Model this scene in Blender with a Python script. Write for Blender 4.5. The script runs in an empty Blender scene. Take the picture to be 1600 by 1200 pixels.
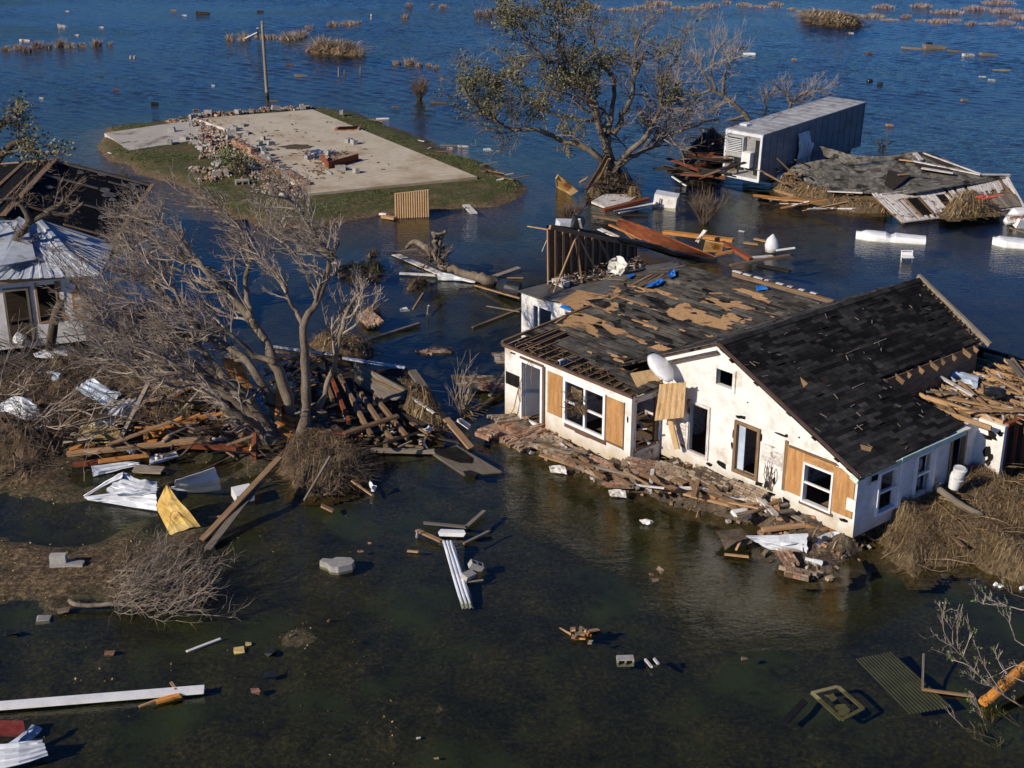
import bpy, math, random
import numpy as np
from mathutils import Vector, Matrix

# ---------------------------------------------------------------- camera, sky, sun, exposure
SC = bpy.context.scene
COL = SC.collection
CAM_H, FPX, HPX = 18.0, 2150.0, 840.0          # camera height, focal length and horizon offset in 1600-px units
PITCH = math.atan2(HPX, FPX)
CP, SP = math.cos(PITCH), math.sin(PITCH)
cam = bpy.data.cameras.new('camera')
cam.sensor_width = 36.0
cam.lens = 36.0 * FPX / 1600.0
cam.clip_start, cam.clip_end = 0.5, 12000.0
camo = bpy.data.objects.new('camera', cam)
COL.objects.link(camo)
camo.location = (0, 0, CAM_H)
camo.rotation_euler = (math.pi / 2 - PITCH, 0, 0)
SC.camera = camo

SUN_EL, SUN_DIR = math.radians(28), math.radians(37)   # shadows run 37 degrees off +x
W = bpy.data.worlds.new('World')
SC.world = W
W.use_nodes = True
wn = W.node_tree
wn.nodes.clear()
sky = wn.nodes.new('ShaderNodeTexSky')
sky.sky_type = 'NISHITA'
sky.sun_disc = False
sky.sun_elevation = SUN_EL
sky.sun_rotation = math.radians(270) - SUN_DIR
sky.altitude = 0
sky.air_density, sky.dust_density, sky.ozone_density = 1.0, 0.3, 3.0
bg = wn.nodes.new('ShaderNodeBackground')
bg.inputs['Strength'].default_value = 0.062
wo = wn.nodes.new('ShaderNodeOutputWorld')
tint = wn.nodes.new('ShaderNodeMix')             # the photograph's deep clear-day blue
tint.data_type, tint.blend_type = 'RGBA', 'MULTIPLY'
tint.inputs[0].default_value = 1.0
tint.inputs[7].default_value = (0.27, 0.64, 1.30, 1)
wn.links.new(sky.outputs[0], tint.inputs[6])
wn.links.new(tint.outputs[2], bg.inputs[0])
wn.links.new(bg.outputs[0], wo.inputs[0])

sl = bpy.data.lights.new('sun', 'SUN')
sl.energy = 5.0
sl.angle = math.radians(0.5)
sl.color = (1.0, 0.88, 0.72)
so = bpy.data.objects.new('sun', sl)
COL.objects.link(so)
sd = Vector((math.cos(SUN_DIR) * math.cos(SUN_EL), math.sin(SUN_DIR) * math.cos(SUN_EL), -math.sin(SUN_EL)))
so.rotation_euler = sd.to_track_quat('-Z', 'Y').to_euler()
so.location = (-40, -30, 60)

SC.view_settings.view_transform = 'Standard'
SC.view_settings.look = 'None'
SC.view_settings.exposure = 0.0
SC.view_settings.gamma = 1.0
SC.cycles.max_bounces = 6
SC.cycles.transparent_max_bounces = 16

# ---------------------------------------------------------------- helpers
RND = random.Random(11)
WROOT = set()
def V(*a): return Vector(a)
def P(u, v, z=0.0):
    """point of the real place at height z that the survey photo shows at pixel (u, v) of 1600x1200"""
    x, y = (u - 800) / FPX, (600 - v) / FPX
    d = Vector((x, CP + y * SP, -SP + y * CP))
    t = (z - CAM_H) / d.z
    return Vector((0, 0, CAM_H)) + d * t
def PY(u, v, yy):
    """same, at ground distance yy instead of height"""
    x, y = (u - 800) / FPX, (600 - v) / FPX
    d = Vector((x, CP + y * SP, -SP + y * CP))
    return Vector((0, 0, CAM_H)) + d * (yy / d.y)
def inpoly(x, y, poly):
    c = False
    n = len(poly)
    j = n - 1
    for i in range(n):
        xi, yi = poly[i][0], poly[i][1]
        xj, yj = poly[j][0], poly[j][1]
        if (yi > y) != (yj > y) and x < (xj - xi) * (y - yi) / (yj - yi + 1e-12) + xi:
            c = not c
        j = i
    return c

class MB:
    def __init__(s):
        s.v, s.f, s.m, s.c = [], [], [], []
    def face(s, pts, mi=0, c=None):
        i = len(s.v)
        s.v.extend([tuple(p) for p in pts])
        s.f.append(tuple(range(i, i + len(pts))))
        s.m.append(mi)
        s.c.append(RND.random() if c is None else c)
    def hexa(s, b, t, mi=0, c=None):
        """solid between two equally long loops b (bottom) and t (top)"""
        c = RND.random() if c is None else c
        i = len(s.v)
        n = len(b)
        s.v.extend([tuple(p) for p in b] + [tuple(p) for p in t])
        s.f.append(tuple(reversed(range(i, i + n))))
        s.f.append(tuple(range(i + n, i + 2 * n)))
        for k in range(n):
            l = (k + 1) % n
            s.f.append((i + k, i + l, i + n + l, i + n + k))
        s.m.extend([mi] * (n + 2))
        s.c.extend([c] * (n + 2))
    def bx(s, x0, x1, y0, y1, z0, z1, mi=0, c=None):
        s.hexa([(x0, y0, z0), (x1, y0, z0), (x1, y1, z0), (x0, y1, z0)],
               [(x0, y0, z1), (x1, y0, z1), (x1, y1, z1), (x0, y1, z1)], mi, c)
    def rbox(s, c, size, M3, mi=0, cc=None, jit=0.0):
        hx, hy, hz = size[0] / 2, size[1] / 2, size[2] / 2
        j = lambda: RND.uniform(-jit, jit)
        q = [Vector((x * hx + j(), y * hy + j(), z * hz + j())) for z in (-1, 1) for x, y in ((-1, -1), (1, -1), (1, 1), (-1, 1))]
        q = [M3 @ p + Vector(c) for p in q]
        s.hexa(q[:4], q[4:], mi, cc)
    def beam(s, p0, p1, w, h, mi=0, c=None, up=(0, 0, 1), w1=None, ragged=0.0):
        p0, p1 = Vector(p0), Vector(p1)
        d = (p1 - p0)
        if d.length < 1e-6: return
        d.normalize()
        u = Vector(up)
        sd_ = d.cross(u)
        if sd_.length < 1e-3: sd_ = d.cross(Vector((1, 0.1, 0)))
        sd_.normalize()
        u = sd_.cross(d).normalized()
        w1 = w if w1 is None else w1
        a = [p0 - sd_ * w / 2 - u * h / 2, p0 + sd_ * w / 2 - u * h / 2, p0 + sd_ * w / 2 + u * h / 2, p0 - sd_ * w / 2 + u * h / 2]
        b = [p1 - sd_ * w1 / 2 - u * h / 2, p1 + sd_ * w1 / 2 - u * h / 2, p1 + sd_ * w1 / 2 + u * h / 2, p1 - sd_ * w1 / 2 + u * h / 2]
        if ragged:
            a = [q + d * RND.uniform(-ragged, ragged) for q in a]
            b = [q + d * RND.uniform(-ragged, ragged) for q in b]
        s.hexa(a, b, mi, c)
    def slab(s, pts, off, mi=0, c=None):
        off = Vector(off)
        s.hexa([Vector(p) - off for p in pts], pts, mi, c)
    def tube(s, pts, rad, n=6, mi=0, c=None, cap=True):
        c = RND.random() if c is None else c
        i0 = len(s.v)
        N = len(pts)
        pr = None
        for k in range(N):
            p = pts[k]
            a = pts[max(k - 1, 0)]
            b = pts[min(k + 1, N - 1)]
            d = Vector((b[0] - a[0], b[1] - a[1], b[2] - a[2]))
            if d.length < 1e-9: d = Vector((0, 0, 1))
            d.normalize()
            if pr is None:
                x = d.cross(Vector((0.3, 0.9, 0.2)))
                if x.length < 0.1: x = d.cross(Vector((1, 0, 0)))
            else:
                x = pr - d * pr.dot(d)
            x.normalize()
            pr = x
            y = d.cross(x)
            r = rad[k]
            for q in range(n):
                t = 2 * math.pi * q / n
                ct, st = math.cos(t) * r, math.sin(t) * r
                s.v.append((p[0] + x.x * ct + y.x * st, p[1] + x.y * ct + y.y * st, p[2] + x.z * ct + y.z * st))
        for k in range(N - 1):
            for q in range(n):
                r2 = (q + 1) % n
                s.f.append((i0 + k * n + q, i0 + k * n + r2, i0 + (k + 1) * n + r2, i0 + (k + 1) * n + q))
                s.m.append(mi); s.c.append(c)
        if cap:
            s.f.append(tuple(reversed(range(i0, i0 + n)))); s.m.append(mi); s.c.append(c)
            s.f.append(tuple(range(i0 + (N - 1) * n, i0 + N * n))); s.m.append(mi); s.c.append(c)
    def grid(s, rows, mi=0, c=None, closed=False):
        i0 = len(s.v)
        nr, nc = len(rows), len(rows[0])
        for r in rows: s.v.extend([tuple(p) for p in r])
        for a in range(nr - 1):
            for b in range(nc if closed else nc - 1):
                e = (b + 1) % nc
                s.f.append((i0 + a * nc + b, i0 + a * nc + e, i0 + (a + 1) * nc + e, i0 + (a + 1) * nc + b))
                s.m.append(mi); s.c.append(RND.random() if c is None else c)
    def build(s, name, mats, parent=None, smooth=False, uv=True, solid=0.0, origin=None):
        if not isinstance(mats, (list, tuple)): mats = [mats]
        co = np.array(s.v, dtype=np.float64).reshape(-1, 3)
        top = parent
        while top is not None and top.parent is not None: top = top.parent
        if top is not None and top.name in WROOT:
            co = co - np.array(top.location)
        org = None
        if origin == 'base':
            lo, hi = co.min(0), co.max(0)
            org = np.array([(lo[0] + hi[0]) / 2, (lo[1] + hi[1]) / 2, lo[2]])
            co = co - org
        me = bpy.data.meshes.new(name)
        me.from_pydata(co.tolist(), [], s.f)
        for m in mats: me.materials.append(m)
        me.polygons.foreach_set('material_index', s.m)
        if smooth: me.polygons.foreach_set('use_smooth', [True] * len(s.f))
        at = me.attributes.new('var', 'FLOAT', 'FACE')
        at.data.foreach_set('value', s.c)
        if uv:
            ul = me.uv_layers.new(name='UVMap')
            data = []
            for f in s.f:
                q = [co[i] for i in f]
                best, bl = None, -1
                n = len(q)
                for k in range(n):
                    e = q[(k + 1) % n] - q[k]
                    l = e @ e
                    if l > bl: bl, best = l, e
                t = best / (math.sqrt(bl) + 1e-12)
                nn = np.cross(q[1] - q[0], q[2] - q[0])
                b = np.cross(nn, t)
                lb = math.sqrt(b @ b)
                b = b / lb if lb > 1e-9 else b
                for p in q: data.extend((float(p @ t), float(p @ b)))
            ul.data.foreach_set('uv', data)
        o = bpy.data.objects.new(name, me)
        COL.objects.link(o)
        if org is not None: o.location = org
        if parent is not None: o.parent = parent
        if solid:
            md = o.modifiers.new('thick', 'SOLIDIFY')
            md.thickness = solid
            md.offset = 0
        me.validate()
        return o

def split(mb):
    """one MB per loose piece (every primitive keeps its own vertices)"""
    par = list(range(len(mb.v)))
    def find(a):
        while par[a] != a:
            par[a] = par[par[a]]; a = par[a]
        return a
    for f in mb.f:
        r0 = find(f[0])
        for i in f[1:]: par[find(i)] = r0
    out = {}
    for k, f in enumerate(mb.f):
        d = out.setdefault(find(f[0]), (MB(), {}))
        q, mp = d
        idx = []
        for i in f:
            if i not in mp:
                mp[i] = len(q.v); q.v.append(mb.v[i])
            idx.append(mp[i])
        q.f.append(tuple(idx)); q.m.append(mb.m[k]); q.c.append(mb.c[k])
    return [d[0] for d in out.values()]
def tag(o, label=None, cat=None, group=None, kind=None):
    if label: o['label'] = label
    if cat: o['category'] = cat
    if group: o['group'] = group
    if kind: o['kind'] = kind
    return o
def thing(name, label, cat, loc, group=None, rotz=0.0):
    o = bpy.data.objects.new(name, None)
    COL.objects.link(o)
    o.location = loc
    o.rotation_euler = (0, 0, rotz)
    o.empty_display_size = 0.3
    if rotz == 0: WROOT.add(o.name)              # children of unrotated roots are authored in world space
    return tag(o, label, cat, group)
def solo(name, mb, mats, label, cat, group=None, kind=None, **k):
    return tag(mb.build(name, mats, origin='base', **k), label, cat, group, kind)

def rot3(rx=0, ry=0, rz=0):
    from mathutils import Euler
    return Euler((rx, ry, rz)).to_matrix()

# ---------------------------------------------------------------- materials
def nt(name):
    m = bpy.data.materials.new(name)
    m.use_nodes = True
    t = m.node_tree
    t.nodes.clear()
    o = t.nodes.new('ShaderNodeOutputMaterial')
    b = t.nodes.new('ShaderNodeBsdfPrincipled')
    t.links.new(b.outputs[0], o.inputs[0])
    return m, t, b, o
def node(t, kind, **k):
    n = t.nodes.new(kind)
    for a, v in k.items(): setattr(n, a, v)
    return n
def setin(n, **k):
    for a, v in k.items(): n.inputs[a.replace('_', ' ')].default_value = v
def ramp(t, cols, lo=0.3, hi=0.7, const=False):
    r = t.nodes.new('ShaderNodeValToRGB')
    e = r.color_ramp.elements
    while len(e) < len(cols): e.new(0.5)
    for k, c in enumerate(cols):
        e[k].position = lo + (hi - lo) * k / max(1, len(cols) - 1)
        e[k].color = (*c, 1)
    if const: r.color_ramp.interpolation = 'CONSTANT'
    return r
def mixc(t, a, b, fac, mode='MIX'):
    m = t.nodes.new('ShaderNodeMix')
    m.data_type = 'RGBA'
    m.blend_type = mode
    for sock, val in ((0, fac), (6, a), (7, b)):
        if hasattr(val, 'is_linked') or hasattr(val, 'links'): t.links.new(val, m.inputs[sock])
        elif sock == 0: m.inputs[0].default_value = val
        else: m.inputs[sock].default_value = (*val, 1)
    return m.outputs[2]
def noise(t, coord, scale, detail=6, rough=0.6, mscale=(1, 1, 1), loc=(0, 0, 0)):
    mp = t.nodes.new('ShaderNodeMapping')
    mp.inputs['Scale'].default_value = mscale
    mp.inputs['Location'].default_value = loc
    t.links.new(coord, mp.inputs[0])
    n = t.nodes.new('ShaderNodeTexNoise')
    n.inputs['Scale'].default_value = scale
    n.inputs['Detail'].default_value = detail
    n.inputs['Roughness'].default_value = rough
    t.links.new(mp.outputs[0], n.inputs[0])
    return n
def mk(name, cols, scale=2.0, ms=(1, 1, 1), coord='Object', rough=0.85, bump=0.3, bs=None, var=0.35, metal=0.0, spec=0.25,
       grain=0.25, stain=None, stain_amt=(0.5, 0.62), bd=0.02, stain_scale=1.1):
    """noise-driven colours, random brightness per face, fine grain, optional stains"""
    m, t, b, o = nt(name)
    tc = t.nodes.new('ShaderNodeTexCoord')
    n = noise(t, tc.outputs[coord], scale, mscale=ms)
    r = ramp(t, cols)
    t.links.new(n.outputs[0], r.inputs[0])
    col = r.outputs[0]
    n2 = noise(t, tc.outputs[coord], scale * 7, 4, 0.7, ms)
    r2 = ramp(t, [(1 - grain,) * 3, (1 + grain * 0.6,) * 3], 0.3, 0.7)
    t.links.new(n2.outputs[0], r2.inputs[0])
    col = mixc(t, col, r2.outputs[0], 1.0, 'MULTIPLY')
    if stain:
        n3 = noise(t, tc.outputs['Object'], stain_scale, 5, 0.65, loc=(3.1, 1.7, 0.4))
        r3 = ramp(t, [(0, 0, 0), (1, 1, 1)], *stain_amt)
        t.links.new(n3.outputs[0], r3.inputs[0])
        col = mixc(t, col, stain, r3.outputs[0])
    if var:
        at = node(t, 'ShaderNodeAttribute', attribute_name='var')
        mr = t.nodes.new('ShaderNodeMapRange')
        mr.inputs[3].default_value = 1 - var
        mr.inputs[4].default_value = 1 + var
        t.links.new(at.outputs['Fac'], mr.inputs[0])
        hs = t.nodes.new('ShaderNodeHueSaturation')
        t.links.new(mr.outputs[0], hs.inputs['Value'])
        t.links.new(col, hs.inputs['Color'])
        col = hs.outputs[0]
    t.links.new(col, b.inputs['Base Color'])
    setin(b, Roughness=rough, Metallic=metal)
    b.inputs['Specular IOR Level'].default_value = spec
    if bump:
        bp = t.nodes.new('ShaderNodeBump')
        setin(bp, Strength=bump, Distance=bd)
        t.links.new(n2.outputs[0], bp.inputs['Height'])
        t.links.new(bp.outputs[0], b.inputs['Normal'])
    return m
WG = (1.2, 16, 1)    # wood grain along the face's long side
MT = {}
MT['wood_tan'] = mk('raw_lumber', [(.20, .11, .05), (.36, .22, .115), (.46, .31, .17)], 1.6, WG, 'UV', var=.3)
MT['wood_brown'] = mk('weathered_lumber', [(.10, .06, .035), (.20, .125, .07), (.30, .20, .12)], 1.6, WG, 'UV', var=.35)
MT['wood_grey'] = mk('grey_lumber', [(.11, .09, .07), (.21, .18, .14), (.32, .28, .23)], 1.6, WG, 'UV', var=.35)
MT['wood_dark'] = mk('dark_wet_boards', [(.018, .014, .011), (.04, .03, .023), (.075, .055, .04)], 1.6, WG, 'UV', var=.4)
MT['wood_red'] = mk('red_stained_lumber', [(.11, .03, .014), (.21, .06, .025), (.29, .10, .045)], 1.4, WG, 'UV', var=.25)
MT['wood_orange'] = mk('fresh_split_lumber', [(.26, .10, .024), (.44, .19, .05), (.52, .29, .11)], 1.6, WG, 'UV', var=.25)
MT['ply'] = mk('plywood', [(.30, .15, .055), (.41, .22, .085), (.52, .30, .13)], 1.2, (1, 6, 1), 'UV', var=.12, bump=.15, stain=(.22, .11, .045), stain_amt=(.55, .68))
MT['osb'] = mk('bare_roof_decking', [(.36, .20, .085), (.48, .285, .13), (.55, .35, .18)], 5, (1, 2.5, 1), 'Object', var=.14, bump=.3, stain=(.16, .09, .045), stain_amt=(.56, .66))
MT['paper'] = mk('tan_board', [(.42, .27, .13), (.52, .35, .18), (.58, .42, .24)], 1.2, (1, 6, 1), 'UV', var=.1, bump=.1)
MT['white'] = mk('white_painted_board', [(.60, .585, .54), (.74, .73, .695), (.80, .79, .765)], 2.5, var=.06, bump=.25, grain=.12, stain=(.46, .40, .30), stain_amt=(.56, .70), rough=.65)
MT['trim_brown'] = mk('dull_brown_trim', [(.07, .042, .032), (.13, .075, .055), (.19, .12, .085)], 1.6, WG, 'UV', var=.2)
MT['whitetrim'] = mk('white_trim_paint', [(.66, .66, .66), (.78, .78, .77), (.84, .84, .83)], 3, var=.05, bump=.05, grain=.06, rough=.45, spec=.4)
MT['oldwhite'] = mk('weathered_white_boards', [(.34, .29, .25), (.62, .59, .55), (.74, .72, .70)], 2.2, (1, 5, 1), 'UV', var=.18, bump=.3, stain=(.14, .06, .035), stain_amt=(.56, .64), stain_scale=2.4)
MT['metal'] = mk('weathered_white_sheet_metal', [(.50, .53, .57), (.64, .67, .71), (.74, .76, .79)], 1.3, var=.08, bump=.05, grain=.08, rough=.42, spec=.5, stain=(.30, .24, .17), stain_amt=(.62, .72))
MT['metalblue'] = mk('pale_blue_sheet_metal', [(.30, .37, .46), (.42, .50, .60), (.52, .60, .68)], 1.3, var=.1, bump=.05, grain=.1, rough=.4, spec=.5)
MT['yellow'] = mk('yellowed_sheet_metal', [(.42, .24, .05), (.60, .40, .10), (.70, .55, .24)], .9, var=.08, bump=.1, grain=.12, rough=.5, stain=(.22, .13, .05), stain_amt=(.54, .66))
MT['rusty'] = mk('rust_stained_sheet', [(.42, .20, .05), (.58, .36, .13), (.70, .55, .30)], 1.4, var=.08, grain=.2, stain=(.24, .09, .02), stain_amt=(.52, .62))
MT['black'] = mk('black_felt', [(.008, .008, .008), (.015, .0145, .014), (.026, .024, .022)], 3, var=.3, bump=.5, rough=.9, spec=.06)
MT['shingle_d'] = mk('charcoal_shingle', [(.016, .0155, .015), (.026, .025, .0235), (.042, .039, .034)], .9, var=.7, spec=.12, bump=.4, grain=.4, bd=.01)
MT['shingle_g'] = mk('grey_shingle', [(.052, .049, .043), (.092, .085, .071), (.145, .128, .099)], .6, var=.65, spec=.12, bump=.4, grain=.4, bd=.01)
MT['shingle_o'] = mk('pale_old_shingle', [(.085, .08, .066), (.14, .133, .112), (.195, .186, .16)], .8, var=.4, bump=.5, grain=.4, bd=.02, stain=(.02, .018, .016), stain_amt=(.52, .6))
MT['conc'] = mk('concrete', [(.26, .25, .23), (.36, .35, .325), (.44, .425, .40)], 1.4, var=.15, bump=.3, grain=.2)
MT['brick'] = mk('broken_brick', [(.22, .105, .065), (.32, .175, .115), (.40, .28, .20)], 2.5, var=.45, bump=.4, grain=.3)
MT['mortar'] = mk('mortar_crusted_brick', [(.20, .14, .095), (.30, .225, .16), (.40, .33, .25)], 3, var=.4, bump=.5, grain=.3)
MT['bark'] = mk('grey_brown_bark', [(.095, .074, .053), (.18, .144, .105), (.28, .235, .18)], 3, (1, 1, .35), 'Object', var=.12, bump=.8, grain=.4, bd=.03)
MT['bark_d'] = mk('dark_bark', [(.05, .038, .028), (.10, .078, .056), (.17, .135, .10)], 3, (1, 1, .35), 'Object', var=.12, bump=.8, grain=.4, bd=.03)
MT['twig'] = mk('bare_twig', [(.185, .145, .112), (.30, .245, .198), (.41, .35, .29)], 2, var=.3, bump=0)
MT['twig_d'] = mk('brown_twig', [(.075, .05, .036), (.13, .095, .07), (.20, .15, .12)], 2, var=.3, bump=0)
MT['straw'] = mk('dead_marsh_straw', [(.17, .11, .05), (.29, .20, .10), (.42, .32, .18)], 1.2, var=.5, bump=0, rough=.8)
MT['strawbed'] = mk('matted_marsh_straw', [(.07, .048, .025), (.17, .12, .065), (.30, .22, .125)], 7, var=.1, bump=.9, grain=.5, bd=.08)
MT['straw_d'] = mk('brown_wrack', [(.05, .034, .02), (.11, .075, .042), (.19, .135, .08)], 4, var=.5, bump=.6, grain=.5, bd=.05)
MT['leaf'] = mk('olive_leaf', [(.075, .08, .03), (.135, .135, .06), (.21, .195, .105)], .6, var=.5, bump=0, rough=.6)
MT['leaf_y'] = mk('young_leaf', [(.08, .13, .03), (.13, .20, .05), (.20, .26, .09)], .8, var=.4, bump=0, rough=.6)
MT['grass'] = mk('green_grass_blade', [(.045, .075, .016), (.085, .12, .03), (.18, .165, .07)], .5, var=.45, bump=0)
MT['tarp'] = mk('blue_tarp', [(.01, .10, .38), (.02, .17, .55), (.05, .25, .65)], 4, var=.15, rough=.45, spec=.5)
MT['greentrim'] = mk('mint_trim_paint', [(.42, .54, .44), (.52, .64, .54), (.60, .70, .61)], 3, var=.06, grain=.1, bump=.1)
MT['plastic'] = mk('white_plastic', [(.62, .63, .63), (.74, .75, .75), (.80, .80, .80)], 2, var=.04, grain=.05, bump=.02, rough=.35, spec=.5)
MT['dark'] = mk('dark_plastic', [(.01, .012, .014), (.018, .02, .022), (.03, .032, .034)], 3, var=.1, bump=.05, rough=.4, spec=.5)
MT['foam'] = mk('yellow_insulation', [(.45, .33, .12), (.60, .45, .18), (.68, .55, .28)], 5, var=.15, bump=.6, bd=.04)
MT['cloth_red'] = mk('faded_red_sheet', [(.40, .05, .03), (.52, .09, .06), (.55, .16, .11)], 3, var=.1)
MT['orange'] = mk('orange_bark_log', [(.40, .14, .025), (.60, .24, .045), (.68, .34, .10)], 3, (1, 4, 1), 'UV', var=.1, bump=.6, grain=.35, stain=(.16, .07, .03), stain_amt=(.58, .66), stain_scale=4)
MT['felt_grey'] = mk('grey_roll_roofing', [(.07, .068, .066), (.11, .105, .10), (.15, .145, .135)], 1.5, var=.1, bump=.3, stain=(.17, .11, .06), stain_amt=(.55, .68))
# ---------------------------------------------------------------- the setting: ground, water
_LAT = np.random.RandomState(5).rand(256, 256)
def vn(x, y, s):
    x = np.asarray(x) / s + 1000.0
    y = np.asarray(y) / s + 1000.0
    xi, yi = np.floor(x).astype(int), np.floor(y).astype(int)
    fx, fy = x - xi, y - yi
    fx, fy = fx * fx * (3 - 2 * fx), fy * fy * (3 - 2 * fy)
    g = lambda a, b: _LAT[a % 256, b % 256]
    return (g(xi, yi) * (1 - fx) + g(xi + 1, yi) * fx) * (1 - fy) + (g(xi, yi + 1) * (1 - fx) + g(xi + 1, yi + 1) * fx) * fy - 0.5
def fbm(x, y, s, o=4):
    r, a = 0, 1
    for k in range(o):
        r = r + vn(x + 37 * k, y - 51 * k, s) * a
        s, a = s * 0.47, a * 0.5
    return r
def sdist(x, y, poly):
    """signed distance (positive inside)"""
    d = np.full(x.shape, 1e9)
    ins = np.zeros(x.shape, bool)
    n = len(poly)
    for i in range(n):
        ax, ay = poly[i]
        bx_, by_ = poly[(i + 1) % n]
        ex, ey = bx_ - ax, by_ - ay
        t = np.clip(((x - ax) * ex + (y - ay) * ey) / (ex * ex + ey * ey + 1e-9), 0, 1)
        d = np.minimum(d, np.hypot(x - ax - t * ex, y - ay - t * ey))
        c = ((ay > y) != (by_ > y)) & (x < (bx_ - ax) * (y - ay) / (by_ - ay + 1e-12) + ax)
        ins ^= c
    return np.where(ins, d, -d)
ISLE = [(-28.1, 94.3), (-26.8, 88), (-25.8, 85.2), (-22.8, 81.0), (-18.8, 76.2), (-15.2, 69.4), (-11.8, 67.0), (-9.0, 68.0), (-6.6, 69.8), (-3.4, 70.6), (-0.7, 71.8),
        (1.2, 76.6), (0.3, 80.0), (-2.8, 85.2), (-6.9, 93.4), (-10.6, 99.4), (-14.7, 102.6), (-21.7, 100.2), (-25.4, 97.2)]
SHOAL = [  # u, v, radius, rise: leaf and mud shoals that break the water near the camera
    (40, 705, 2.4, .17), (110, 770, 1.5, .10), (-40, 760, 2.5, .14), (270, 850, 1.6, .18), (190, 900, 1.8, .15), (60, 900, 2.0, .18), (-20, 860, 2.2, .16), (330, 800, 1.0, .16),
    (470, 985, .75, .17), (470, 1060, .6, .13), (250, 730, 2.2, .1), (60, 640, 2.5, .12), (480, 720, 2.0, .2), (130, 980, 1.0, .08), (555, 430, 1.5, .5), (1000, 300, 2.4, .5), (925, 305, 1.7, .55)]
POOL = [(120, 825, 1.5, .15), (20, 800, 1.3, .12), (430, 900, 1.7, .13), (700, 780, 4.0, .15)]
def ground_h(x, y):
    x, y = np.asarray(x, float), np.asarray(y, float)
    base = -0.11 - 0.30 / (1 + np.exp(-(x - 1.5) / 1.4)) - 0.5 / (1 + np.exp(-(y - 52) / 3.0)) - 0.5 / (1 + np.exp(-(y - 95) / 12.0))
    base = base + 0.13 * fbm(x, y, 2.3) + 0.15 * fbm(x + 9, y, .9, 5)
    for u, v, r, a in SHOAL:
        p = P(u, v)
        base = base + a * np.exp(-((x - p.x) ** 2 + (y - p.y) ** 2) / (r * r))
    for u, v, r, a in POOL:
        p = P(u, v)
        base = base - a * np.exp(-((x - p.x) ** 2 + (y - p.y) ** 2) / (r * r))
    d = sdist(x, y, ISLE) + 0.9 * fbm(x, y, 3.2)
    k = np.clip((d + 1.15) / 3.0, 0, 1)
    isl = -0.3 + 0.58 * k * k * (3 - 2 * k) + .05 * fbm(x, y, 1.1)
    w = np.clip((d + 2.6) / 1.4, 0, 1)
    return base * (1 - w) + isl * w, d
def axis(lo, hi, step, far, grow):
    a = list(np.arange(lo, hi + 1e-6, step))
    s = step
    while a[-1] < far:
        s *= grow
        a.append(a[-1] + s)
    s = step
    b = []
    q = lo
    while q > -far:
        s *= grow
        q -= s
        b.append(q)
    return np.array(b[::-1] + a)
gx = axis(-29, 22, .24, 4000, 1.22)
gy = axis(20, 106, .30, 5200, 1.16)
X, Y = np.meshgrid(gx, gy)
Z, D = ground_h(X, Y)
me = bpy.data.meshes.new('ground')
nx, ny = len(gx), len(gy)
idx = np.arange(nx * ny).reshape(ny, nx)
fc = np.stack([idx[:-1, :-1], idx[:-1, 1:], idx[1:, 1:], idx[1:, :-1]], -1).reshape(-1, 4)
me.from_pydata(np.stack([X, Y, Z], -1).reshape(-1, 3).tolist(), [], fc.tolist())
at = me.attributes.new('isle', 'FLOAT', 'POINT')
at.data.foreach_set('value', np.clip((D + 2.2) / 1.8, 0, 1).reshape(-1))
me.polygons.foreach_set('use_smooth', [True] * len(fc))
m, t, b, o = nt('mud_grass_and_litter')
tc = t.nodes.new('ShaderNodeTexCoord')
n1 = noise(t, tc.outputs['Object'], .55, 7, .65)
r1 = ramp(t, [(.034, .037, .021), (.06, .062, .034), (.088, .083, .046), (.14, .115, .066)], .28, .75)
t.links.new(n1.outputs[0], r1.inputs[0])
n2 = noise(t, tc.outputs['Object'], 9, 5, .75)
r2 = ramp(t, [(.3, .3, .3), (.85, .85, .85), (2.1, 1.9, 1.6)], .35, .72)
t.links.new(n2.outputs[0], r2.inputs[0])
mud = mixc(t, r1.outputs[0], r2.outputs[0], 1.0, 'MULTIPLY')
ng = noise(t, tc.outputs['Object'], .35, 4, .6, loc=(4, 9, 0))
rg = ramp(t, [(0, 0, 0), (1, 1, 1)], .52, .64)
t.links.new(ng.outputs[0], rg.inputs[0])
mud = mixc(t, mud, (.060, .078, .032), rg.outputs[0])
nd_ = noise(t, tc.outputs['Object'], 1.3, 6, .7, loc=(8, 2, 0))        # dark silt clots
rd_ = ramp(t, [(1, 1, 1), (.5, .5, .5)], .55, .66)
t.links.new(nd_.outputs[0], rd_.inputs[0])
mud = mixc(t, mud, rd_.outputs[0], 1.0, 'MULTIPLY')
geo = t.nodes.new('ShaderNodeNewGeometry')
sx = t.nodes.new('ShaderNodeSeparateXYZ')
t.links.new(geo.outputs['Position'], sx.inputs[0])
# dry litter above the waterline: fallen leaves and dead stems
nl = noise(t, tc.outputs['Object'], 4.5, 8, .85)
rl = ramp(t, [(.03, .021, .013), (.10, .069, .039), (.21, .15, .085), (.42, .33, .20)], .34, .72)
t.links.new(nl.outputs[0], rl.inputs[0])
mr = t.nodes.new('ShaderNodeMapRange')
setin(mr, From_Min=-.02, From_Max=.10)
t.links.new(sx.outputs['Z'], mr.inputs[0])
lit = mixc(t, rl.outputs[0], r2.outputs[0], .7, 'MULTIPLY')
lit = mixc(t, lit, rd_.outputs[0], .8, 'MULTIPLY')
col = mixc(t, mud, lit, mr.outputs[0])
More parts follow.
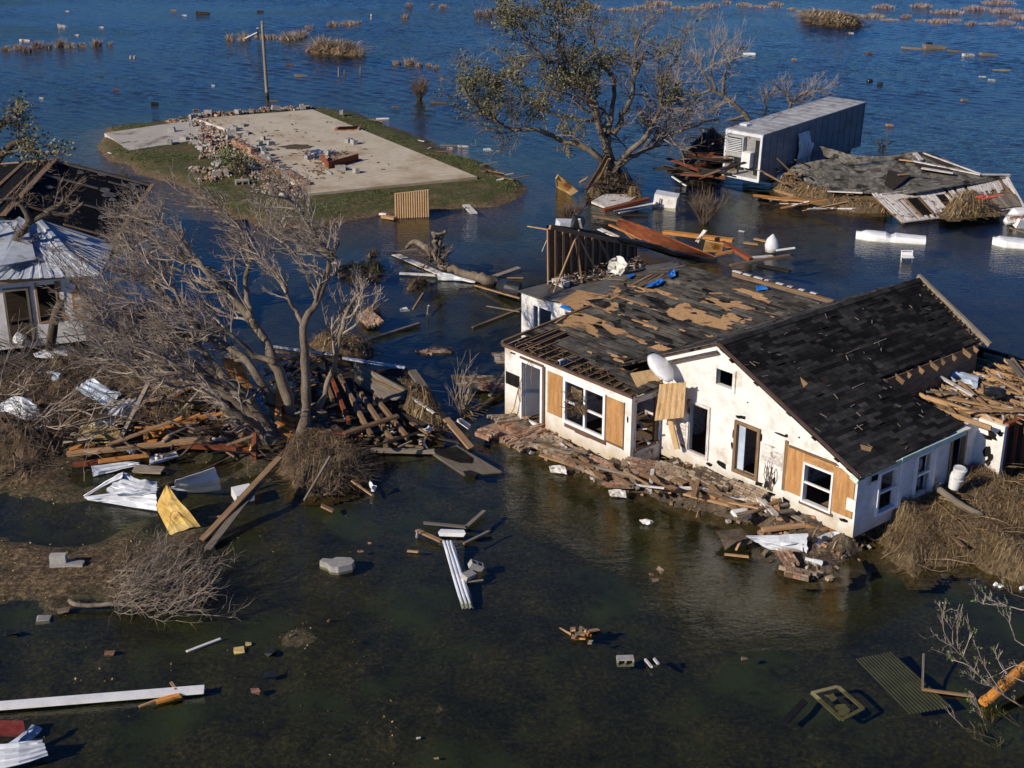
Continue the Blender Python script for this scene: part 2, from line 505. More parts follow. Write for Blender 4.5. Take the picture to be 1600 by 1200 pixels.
# the island: turf, yellower towards its muddy rim
ni = noise(t, tc.outputs['Object'], .7, 6, .7, loc=(1, 2, 3))
ri = ramp(t, [(.16, .115, .06), (.12, .10, .042), (.065, .088, .025), (.20, .15, .085)], .36, .66)
t.links.new(ni.outputs[0], ri.inputs[0])
turf = mixc(t, ri.outputs[0], r2.outputs[0], .8, 'MULTIPLY')
mz = t.nodes.new('ShaderNodeMapRange')
setin(mz, From_Min=.07, From_Max=.2)
t.links.new(sx.outputs['Z'], mz.inputs[0])
rim = mixc(t, rl.outputs[0], turf, mz.outputs[0])
ai = node(t, 'ShaderNodeAttribute', attribute_name='isle')
col = mixc(t, col, rim, ai.outputs['Fac'])
t.links.new(col, b.inputs['Base Color'])
setin(b, Roughness=.9)
b.inputs['Specular IOR Level'].default_value = .2
bp = t.nodes.new('ShaderNodeBump')
setin(bp, Strength=.7, Distance=.05)
t.links.new(nl.outputs[0], bp.inputs['Height'])
t.links.new(bp.outputs[0], b.inputs['Normal'])
me.materials.append(m)
go = bpy.data.objects.new('ground', me)
COL.objects.link(go)
tag(go, kind='structure')

# flood water: clear to the mud where shallow, wind ripples mirroring the sky
m = bpy.data.materials.new('flood_water')
m.use_nodes = True
t = m.node_tree
t.nodes.clear()
out = t.nodes.new('ShaderNodeOutputMaterial')
tc = t.nodes.new('ShaderNodeTexCoord')
na = noise(t, tc.outputs['Object'], 1.9, 3, .55, (1.0, 2.6, 1))
na.noise_dimensions = '2D'
mp = na.inputs[0].links[0].from_node
mp.inputs['Rotation'].default_value = (0, 0, math.radians(-20))
nb = noise(t, tc.outputs['Object'], 9.0, 2, .5, (1.0, 2.2, 1))
nb.noise_dimensions = '2D'
nb.inputs[0].links[0].from_node.inputs['Rotation'].default_value = (0, 0, math.radians(-32))
# calm lee near the wrecks, wind-ruffled open water
nw = noise(t, tc.outputs['Object'], .035, 3, .5, (1, 1.8, 1))
nw.noise_dimensions = '2D'
sx = t.nodes.new('ShaderNodeSeparateXYZ')
t.links.new(tc.outputs['Object'], sx.inputs[0])
wy = t.nodes.new('ShaderNodeMapRange')
setin(wy, From_Min=48, From_Max=90, To_Min=.075, To_Max=.20)
t.links.new(sx.outputs['Y'], wy.inputs[0])
wn_ = t.nodes.new('ShaderNodeMapRange')
setin(wn_, From_Min=.35, From_Max=.65, To_Min=.55, To_Max=1.25)
t.links.new(nw.outputs[0], wn_.inputs[0])
mu = node(t, 'ShaderNodeMath', operation='MULTIPLY')
t.links.new(wy.outputs[0], mu.inputs[0]); t.links.new(wn_.outputs[0], mu.inputs[1])
ad = node(t, 'ShaderNodeMath', operation='MULTIPLY_ADD')
t.links.new(nb.outputs[0], ad.inputs[0]); ad.inputs[1].default_value = .35
t.links.new(na.outputs[0], ad.inputs[2])
bp = t.nodes.new('ShaderNodeBump')
setin(bp, Distance=.35)
t.links.new(mu.outputs[0], bp.inputs['Strength'])
t.links.new(ad.outputs[0], bp.inputs['Height'])
gl = t.nodes.new('ShaderNodeBsdfGlossy')
setin(gl, Roughness=.02)
gl.inputs['Color'].default_value = (1, 1, 1, 1)
tr = t.nodes.new('ShaderNodeBsdfTransparent')
tr.inputs['Color'].default_value = (.62, .62, .47, 1)
fr = t.nodes.new('ShaderNodeFresnel')
setin(fr, IOR=1.33)
t.links.new(bp.outputs[0], gl.inputs['Normal'])
t.links.new(bp.outputs[0], fr.inputs['Normal'])
ms = t.nodes.new('ShaderNodeMixShader')
gb = t.nodes.new('ShaderNodeNewGeometry')          # no total reflection from below: refraction lets the sun in
inv = node(t, 'ShaderNodeMath', operation='SUBTRACT'); inv.inputs[0].default_value = 1.0
t.links.new(gb.outputs['Backfacing'], inv.inputs[1])
fm = node(t, 'ShaderNodeMath', operation='MULTIPLY')
t.links.new(fr.outputs[0], fm.inputs[0]); t.links.new(inv.outputs[0], fm.inputs[1])
t.links.new(fm.outputs[0], ms.inputs[0])
t.links.new(tr.outputs[0], ms.inputs[1])
t.links.new(gl.outputs[0], ms.inputs[2])
t.links.new(ms.outputs[0], out.inputs[0])
# the ruffled open water is real wavelets: short wind waves fading out into the lee of the wrecks
wx = np.concatenate([[-4500, -600, -140], np.arange(-88, 88.01, .26), [140, 600, 4500]])
wyy = np.concatenate([[-60, 10], np.arange(20, 50, 3.0), np.arange(50, 110, .2), np.arange(110, 205, .26), [230, 300, 600, 6500]])
XX, YY = np.meshgrid(wx, wyy)
def waves(x, y):
    h = 0
    rs = np.random.RandomState(3)
    for k in range(13):
        lam = .58 * (1.085 ** k)
        ang = math.radians(62) + rs.normal(0, .32)
        ph = rs.rand() * 6.28
        kx, ky = math.cos(ang) * 6.283 / lam, math.sin(ang) * 6.283 / lam
        wob = 1.7 * fbm(x + 13 * k, y - 7 * k, 5.5, 2)
        h = h + lam * .0072 * np.sin(kx * x + ky * y + ph + wob * 2.2)
    return h
gust = np.clip(.75 + 1.1 * fbm(XX, YY * 1.6, 22, 3), .35, 1.5)
amp = np.clip((YY + .12 * XX - 66) / 34, 0.0, 1) * np.clip((205 - YY) / 6, 0, 1) * np.clip((88 - np.abs(XX)) / 6, 0, 1)
amp = amp * gust * np.clip(1 - (sdist(XX, YY, ISLE) + 5) / 6, .12, 1)
ZZ = waves(XX, YY) * amp
wm = bpy.data.meshes.new('flood_water')
n0, n1_ = len(wyy), len(wx)
ix = np.arange(n0 * n1_).reshape(n0, n1_)
fq = np.stack([ix[:-1, :-1], ix[:-1, 1:], ix[1:, 1:], ix[1:, :-1]], -1).reshape(-1, 4).astype(np.int32)
wm.vertices.add(n0 * n1_)
wm.vertices.foreach_set('co', np.stack([XX, YY, ZZ], -1).astype(np.float32).ravel())
wm.loops.add(fq.size)
wm.loops.foreach_set('vertex_index', fq.ravel())
wm.polygons.add(len(fq))
wm.polygons.foreach_set('loop_start', np.arange(0, fq.size, 4, dtype=np.int32))
wm.polygons.foreach_set('use_smooth', [True] * len(fq))
wm.update(calc_edges=True)
wm.validate()
wm.materials.append(m)
wo_ = bpy.data.objects.new('flood_water', wm)
COL.objects.link(wo_)
tag(wo_, kind='structure')
# ---------------------------------------------------------------- the wrecked white house (local axes: x along the front, y into the lot)
HO = P(789, 646, .25); HO.z = 0.0
HTH = math.radians(-50)
HA = Vector((math.cos(HTH), math.sin(HTH), 0)); HB = Vector((-math.sin(HTH), math.cos(HTH), 0))
def HW(a, b, z): return HO + HA * a + HB * b + Vector((0, 0, z))
def HR(u, v, n, k):
    """where the survey pixel meets the house-local plane n.p = k"""
    x, y = (u - 800) / FPX, (600 - v) / FPX
    d = Vector((x, CP + y * SP, -SP + y * CP))
    c = Vector((0, 0, CAM_H)) - HO
    ld = Vector((d.dot(HA), d.dot(HB), d.z)); lo = Vector((c.dot(HA), c.dot(HB), c.z))
    n = Vector(n)
    return lo + ld * ((k - lo.dot(n)) / ld.dot(n))
c1 = lambda x, y: (780 + x / 3.75, 420 + y / 3.75)
house = thing('wrecked_house', 'white single storey house with stripped dark roof, boarded windows and torn open ends', 'house', HO, rotz=HTH)
EACH = {'rafters': 'rafter', 'torn_siding': 'torn_siding', 'loose_batten': 'loose_batten', 'rafter_tails': 'rafter_tail', 'ceiling_joists': 'ceiling_joist', 'annex_studs': 'annex_stud', 'brown_trim': 'brown_trim',
        'plywood_board': 'plywood_board', 'partition': 'partition', 'wall_scar': 'wall_scar', 'stud_wall': 'wall_stud', 'cable': 'cable', 'bare_clapboard': 'bare_clapboard', 'floor': 'floor', 'flaking_trim': 'flaking_trim', 'dead_vine': 'dead_vine'}
def hp(name, mb, mats, label=None, parent=None, **k):
    if name in EACH:
        for q in split(mb): tag(q.build(EACH[name], mats, parent or house, **k), None)
        return None
    return tag(mb.build(name, mats, parent or house, **k), label)

def wallgrid(mb, plane, thick, a0, a1, z0, top, holes, along='a', mi=0, extra=()):
    """wall with holes: 'a' runs along x at y=plane, 'b' along y at x=plane; thick is the signed offset of the inner face"""
    br = sorted(set([a0, a1] + [q for h in holes for q in h[:2]] + list(extra)))
    br = [q for q in br if a0 - 1e-6 <= q <= a1 + 1e-6]
    def pt(s, z, k):
        w = plane + (thick if k else 0)
        return (s, w, z) if along == 'a' else (w, s, z)
    def quad(p, q):
        mb.face([pt(*x) for x in p], mi, .5)
    for s0, s1 in zip(br[:-1], br[1:]):
        cuts = sorted([(h[2], h[3]) for h in holes if h[0] <= s0 + 1e-6 and h[1] >= s1 - 1e-6])
        lo = z0
        iv = []
        for c0, c1_ in cuts:
            iv.append((lo, lo, c0, c0)); lo = c1_
        iv.append((lo, lo, top(s0), top(s1)))
        for za, zb, zc, zd in iv:
            for k in (0, 1):
                quad([(s0, za, k), (s1, zb, k), (s1, zd, k), (s0, zc, k)], k)
        quad([(s0, top(s0), 0), (s1, top(s1), 0), (s1, top(s1), 1), (s0, top(s0), 1)], 0)
        quad([(s0, z0, 0), (s1, z0, 0), (s1, z0, 1), (s0, z0, 1)], 0)
    for s in (a0, a1):
        quad([(s, z0, 0), (s, top(s), 0), (s, top(s), 1), (s, z0, 1)], 0)
    for h0, h1, za, zb in holes:
        for s in (h0, h1): quad([(s, za, 0), (s, zb, 0), (s, zb, 1), (s, za, 1)], 0)
        for z in (za, zb): quad([(h0, z, 0), (h1, z, 0), (h1, z, 1), (h0, z, 1)], 0)
def casing(mb, plane, a0, a1, z0, z1, w, d0, d1, along='a', mi=0, sill=True):
    """frame boards round an opening, from plane+d0 (outside) to plane+d1"""
    def bb(s0, s1, za, zb):
        if along == 'a': mb.bx(s0, s1, plane + d0, plane + d1, za, zb, mi, .5)
        else: mb.bx(plane + d0, plane + d1, s0, s1, za, zb, mi, .5)
    bb(a0, a0 + w, z0, z1); bb(a1 - w, a1, z0, z1); bb(a0 + w, a1 - w, z1 - w, z1)
    if sill: bb(a0 + w, a1 - w, z0, z0 + w)
def torn(mb, cx, cz, w, h, fn, n=11, mi=0, seed=0):
    """jagged patch; fn(s, z) places it on its wall"""
    r = random.Random(seed)
    out = []
    for k in range(n):
        t = 2 * math.pi * k / n
        q = r.uniform(.55, 1.12)
        ct, st = math.cos(t), math.sin(t)
        e = 1 / max(abs(ct), abs(st))
        e = 1 + (e - 1) * .7
        out.append((cx + ct * w / 2 * q * e, cz + st * h / 2 * q * e))
    a = [fn(s, z, 0.012) for s, z in out]
    b_ = [fn(s, z, -0.004) for s, z in out]
    mb.hexa(b_, a, mi, r.random())

# white boards with a hint of lap siding lines
def siding_mat(name, line=.2, amt=.35):
    m = MT['white'].copy(); m.name = name
    t = m.node_tree
    b = [n for n in t.nodes if n.type == 'BSDF_PRINCIPLED'][0]
    tc = [n for n in t.nodes if n.type == 'TEX_COORD'][0]
    sx = t.nodes.new('ShaderNodeSeparateXYZ'); t.links.new(tc.outputs['Object'], sx.inputs[0])
    w = t.nodes.new('ShaderNodeMath'); w.operation = 'FRACT'
    dv = t.nodes.new('ShaderNodeMath'); dv.operation = 'DIVIDE'; dv.inputs[1].default_value = line
    t.links.new(sx.outputs['Z'], dv.inputs[0]); t.links.new(dv.outputs[0], w.inputs[0])
    bp = t.nodes.new('ShaderNodeBump'); setin(bp, Strength=amt, Distance=.02)
    t.links.new(w.outputs[0], bp.inputs['Height'])
    old = [l for l in t.links if l.to_socket == b.inputs['Normal']]
    if old: t.links.new(old[0].from_socket, bp.inputs['Normal'])
    t.links.new(bp.outputs[0], b.inputs['Normal'])
    return m
MT['siding'] = siding_mat('white_lap_siding')
flat = lambda z: (lambda s: z)
def weather(m):
    t = m.node_tree
    b = [n for n in t.nodes if n.type == 'BSDF_PRINCIPLED'][0]
    tc = [n for n in t.nodes if n.type == 'TEX_COORD'][0]
    src = [l for l in t.links if l.to_socket == b.inputs['Base Color']][0].from_socket
    sx = t.nodes.new('ShaderNodeSeparateXYZ'); t.links.new(tc.outputs['Object'], sx.inputs[0])
    n = noise(t, tc.outputs['Object'], 1.6, 5, .65, (1, 1, .6))
    ad = node(t, 'ShaderNodeMath', operation='MULTIPLY_ADD'); ad.inputs[1].default_value = -1.1
    t.links.new(n.outputs[0], ad.inputs[0]); t.links.new(sx.outputs['Z'], ad.inputs[2])
    mr = t.nodes.new('ShaderNodeMapRange'); setin(mr, From_Min=.55, From_Max=-.25, To_Min=0, To_Max=.8)
    t.links.new(ad.outputs[0], mr.inputs[0])
    c = mixc(t, src, (.46, .37, .22), mr.outputs[0])
    n2 = noise(t, tc.outputs['Object'], 5.5, 6, .75, (1, 1, .8), (7, 3, 1))
    r2 = ramp(t, [(0, 0, 0), (1, 1, 1)], .70, .73); t.links.new(n2.outputs[0], r2.inputs[0])
    c = mixc(t, c, (.20, .17, .14), r2.outputs[0])
    n3 = noise(t, tc.outputs['Object'], 2.2, 4, .6, (4, 4, .35), (1, 8, 2))
    r3 = ramp(t, [(0, 0, 0), (.3, .3, .3)], .58, .78); t.links.new(n3.outputs[0], r3.inputs[0])
    c = mixc(t, c, (.50, .46, .39), r3.outputs[0])
    t.links.new(c, b.inputs['Base Color'])
    return m
weather(MT['siding'])
MT['wall'] = weather(siding_mat('white_stucco_board', 1.2, .1))
# --- front wing walls
w = MB(); wallgrid(w, 0, .14, 0, 5.95, .12, flat(2.66), [(.87, 1.9, .34, 2.42), (2.95, 4.81, .93, 2.40)])
hp('front_wall', w, MT['wall'])
w = MB(); wallgrid(w, 0.0, .14, .14, 4.25, .12, lambda s: 2.70 + .11 * s, [], 'b')
hp('side_wall', w, MT['wall'])
w = MB(); wallgrid(w, 5.95, -.14, .14, 1.3, .12, flat(2.6), [(.22, 1.22, .9, 2.42)], 'b')
hp('end_wall', w, MT['oldwhite'], 'gaping wing end wall with its opening torn out')
zr_left = lambda s: 2.68 if s < -2.1 else 2.68 + (s + 2.1) * .16
w = MB(); wallgrid(w, 4.25, .14, -4.15, 0.0, .12, zr_left, [(-3.45, -2.42, 1.25, 2.35)], extra=(-2.1,))
hp('rear_wing_wall', w, MT['wall'])
w = MB(); wallgrid(w, -4.15, .14, 4.39, 10.4, .12, flat(2.66), [], 'b')
hp('rear_side_wall', w, MT['white'])
w = MB(); wallgrid(w, 10.4, .14, -4.0, 8.3, .12, flat(2.6), []); wallgrid(w, 10.6, .14, 8.31, 13.9, .12, flat(2.35), [])
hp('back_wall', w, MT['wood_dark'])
# --- gable wing
RZ, RA = 4.72, 8.27
zg = lambda s: RZ - .06 - .452 * abs(s - RA)
w = MB()
wallgrid(w, 1.3, .14, 5.6, 13.25, .45, zg, [(7.13, 7.88, .95, 2.54), (8.98, 9.78, 1.0, 2.47), (11.5, 12.45, .93, 2.08), (8.1, 8.72, 3.42, 3.93)], extra=(RA,))
hp('gable_wall', w, MT['siding'])
w = MB()
wallgrid(w, 13.25, -.14, 1.44, 7.0, .45, flat(2.42), [(2.28, 3.1, .83, 2.08), (4.0, 4.66, .82, 2.1), (5.72, 6.36, .6, 2.3)], 'b')
hp('eave_wall', w, MT['siding'])
w = MB(); wallgrid(w, 7.0, .14, 13.25, 14.1, .5, flat(2.45), [])
hp('annex_wall', w, MT['siding'], 'white annex wall with torn holes')
w = MB()
for s, z, ww, hh, sd_ in ((13.72, 2.05, .38, .3, 3), (13.6, 1.95, .3, .12, 5), (13.98, 2.2, .22, .2, 8), (13.66, 1.55, .3, .42, 4), (13.72, 1.2, .22, .25, 9), (13.78, 1.38, .2, .3, 10)):
    torn(w, s, z, ww, hh, lambda s_, z_, d: (s_, 7.0 - d, z_), seed=sd_)
hp('torn_siding', w, MT['black'])
# open stud wall of the annex
w = MB()
for k in range(9):
    b0 = 7.2 + k * .52
    w.bx(14.0, 14.1, b0, b0 + .06, .45, 2.4, 0)
w.bx(13.98, 14.12, 7.15, 12.4, 2.4, 2.5, 0); w.bx(13.98, 14.12, 7.15, 12.4, .4, .45, 0)
hp('annex_studs', w, MT['wood_red'])
w = MB(); w.bx(13.88, 13.93, 7.2, 12.4, .4, 2.38, 0)
hp('annex_backing', w, MT['wood_dark'])
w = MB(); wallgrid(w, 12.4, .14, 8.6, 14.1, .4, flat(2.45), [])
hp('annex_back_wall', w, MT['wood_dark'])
# floor and inner partitions keep the rooms dark
w = MB(); w.bx(.2, 5.8, .2, 8.5, .12, .34); w.bx(5.9, 13.1, 1.5, 10.5, .3, .6); w.bx(-3.9, .1, 4.5, 10.3, .1, .3); w.bx(9, 13.9, 7.2, 12.3, .3, .55)
hp('floor', w, MT['wood_brown'])
w = MB(); w.bx(.2, 5.8, 3.4, 3.5, .35, 2.8); w.bx(2.4, 2.5, .2, 3.4, .35, 2.8); w.bx(6.0, 13.0, 4.6, 4.7, .6, 2.4); w.bx(8.4, 8.5, 1.5, 4.5, .6, 2.4); w.bx(10.4, 10.5, 1.5, 4.5, .6, 2.4)
hp('partition', w, MT['oldwhite'])
# --- doors, windows, boards on the wing front
d = MB(); casing(d, 0, .82, 1.92, .32, 2.46, .09, -.05, .04)
dr = hp('door_frame', d, MT['whitetrim'])
d = MB(); d.hexa([(.92, .1, .38), (.99, .86, .38), (1.03, .85, .38), (.95, .08, .38)], [(.92, .1, 2.3), (.99, .86, 2.3), (1.03, .85, 2.3), (.95, .08, 2.3)])
hp('door', d, MT['plastic'], 'door leaf standing ajar inside its frame', dr)
d = MB(); d.bx(1.96, 2.04, -.05, 0.02, .3, 2.5, 0); d.bx(.8, 1.96, -.045, .02, 2.48, 2.54, 0)
hp('brown_trim', d, MT['trim_brown'])
d = MB(); casing(d, 0, 2.92, 4.84, .90, 2.43, .10, -.04, .05); d.bx(3.86, 3.94, -.03, .05, 1.0, 2.33, 0, .5); d.bx(3.94, 4.74, -.02, .05, 1.6, 1.66, 0, .5); d.bx(3.02, 3.86, -.02, .05, 1.62, 1.67, 0, .5)
wf = hp('window_frame', d, MT['whitetrim'])
d = MB(); torn(d, 3.5, 2.0, .62, .5, lambda s_, z_, q: (s_, .07 - q, z_), seed=4, n=15); torn(d, 3.75, 1.62, .6, .4, lambda s_, z_, q: (s_, -.03 - q, z_), seed=6, n=17); torn(d, 3.3, 1.35, .14, .5, lambda s_, z_, q: (s_, .03 - q, z_), seed=7)
r = random.Random(2)
for k in range(90):
    a, z = r.uniform(3.1, 3.95), r.uniform(1.35, 2.15)
    d.beam((a, -.06, z), (a + r.gauss(0, .15), -.08 + r.gauss(0, .04), z - abs(r.gauss(.08, .12))), .012, .012)
hp('snagged_straw', d, MT['straw_d'], None, wf)
d = MB(); d.bx(2.17, 2.86, -.03, -.002, 1.0, 2.42, 0, .5)
hp('plywood_board', d, MT['ply'])
d = MB(); d.bx(4.89, 5.64, -.03, -.002, .94, 2.38, 0, .6)
hp('plywood_board', d, MT['ply'])
d = MB(); d.bx(4.86, 4.89, -.035, 0, .85, 2.4); d.bx(5.64, 5.67, -.035, 0, .85, 2.4); d.bx(4.89, 5.64, -.035, 0, .87, .935)
for a0, a1, z in ((3.0, 3.5, .82), (3.5, 4.1, .78), (4.1, 4.9, .80)): d.bx(a0, a1, -.035, 0, z - .05, .9)
hp('brown_trim', d, MT['trim_brown'])
d = MB(); d.bx(.06, .80, -.015, -.001, 1.37, 1.80, 0, .5)
hp('black_patch', d, MT['black'], 'black felt rectangle left of the wing door')
d = MB(); d.beam((-.1, -.03, 2.70), (6.0, -.03, 2.69), .05, .12, 0, .4); d.beam((-.12, -.06, 2.75), (6.02, -.06, 2.74), .09, .03, 0, .3)
hp('eave_board', d, MT['trim_brown'])
d = MB(); torn(d, .42, 2.52, .3, .07, lambda s_, z_, q: (s_, -q, z_), seed=1); torn(d, 5.8, 1.9, .06, .25, lambda s_, z_, q: (s_, -q, z_), seed=2)
hp('wall_scar', d, MT['black'])
# dangling cable by the door
d = MB(); d.tube([(.9, -.1, 1.2), (.98, -.16, 1.7), (1.2, -.12, 2.25), (1.42, -.14, 2.62), (1.5, -.1, 2.4), (1.45, -.12, 1.95), (1.5, -.1, 1.78)], [.014] * 7, 5)
d.tube([(.86, -.07, .95), (.83, -.12, 1.3), (.86, -.12, 1.5), (.7, -.2, .7), (.6, -.25, .5)], [.02] * 5, 5)
hp('cable', d, MT['wood_tan'])
# wing end opening: studs, brick and broken boards
d = MB(); d.bx(5.84, 5.93, 1.05, 1.15, .9, 2.42); d.bx(5.84, 5.98, .2, 1.25, .84, .92)
hp('opening_frame', d, MT['wood_brown'])
d = MB()
r = random.Random(5)
for k in range(26):
    a = r.uniform(4.4, 5.8); b_ = r.uniform(.3, 1.3); z = r.uniform(.5, 1.7)
    d.beam((a, b_, z), (a + r.uniform(-.6, .6), b_ + r.uniform(-.4, .4), z + r.uniform(-.3, .3)), r.uniform(.05, .14), .03)
hp('ceiling_debris', d, MT['oldwhite'], 'broken boards hanging inside the wing')
# rear wing window
d = MB(); casing(d, 4.25, -3.52, -2.36, 1.18, 2.42, .09, -.04, .05); d.bx(-3.2, -3.13, 4.23, 4.3, 1.27, 2.33)
hp('window_frame', d, MT['whitetrim'])
# --- gable front openings
d = MB(); casing(d, 1.3, 7.03, 7.94, .9, 2.62, .09, -.05, .06)
hp('door_frame', d, MT['oldwhite'])
d = MB(); casing(d, 1.3, 8.90, 9.86, .92, 2.55, .10, -.06, .06)
f_ = hp('window_frame', d, MT['wood_brown'])
d = MB(); d.bx(8.99, 9.24, 1.36, 1.4, 1.02, 2.45, 0, .5)
hp('inner_sash', d, MT['metalblue'], None, f_)
d = MB(); casing(d, 1.3, 8.0, 8.82, 3.33, 4.02, .10, -.05, .04)
hp('attic_vent_frame', d, MT['white'])
d = MB()
for s0, s1, z0, z1 in ((10.86, 11.46, 1.02, 2.42), (12.49, 13.18, 1.0, 2.33), (11.46, 12.49, 2.13, 2.36)): d.bx(s0, s1, 1.262, 1.298, z0, z1, 0, r.random())
hp('plywood_board', d, MT['ply'])
d = MB(); casing(d, 1.3, 11.46, 12.49, .90, 2.12, .06, -.07, .05); d.bx(11.52, 12.43, 1.26, 1.33, 1.49, 1.54, 0, .5)
hp('window_frame', d, MT['whitetrim'])
d = MB(); d.bx(10.76, 10.86, 1.25, 1.3, 1.0, 2.52); d.bx(10.9, 12.6, 1.255, 1.3, 2.37, 2.43); d.bx(11.4, 12.55, 1.25, 1.3, .82, .89)
hp('brown_trim', d, MT['wood_brown'])
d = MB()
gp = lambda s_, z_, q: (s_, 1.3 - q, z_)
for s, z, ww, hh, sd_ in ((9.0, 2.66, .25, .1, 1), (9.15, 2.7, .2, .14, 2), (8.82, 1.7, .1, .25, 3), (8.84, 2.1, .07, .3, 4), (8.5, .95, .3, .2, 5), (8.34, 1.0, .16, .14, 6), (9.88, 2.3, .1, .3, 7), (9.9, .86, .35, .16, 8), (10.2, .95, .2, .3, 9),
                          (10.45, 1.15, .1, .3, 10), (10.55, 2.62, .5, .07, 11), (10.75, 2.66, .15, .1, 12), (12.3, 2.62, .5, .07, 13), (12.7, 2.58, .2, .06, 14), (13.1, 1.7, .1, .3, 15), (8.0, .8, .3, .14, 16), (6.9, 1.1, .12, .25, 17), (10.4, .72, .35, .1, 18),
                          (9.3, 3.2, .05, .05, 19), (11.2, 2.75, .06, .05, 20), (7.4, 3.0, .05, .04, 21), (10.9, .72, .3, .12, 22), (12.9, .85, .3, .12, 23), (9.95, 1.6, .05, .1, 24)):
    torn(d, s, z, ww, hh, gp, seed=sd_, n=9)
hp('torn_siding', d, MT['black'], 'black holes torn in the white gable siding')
d = MB()
for k in range(9): d.bx(6.62, 7.0, 1.27, 1.3, 1.0 + k * .1, 1.085 + k * .1, 0)
for k in range(5): d.bx(9.95, 10.7, 1.283, 1.299, 1.55 + k * .13, 1.665 + k * .13, 0)
hp('bare_clapboard', d, MT['oldwhite'])
d = MB(); d.bx(13.0, 13.3, 1.22, 1.26, 1.25, 1.6, 0, .5)
hp('loose_siding', d, MT['white'])
# vine stains as thin stalks climbing the gable
d = MB()
r = random.Random(9)
for k in range(16):
    s = r.uniform(10.1, 10.55); z = .8
    pts = []
    for q in range(6):
        pts.append((s, 1.28, z)); s += r.gauss(0, .05); z += r.uniform(.08, .26)
    d.tube(pts, [.008] * 6, 3)
hp('dead_vine', d, MT['twig_d'])
# eave side windows
for b0, b1, z0, z1 in ((2.2, 3.16, .80, 2.14), (3.92, 4.74, .80, 2.16)):
    d = MB(); casing(d, 13.25, b0, b1, z0, z1, .08, -.1, .07, 'b'); d.bx(13.22, 13.3, b0 + .08, b1 - .08, 1.45, 1.51, 0, .5)
    d.bx(13.3, 13.36, b1 - .02, b1 + .1, z0, z1 + .03, 0, .5)
    hp('window_frame', d, MT['whitetrim'])
d = MB(); casing(d, 13.25, 5.64, 6.42, .5, 2.38, .08, -.1, .05, 'b')
hp('door_frame', d, MT['wood_tan'])
d = MB(); d.bx(13.262, 13.275, 1.9, 2.16, 1.95, 2.3, 0, .5); d.bx(13.262, 13.275, 2.3, 3.0, 2.2, 2.34, 0, .5)
hp('torn_siding', d, MT['black'])
# --- roof boards and trims of the gable wing
def rake(mb, s0, s1, off, w, hgt, b0, mi=0, c=.5):
    p = lambda s: (s, b0, zg(s) + off)
    mb.beam(p(s0), p(s1), w, hgt, mi, c, up=(0, 0, 1))
d = MB(); rake(d, RA, 5.75, .02, .04, .20, 1.05); rake(d, RA, 13.45, .02, .04, .20, 1.05); hp('rake_board', d, MT['white'])
d = MB(); rake(d, 10.2, 13.4, -.08, .03, .10, 1.275); hp('green_trim', d, MT['greentrim'])
d = MB(); rake(d, 13.44, 13.2, -.04, .05, .16, 1.02); d.bx(13.46, 13.5, 2.9, 6.0, 2.28, 2.44, 0, .5); d.bx(13.46, 13.49, 1.2, 2.86, 2.3, 2.42, 0, .5)
hp('eave_trim', d, MT['greentrim'])
d = MB(); rake(d, RA - .1, 6.4, -.2, .05, .05, 1.2); rake(d, RA, 13.47, .145, .12, .02, 1.02); rake(d, RA, 5.7, .145, .12, .02, 1.02); hp('rake_edge', d, MT['trim_brown'])
d = MB(); d.bx(13.2, 13.46, 1.3, 6.3, 2.36, 2.40, 0, .5); hp('soffit', d, MT['white'])
# sheathing of the main roof
S_R = -.452
zR = lambda a: RZ + .05 + S_R * (a - RA)
ROOF_R = [(RA, 1.0), (RA, 10.85), (11.05, 10.25), (10.97, 5.05), (13.28, 6.2), (13.5, 1.0)]
d = MB(); d.slab([(RA, 1.0, zR(RA)), (13.5, 1.0, zR(13.5)), (13.28, 6.2, zR(13.28)), (10.97, 5.05, zR(10.97))], (0, 0, .07)); d.slab([(RA, 1.0, zR(RA)), (10.97, 5.05, zR(10.97)), (11.05, 10.25, zR(11.05)), (RA, 10.85, zR(RA))], (0, 0, .07))
hp('roof_deck', d, MT['wood_dark'])
zL = lambda a: RZ + .05 + .452 * (a - RA)
d = MB(); d.slab([(RA, 1.0, zL(RA)), (RA, 10.8, zL(RA)), (6.4, 10.2, zL(6.4)), (4.0, 1.0, zL(4.0))], (0, 0, .07)); hp('roof_deck', d, MT['wood_dark'])
def shingles(mb, org, U, Vv, N, poly, row=.145, tab=.30, skip=.0, hole=None, seed=0, lift=.012, mi=0, dark=None):
    """courses of overlapping tabs; U along the course, Vv up the slope, poly in (u, v)"""
    r = random.Random(seed)
    us = [p[0] for p in poly]; vs = [p[1] for p in poly]
    v = min(vs)
    U, Vv, N, org = Vector(U), Vector(Vv), Vector(N), Vector(org)
    k = 0
    while v < max(vs):
        u = min(us) - r.random() * tab
        tone = r.gauss(0, .06)
        c = r.random()
        while u < max(us):
            if r.random() < .62: c = r.random() ** 1.7
            w = tab * r.uniform(.75, 1.2)
            cu, cv = u + w / 2, v + row / 2
            if inpoly(cu, cv, poly) and not (hole and hole(cu, cv)) and r.random() > skip:
                l = lift * r.uniform(.6, 1.5)
                if r.random() < .02: l += .04
                sk = r.gauss(0, .006)
                p = [org + U * u + Vv * (v - .03 + sk) + N * l, org + U * (u + w - .008) + Vv * (v - .03 - sk) + N * l, org + U * (u + w - .008) + Vv * (v + row) + N * .006, org + U * u + Vv * (v + row) + N * .006]
                cc = min(1, max(0, c + tone + r.gauss(0, .07)))
                if dark: cc = min(1, max(0, cc + dark(cu, cv)))
                mb.face(p, mi, cc)
                b0 = [p[0] - N * (l + .0), p[1] - N * (l + .0)]
                mb.face([b0[0], b0[1], p[1], p[0]], mi, cc)
            u += w
        v += row
        k += 1
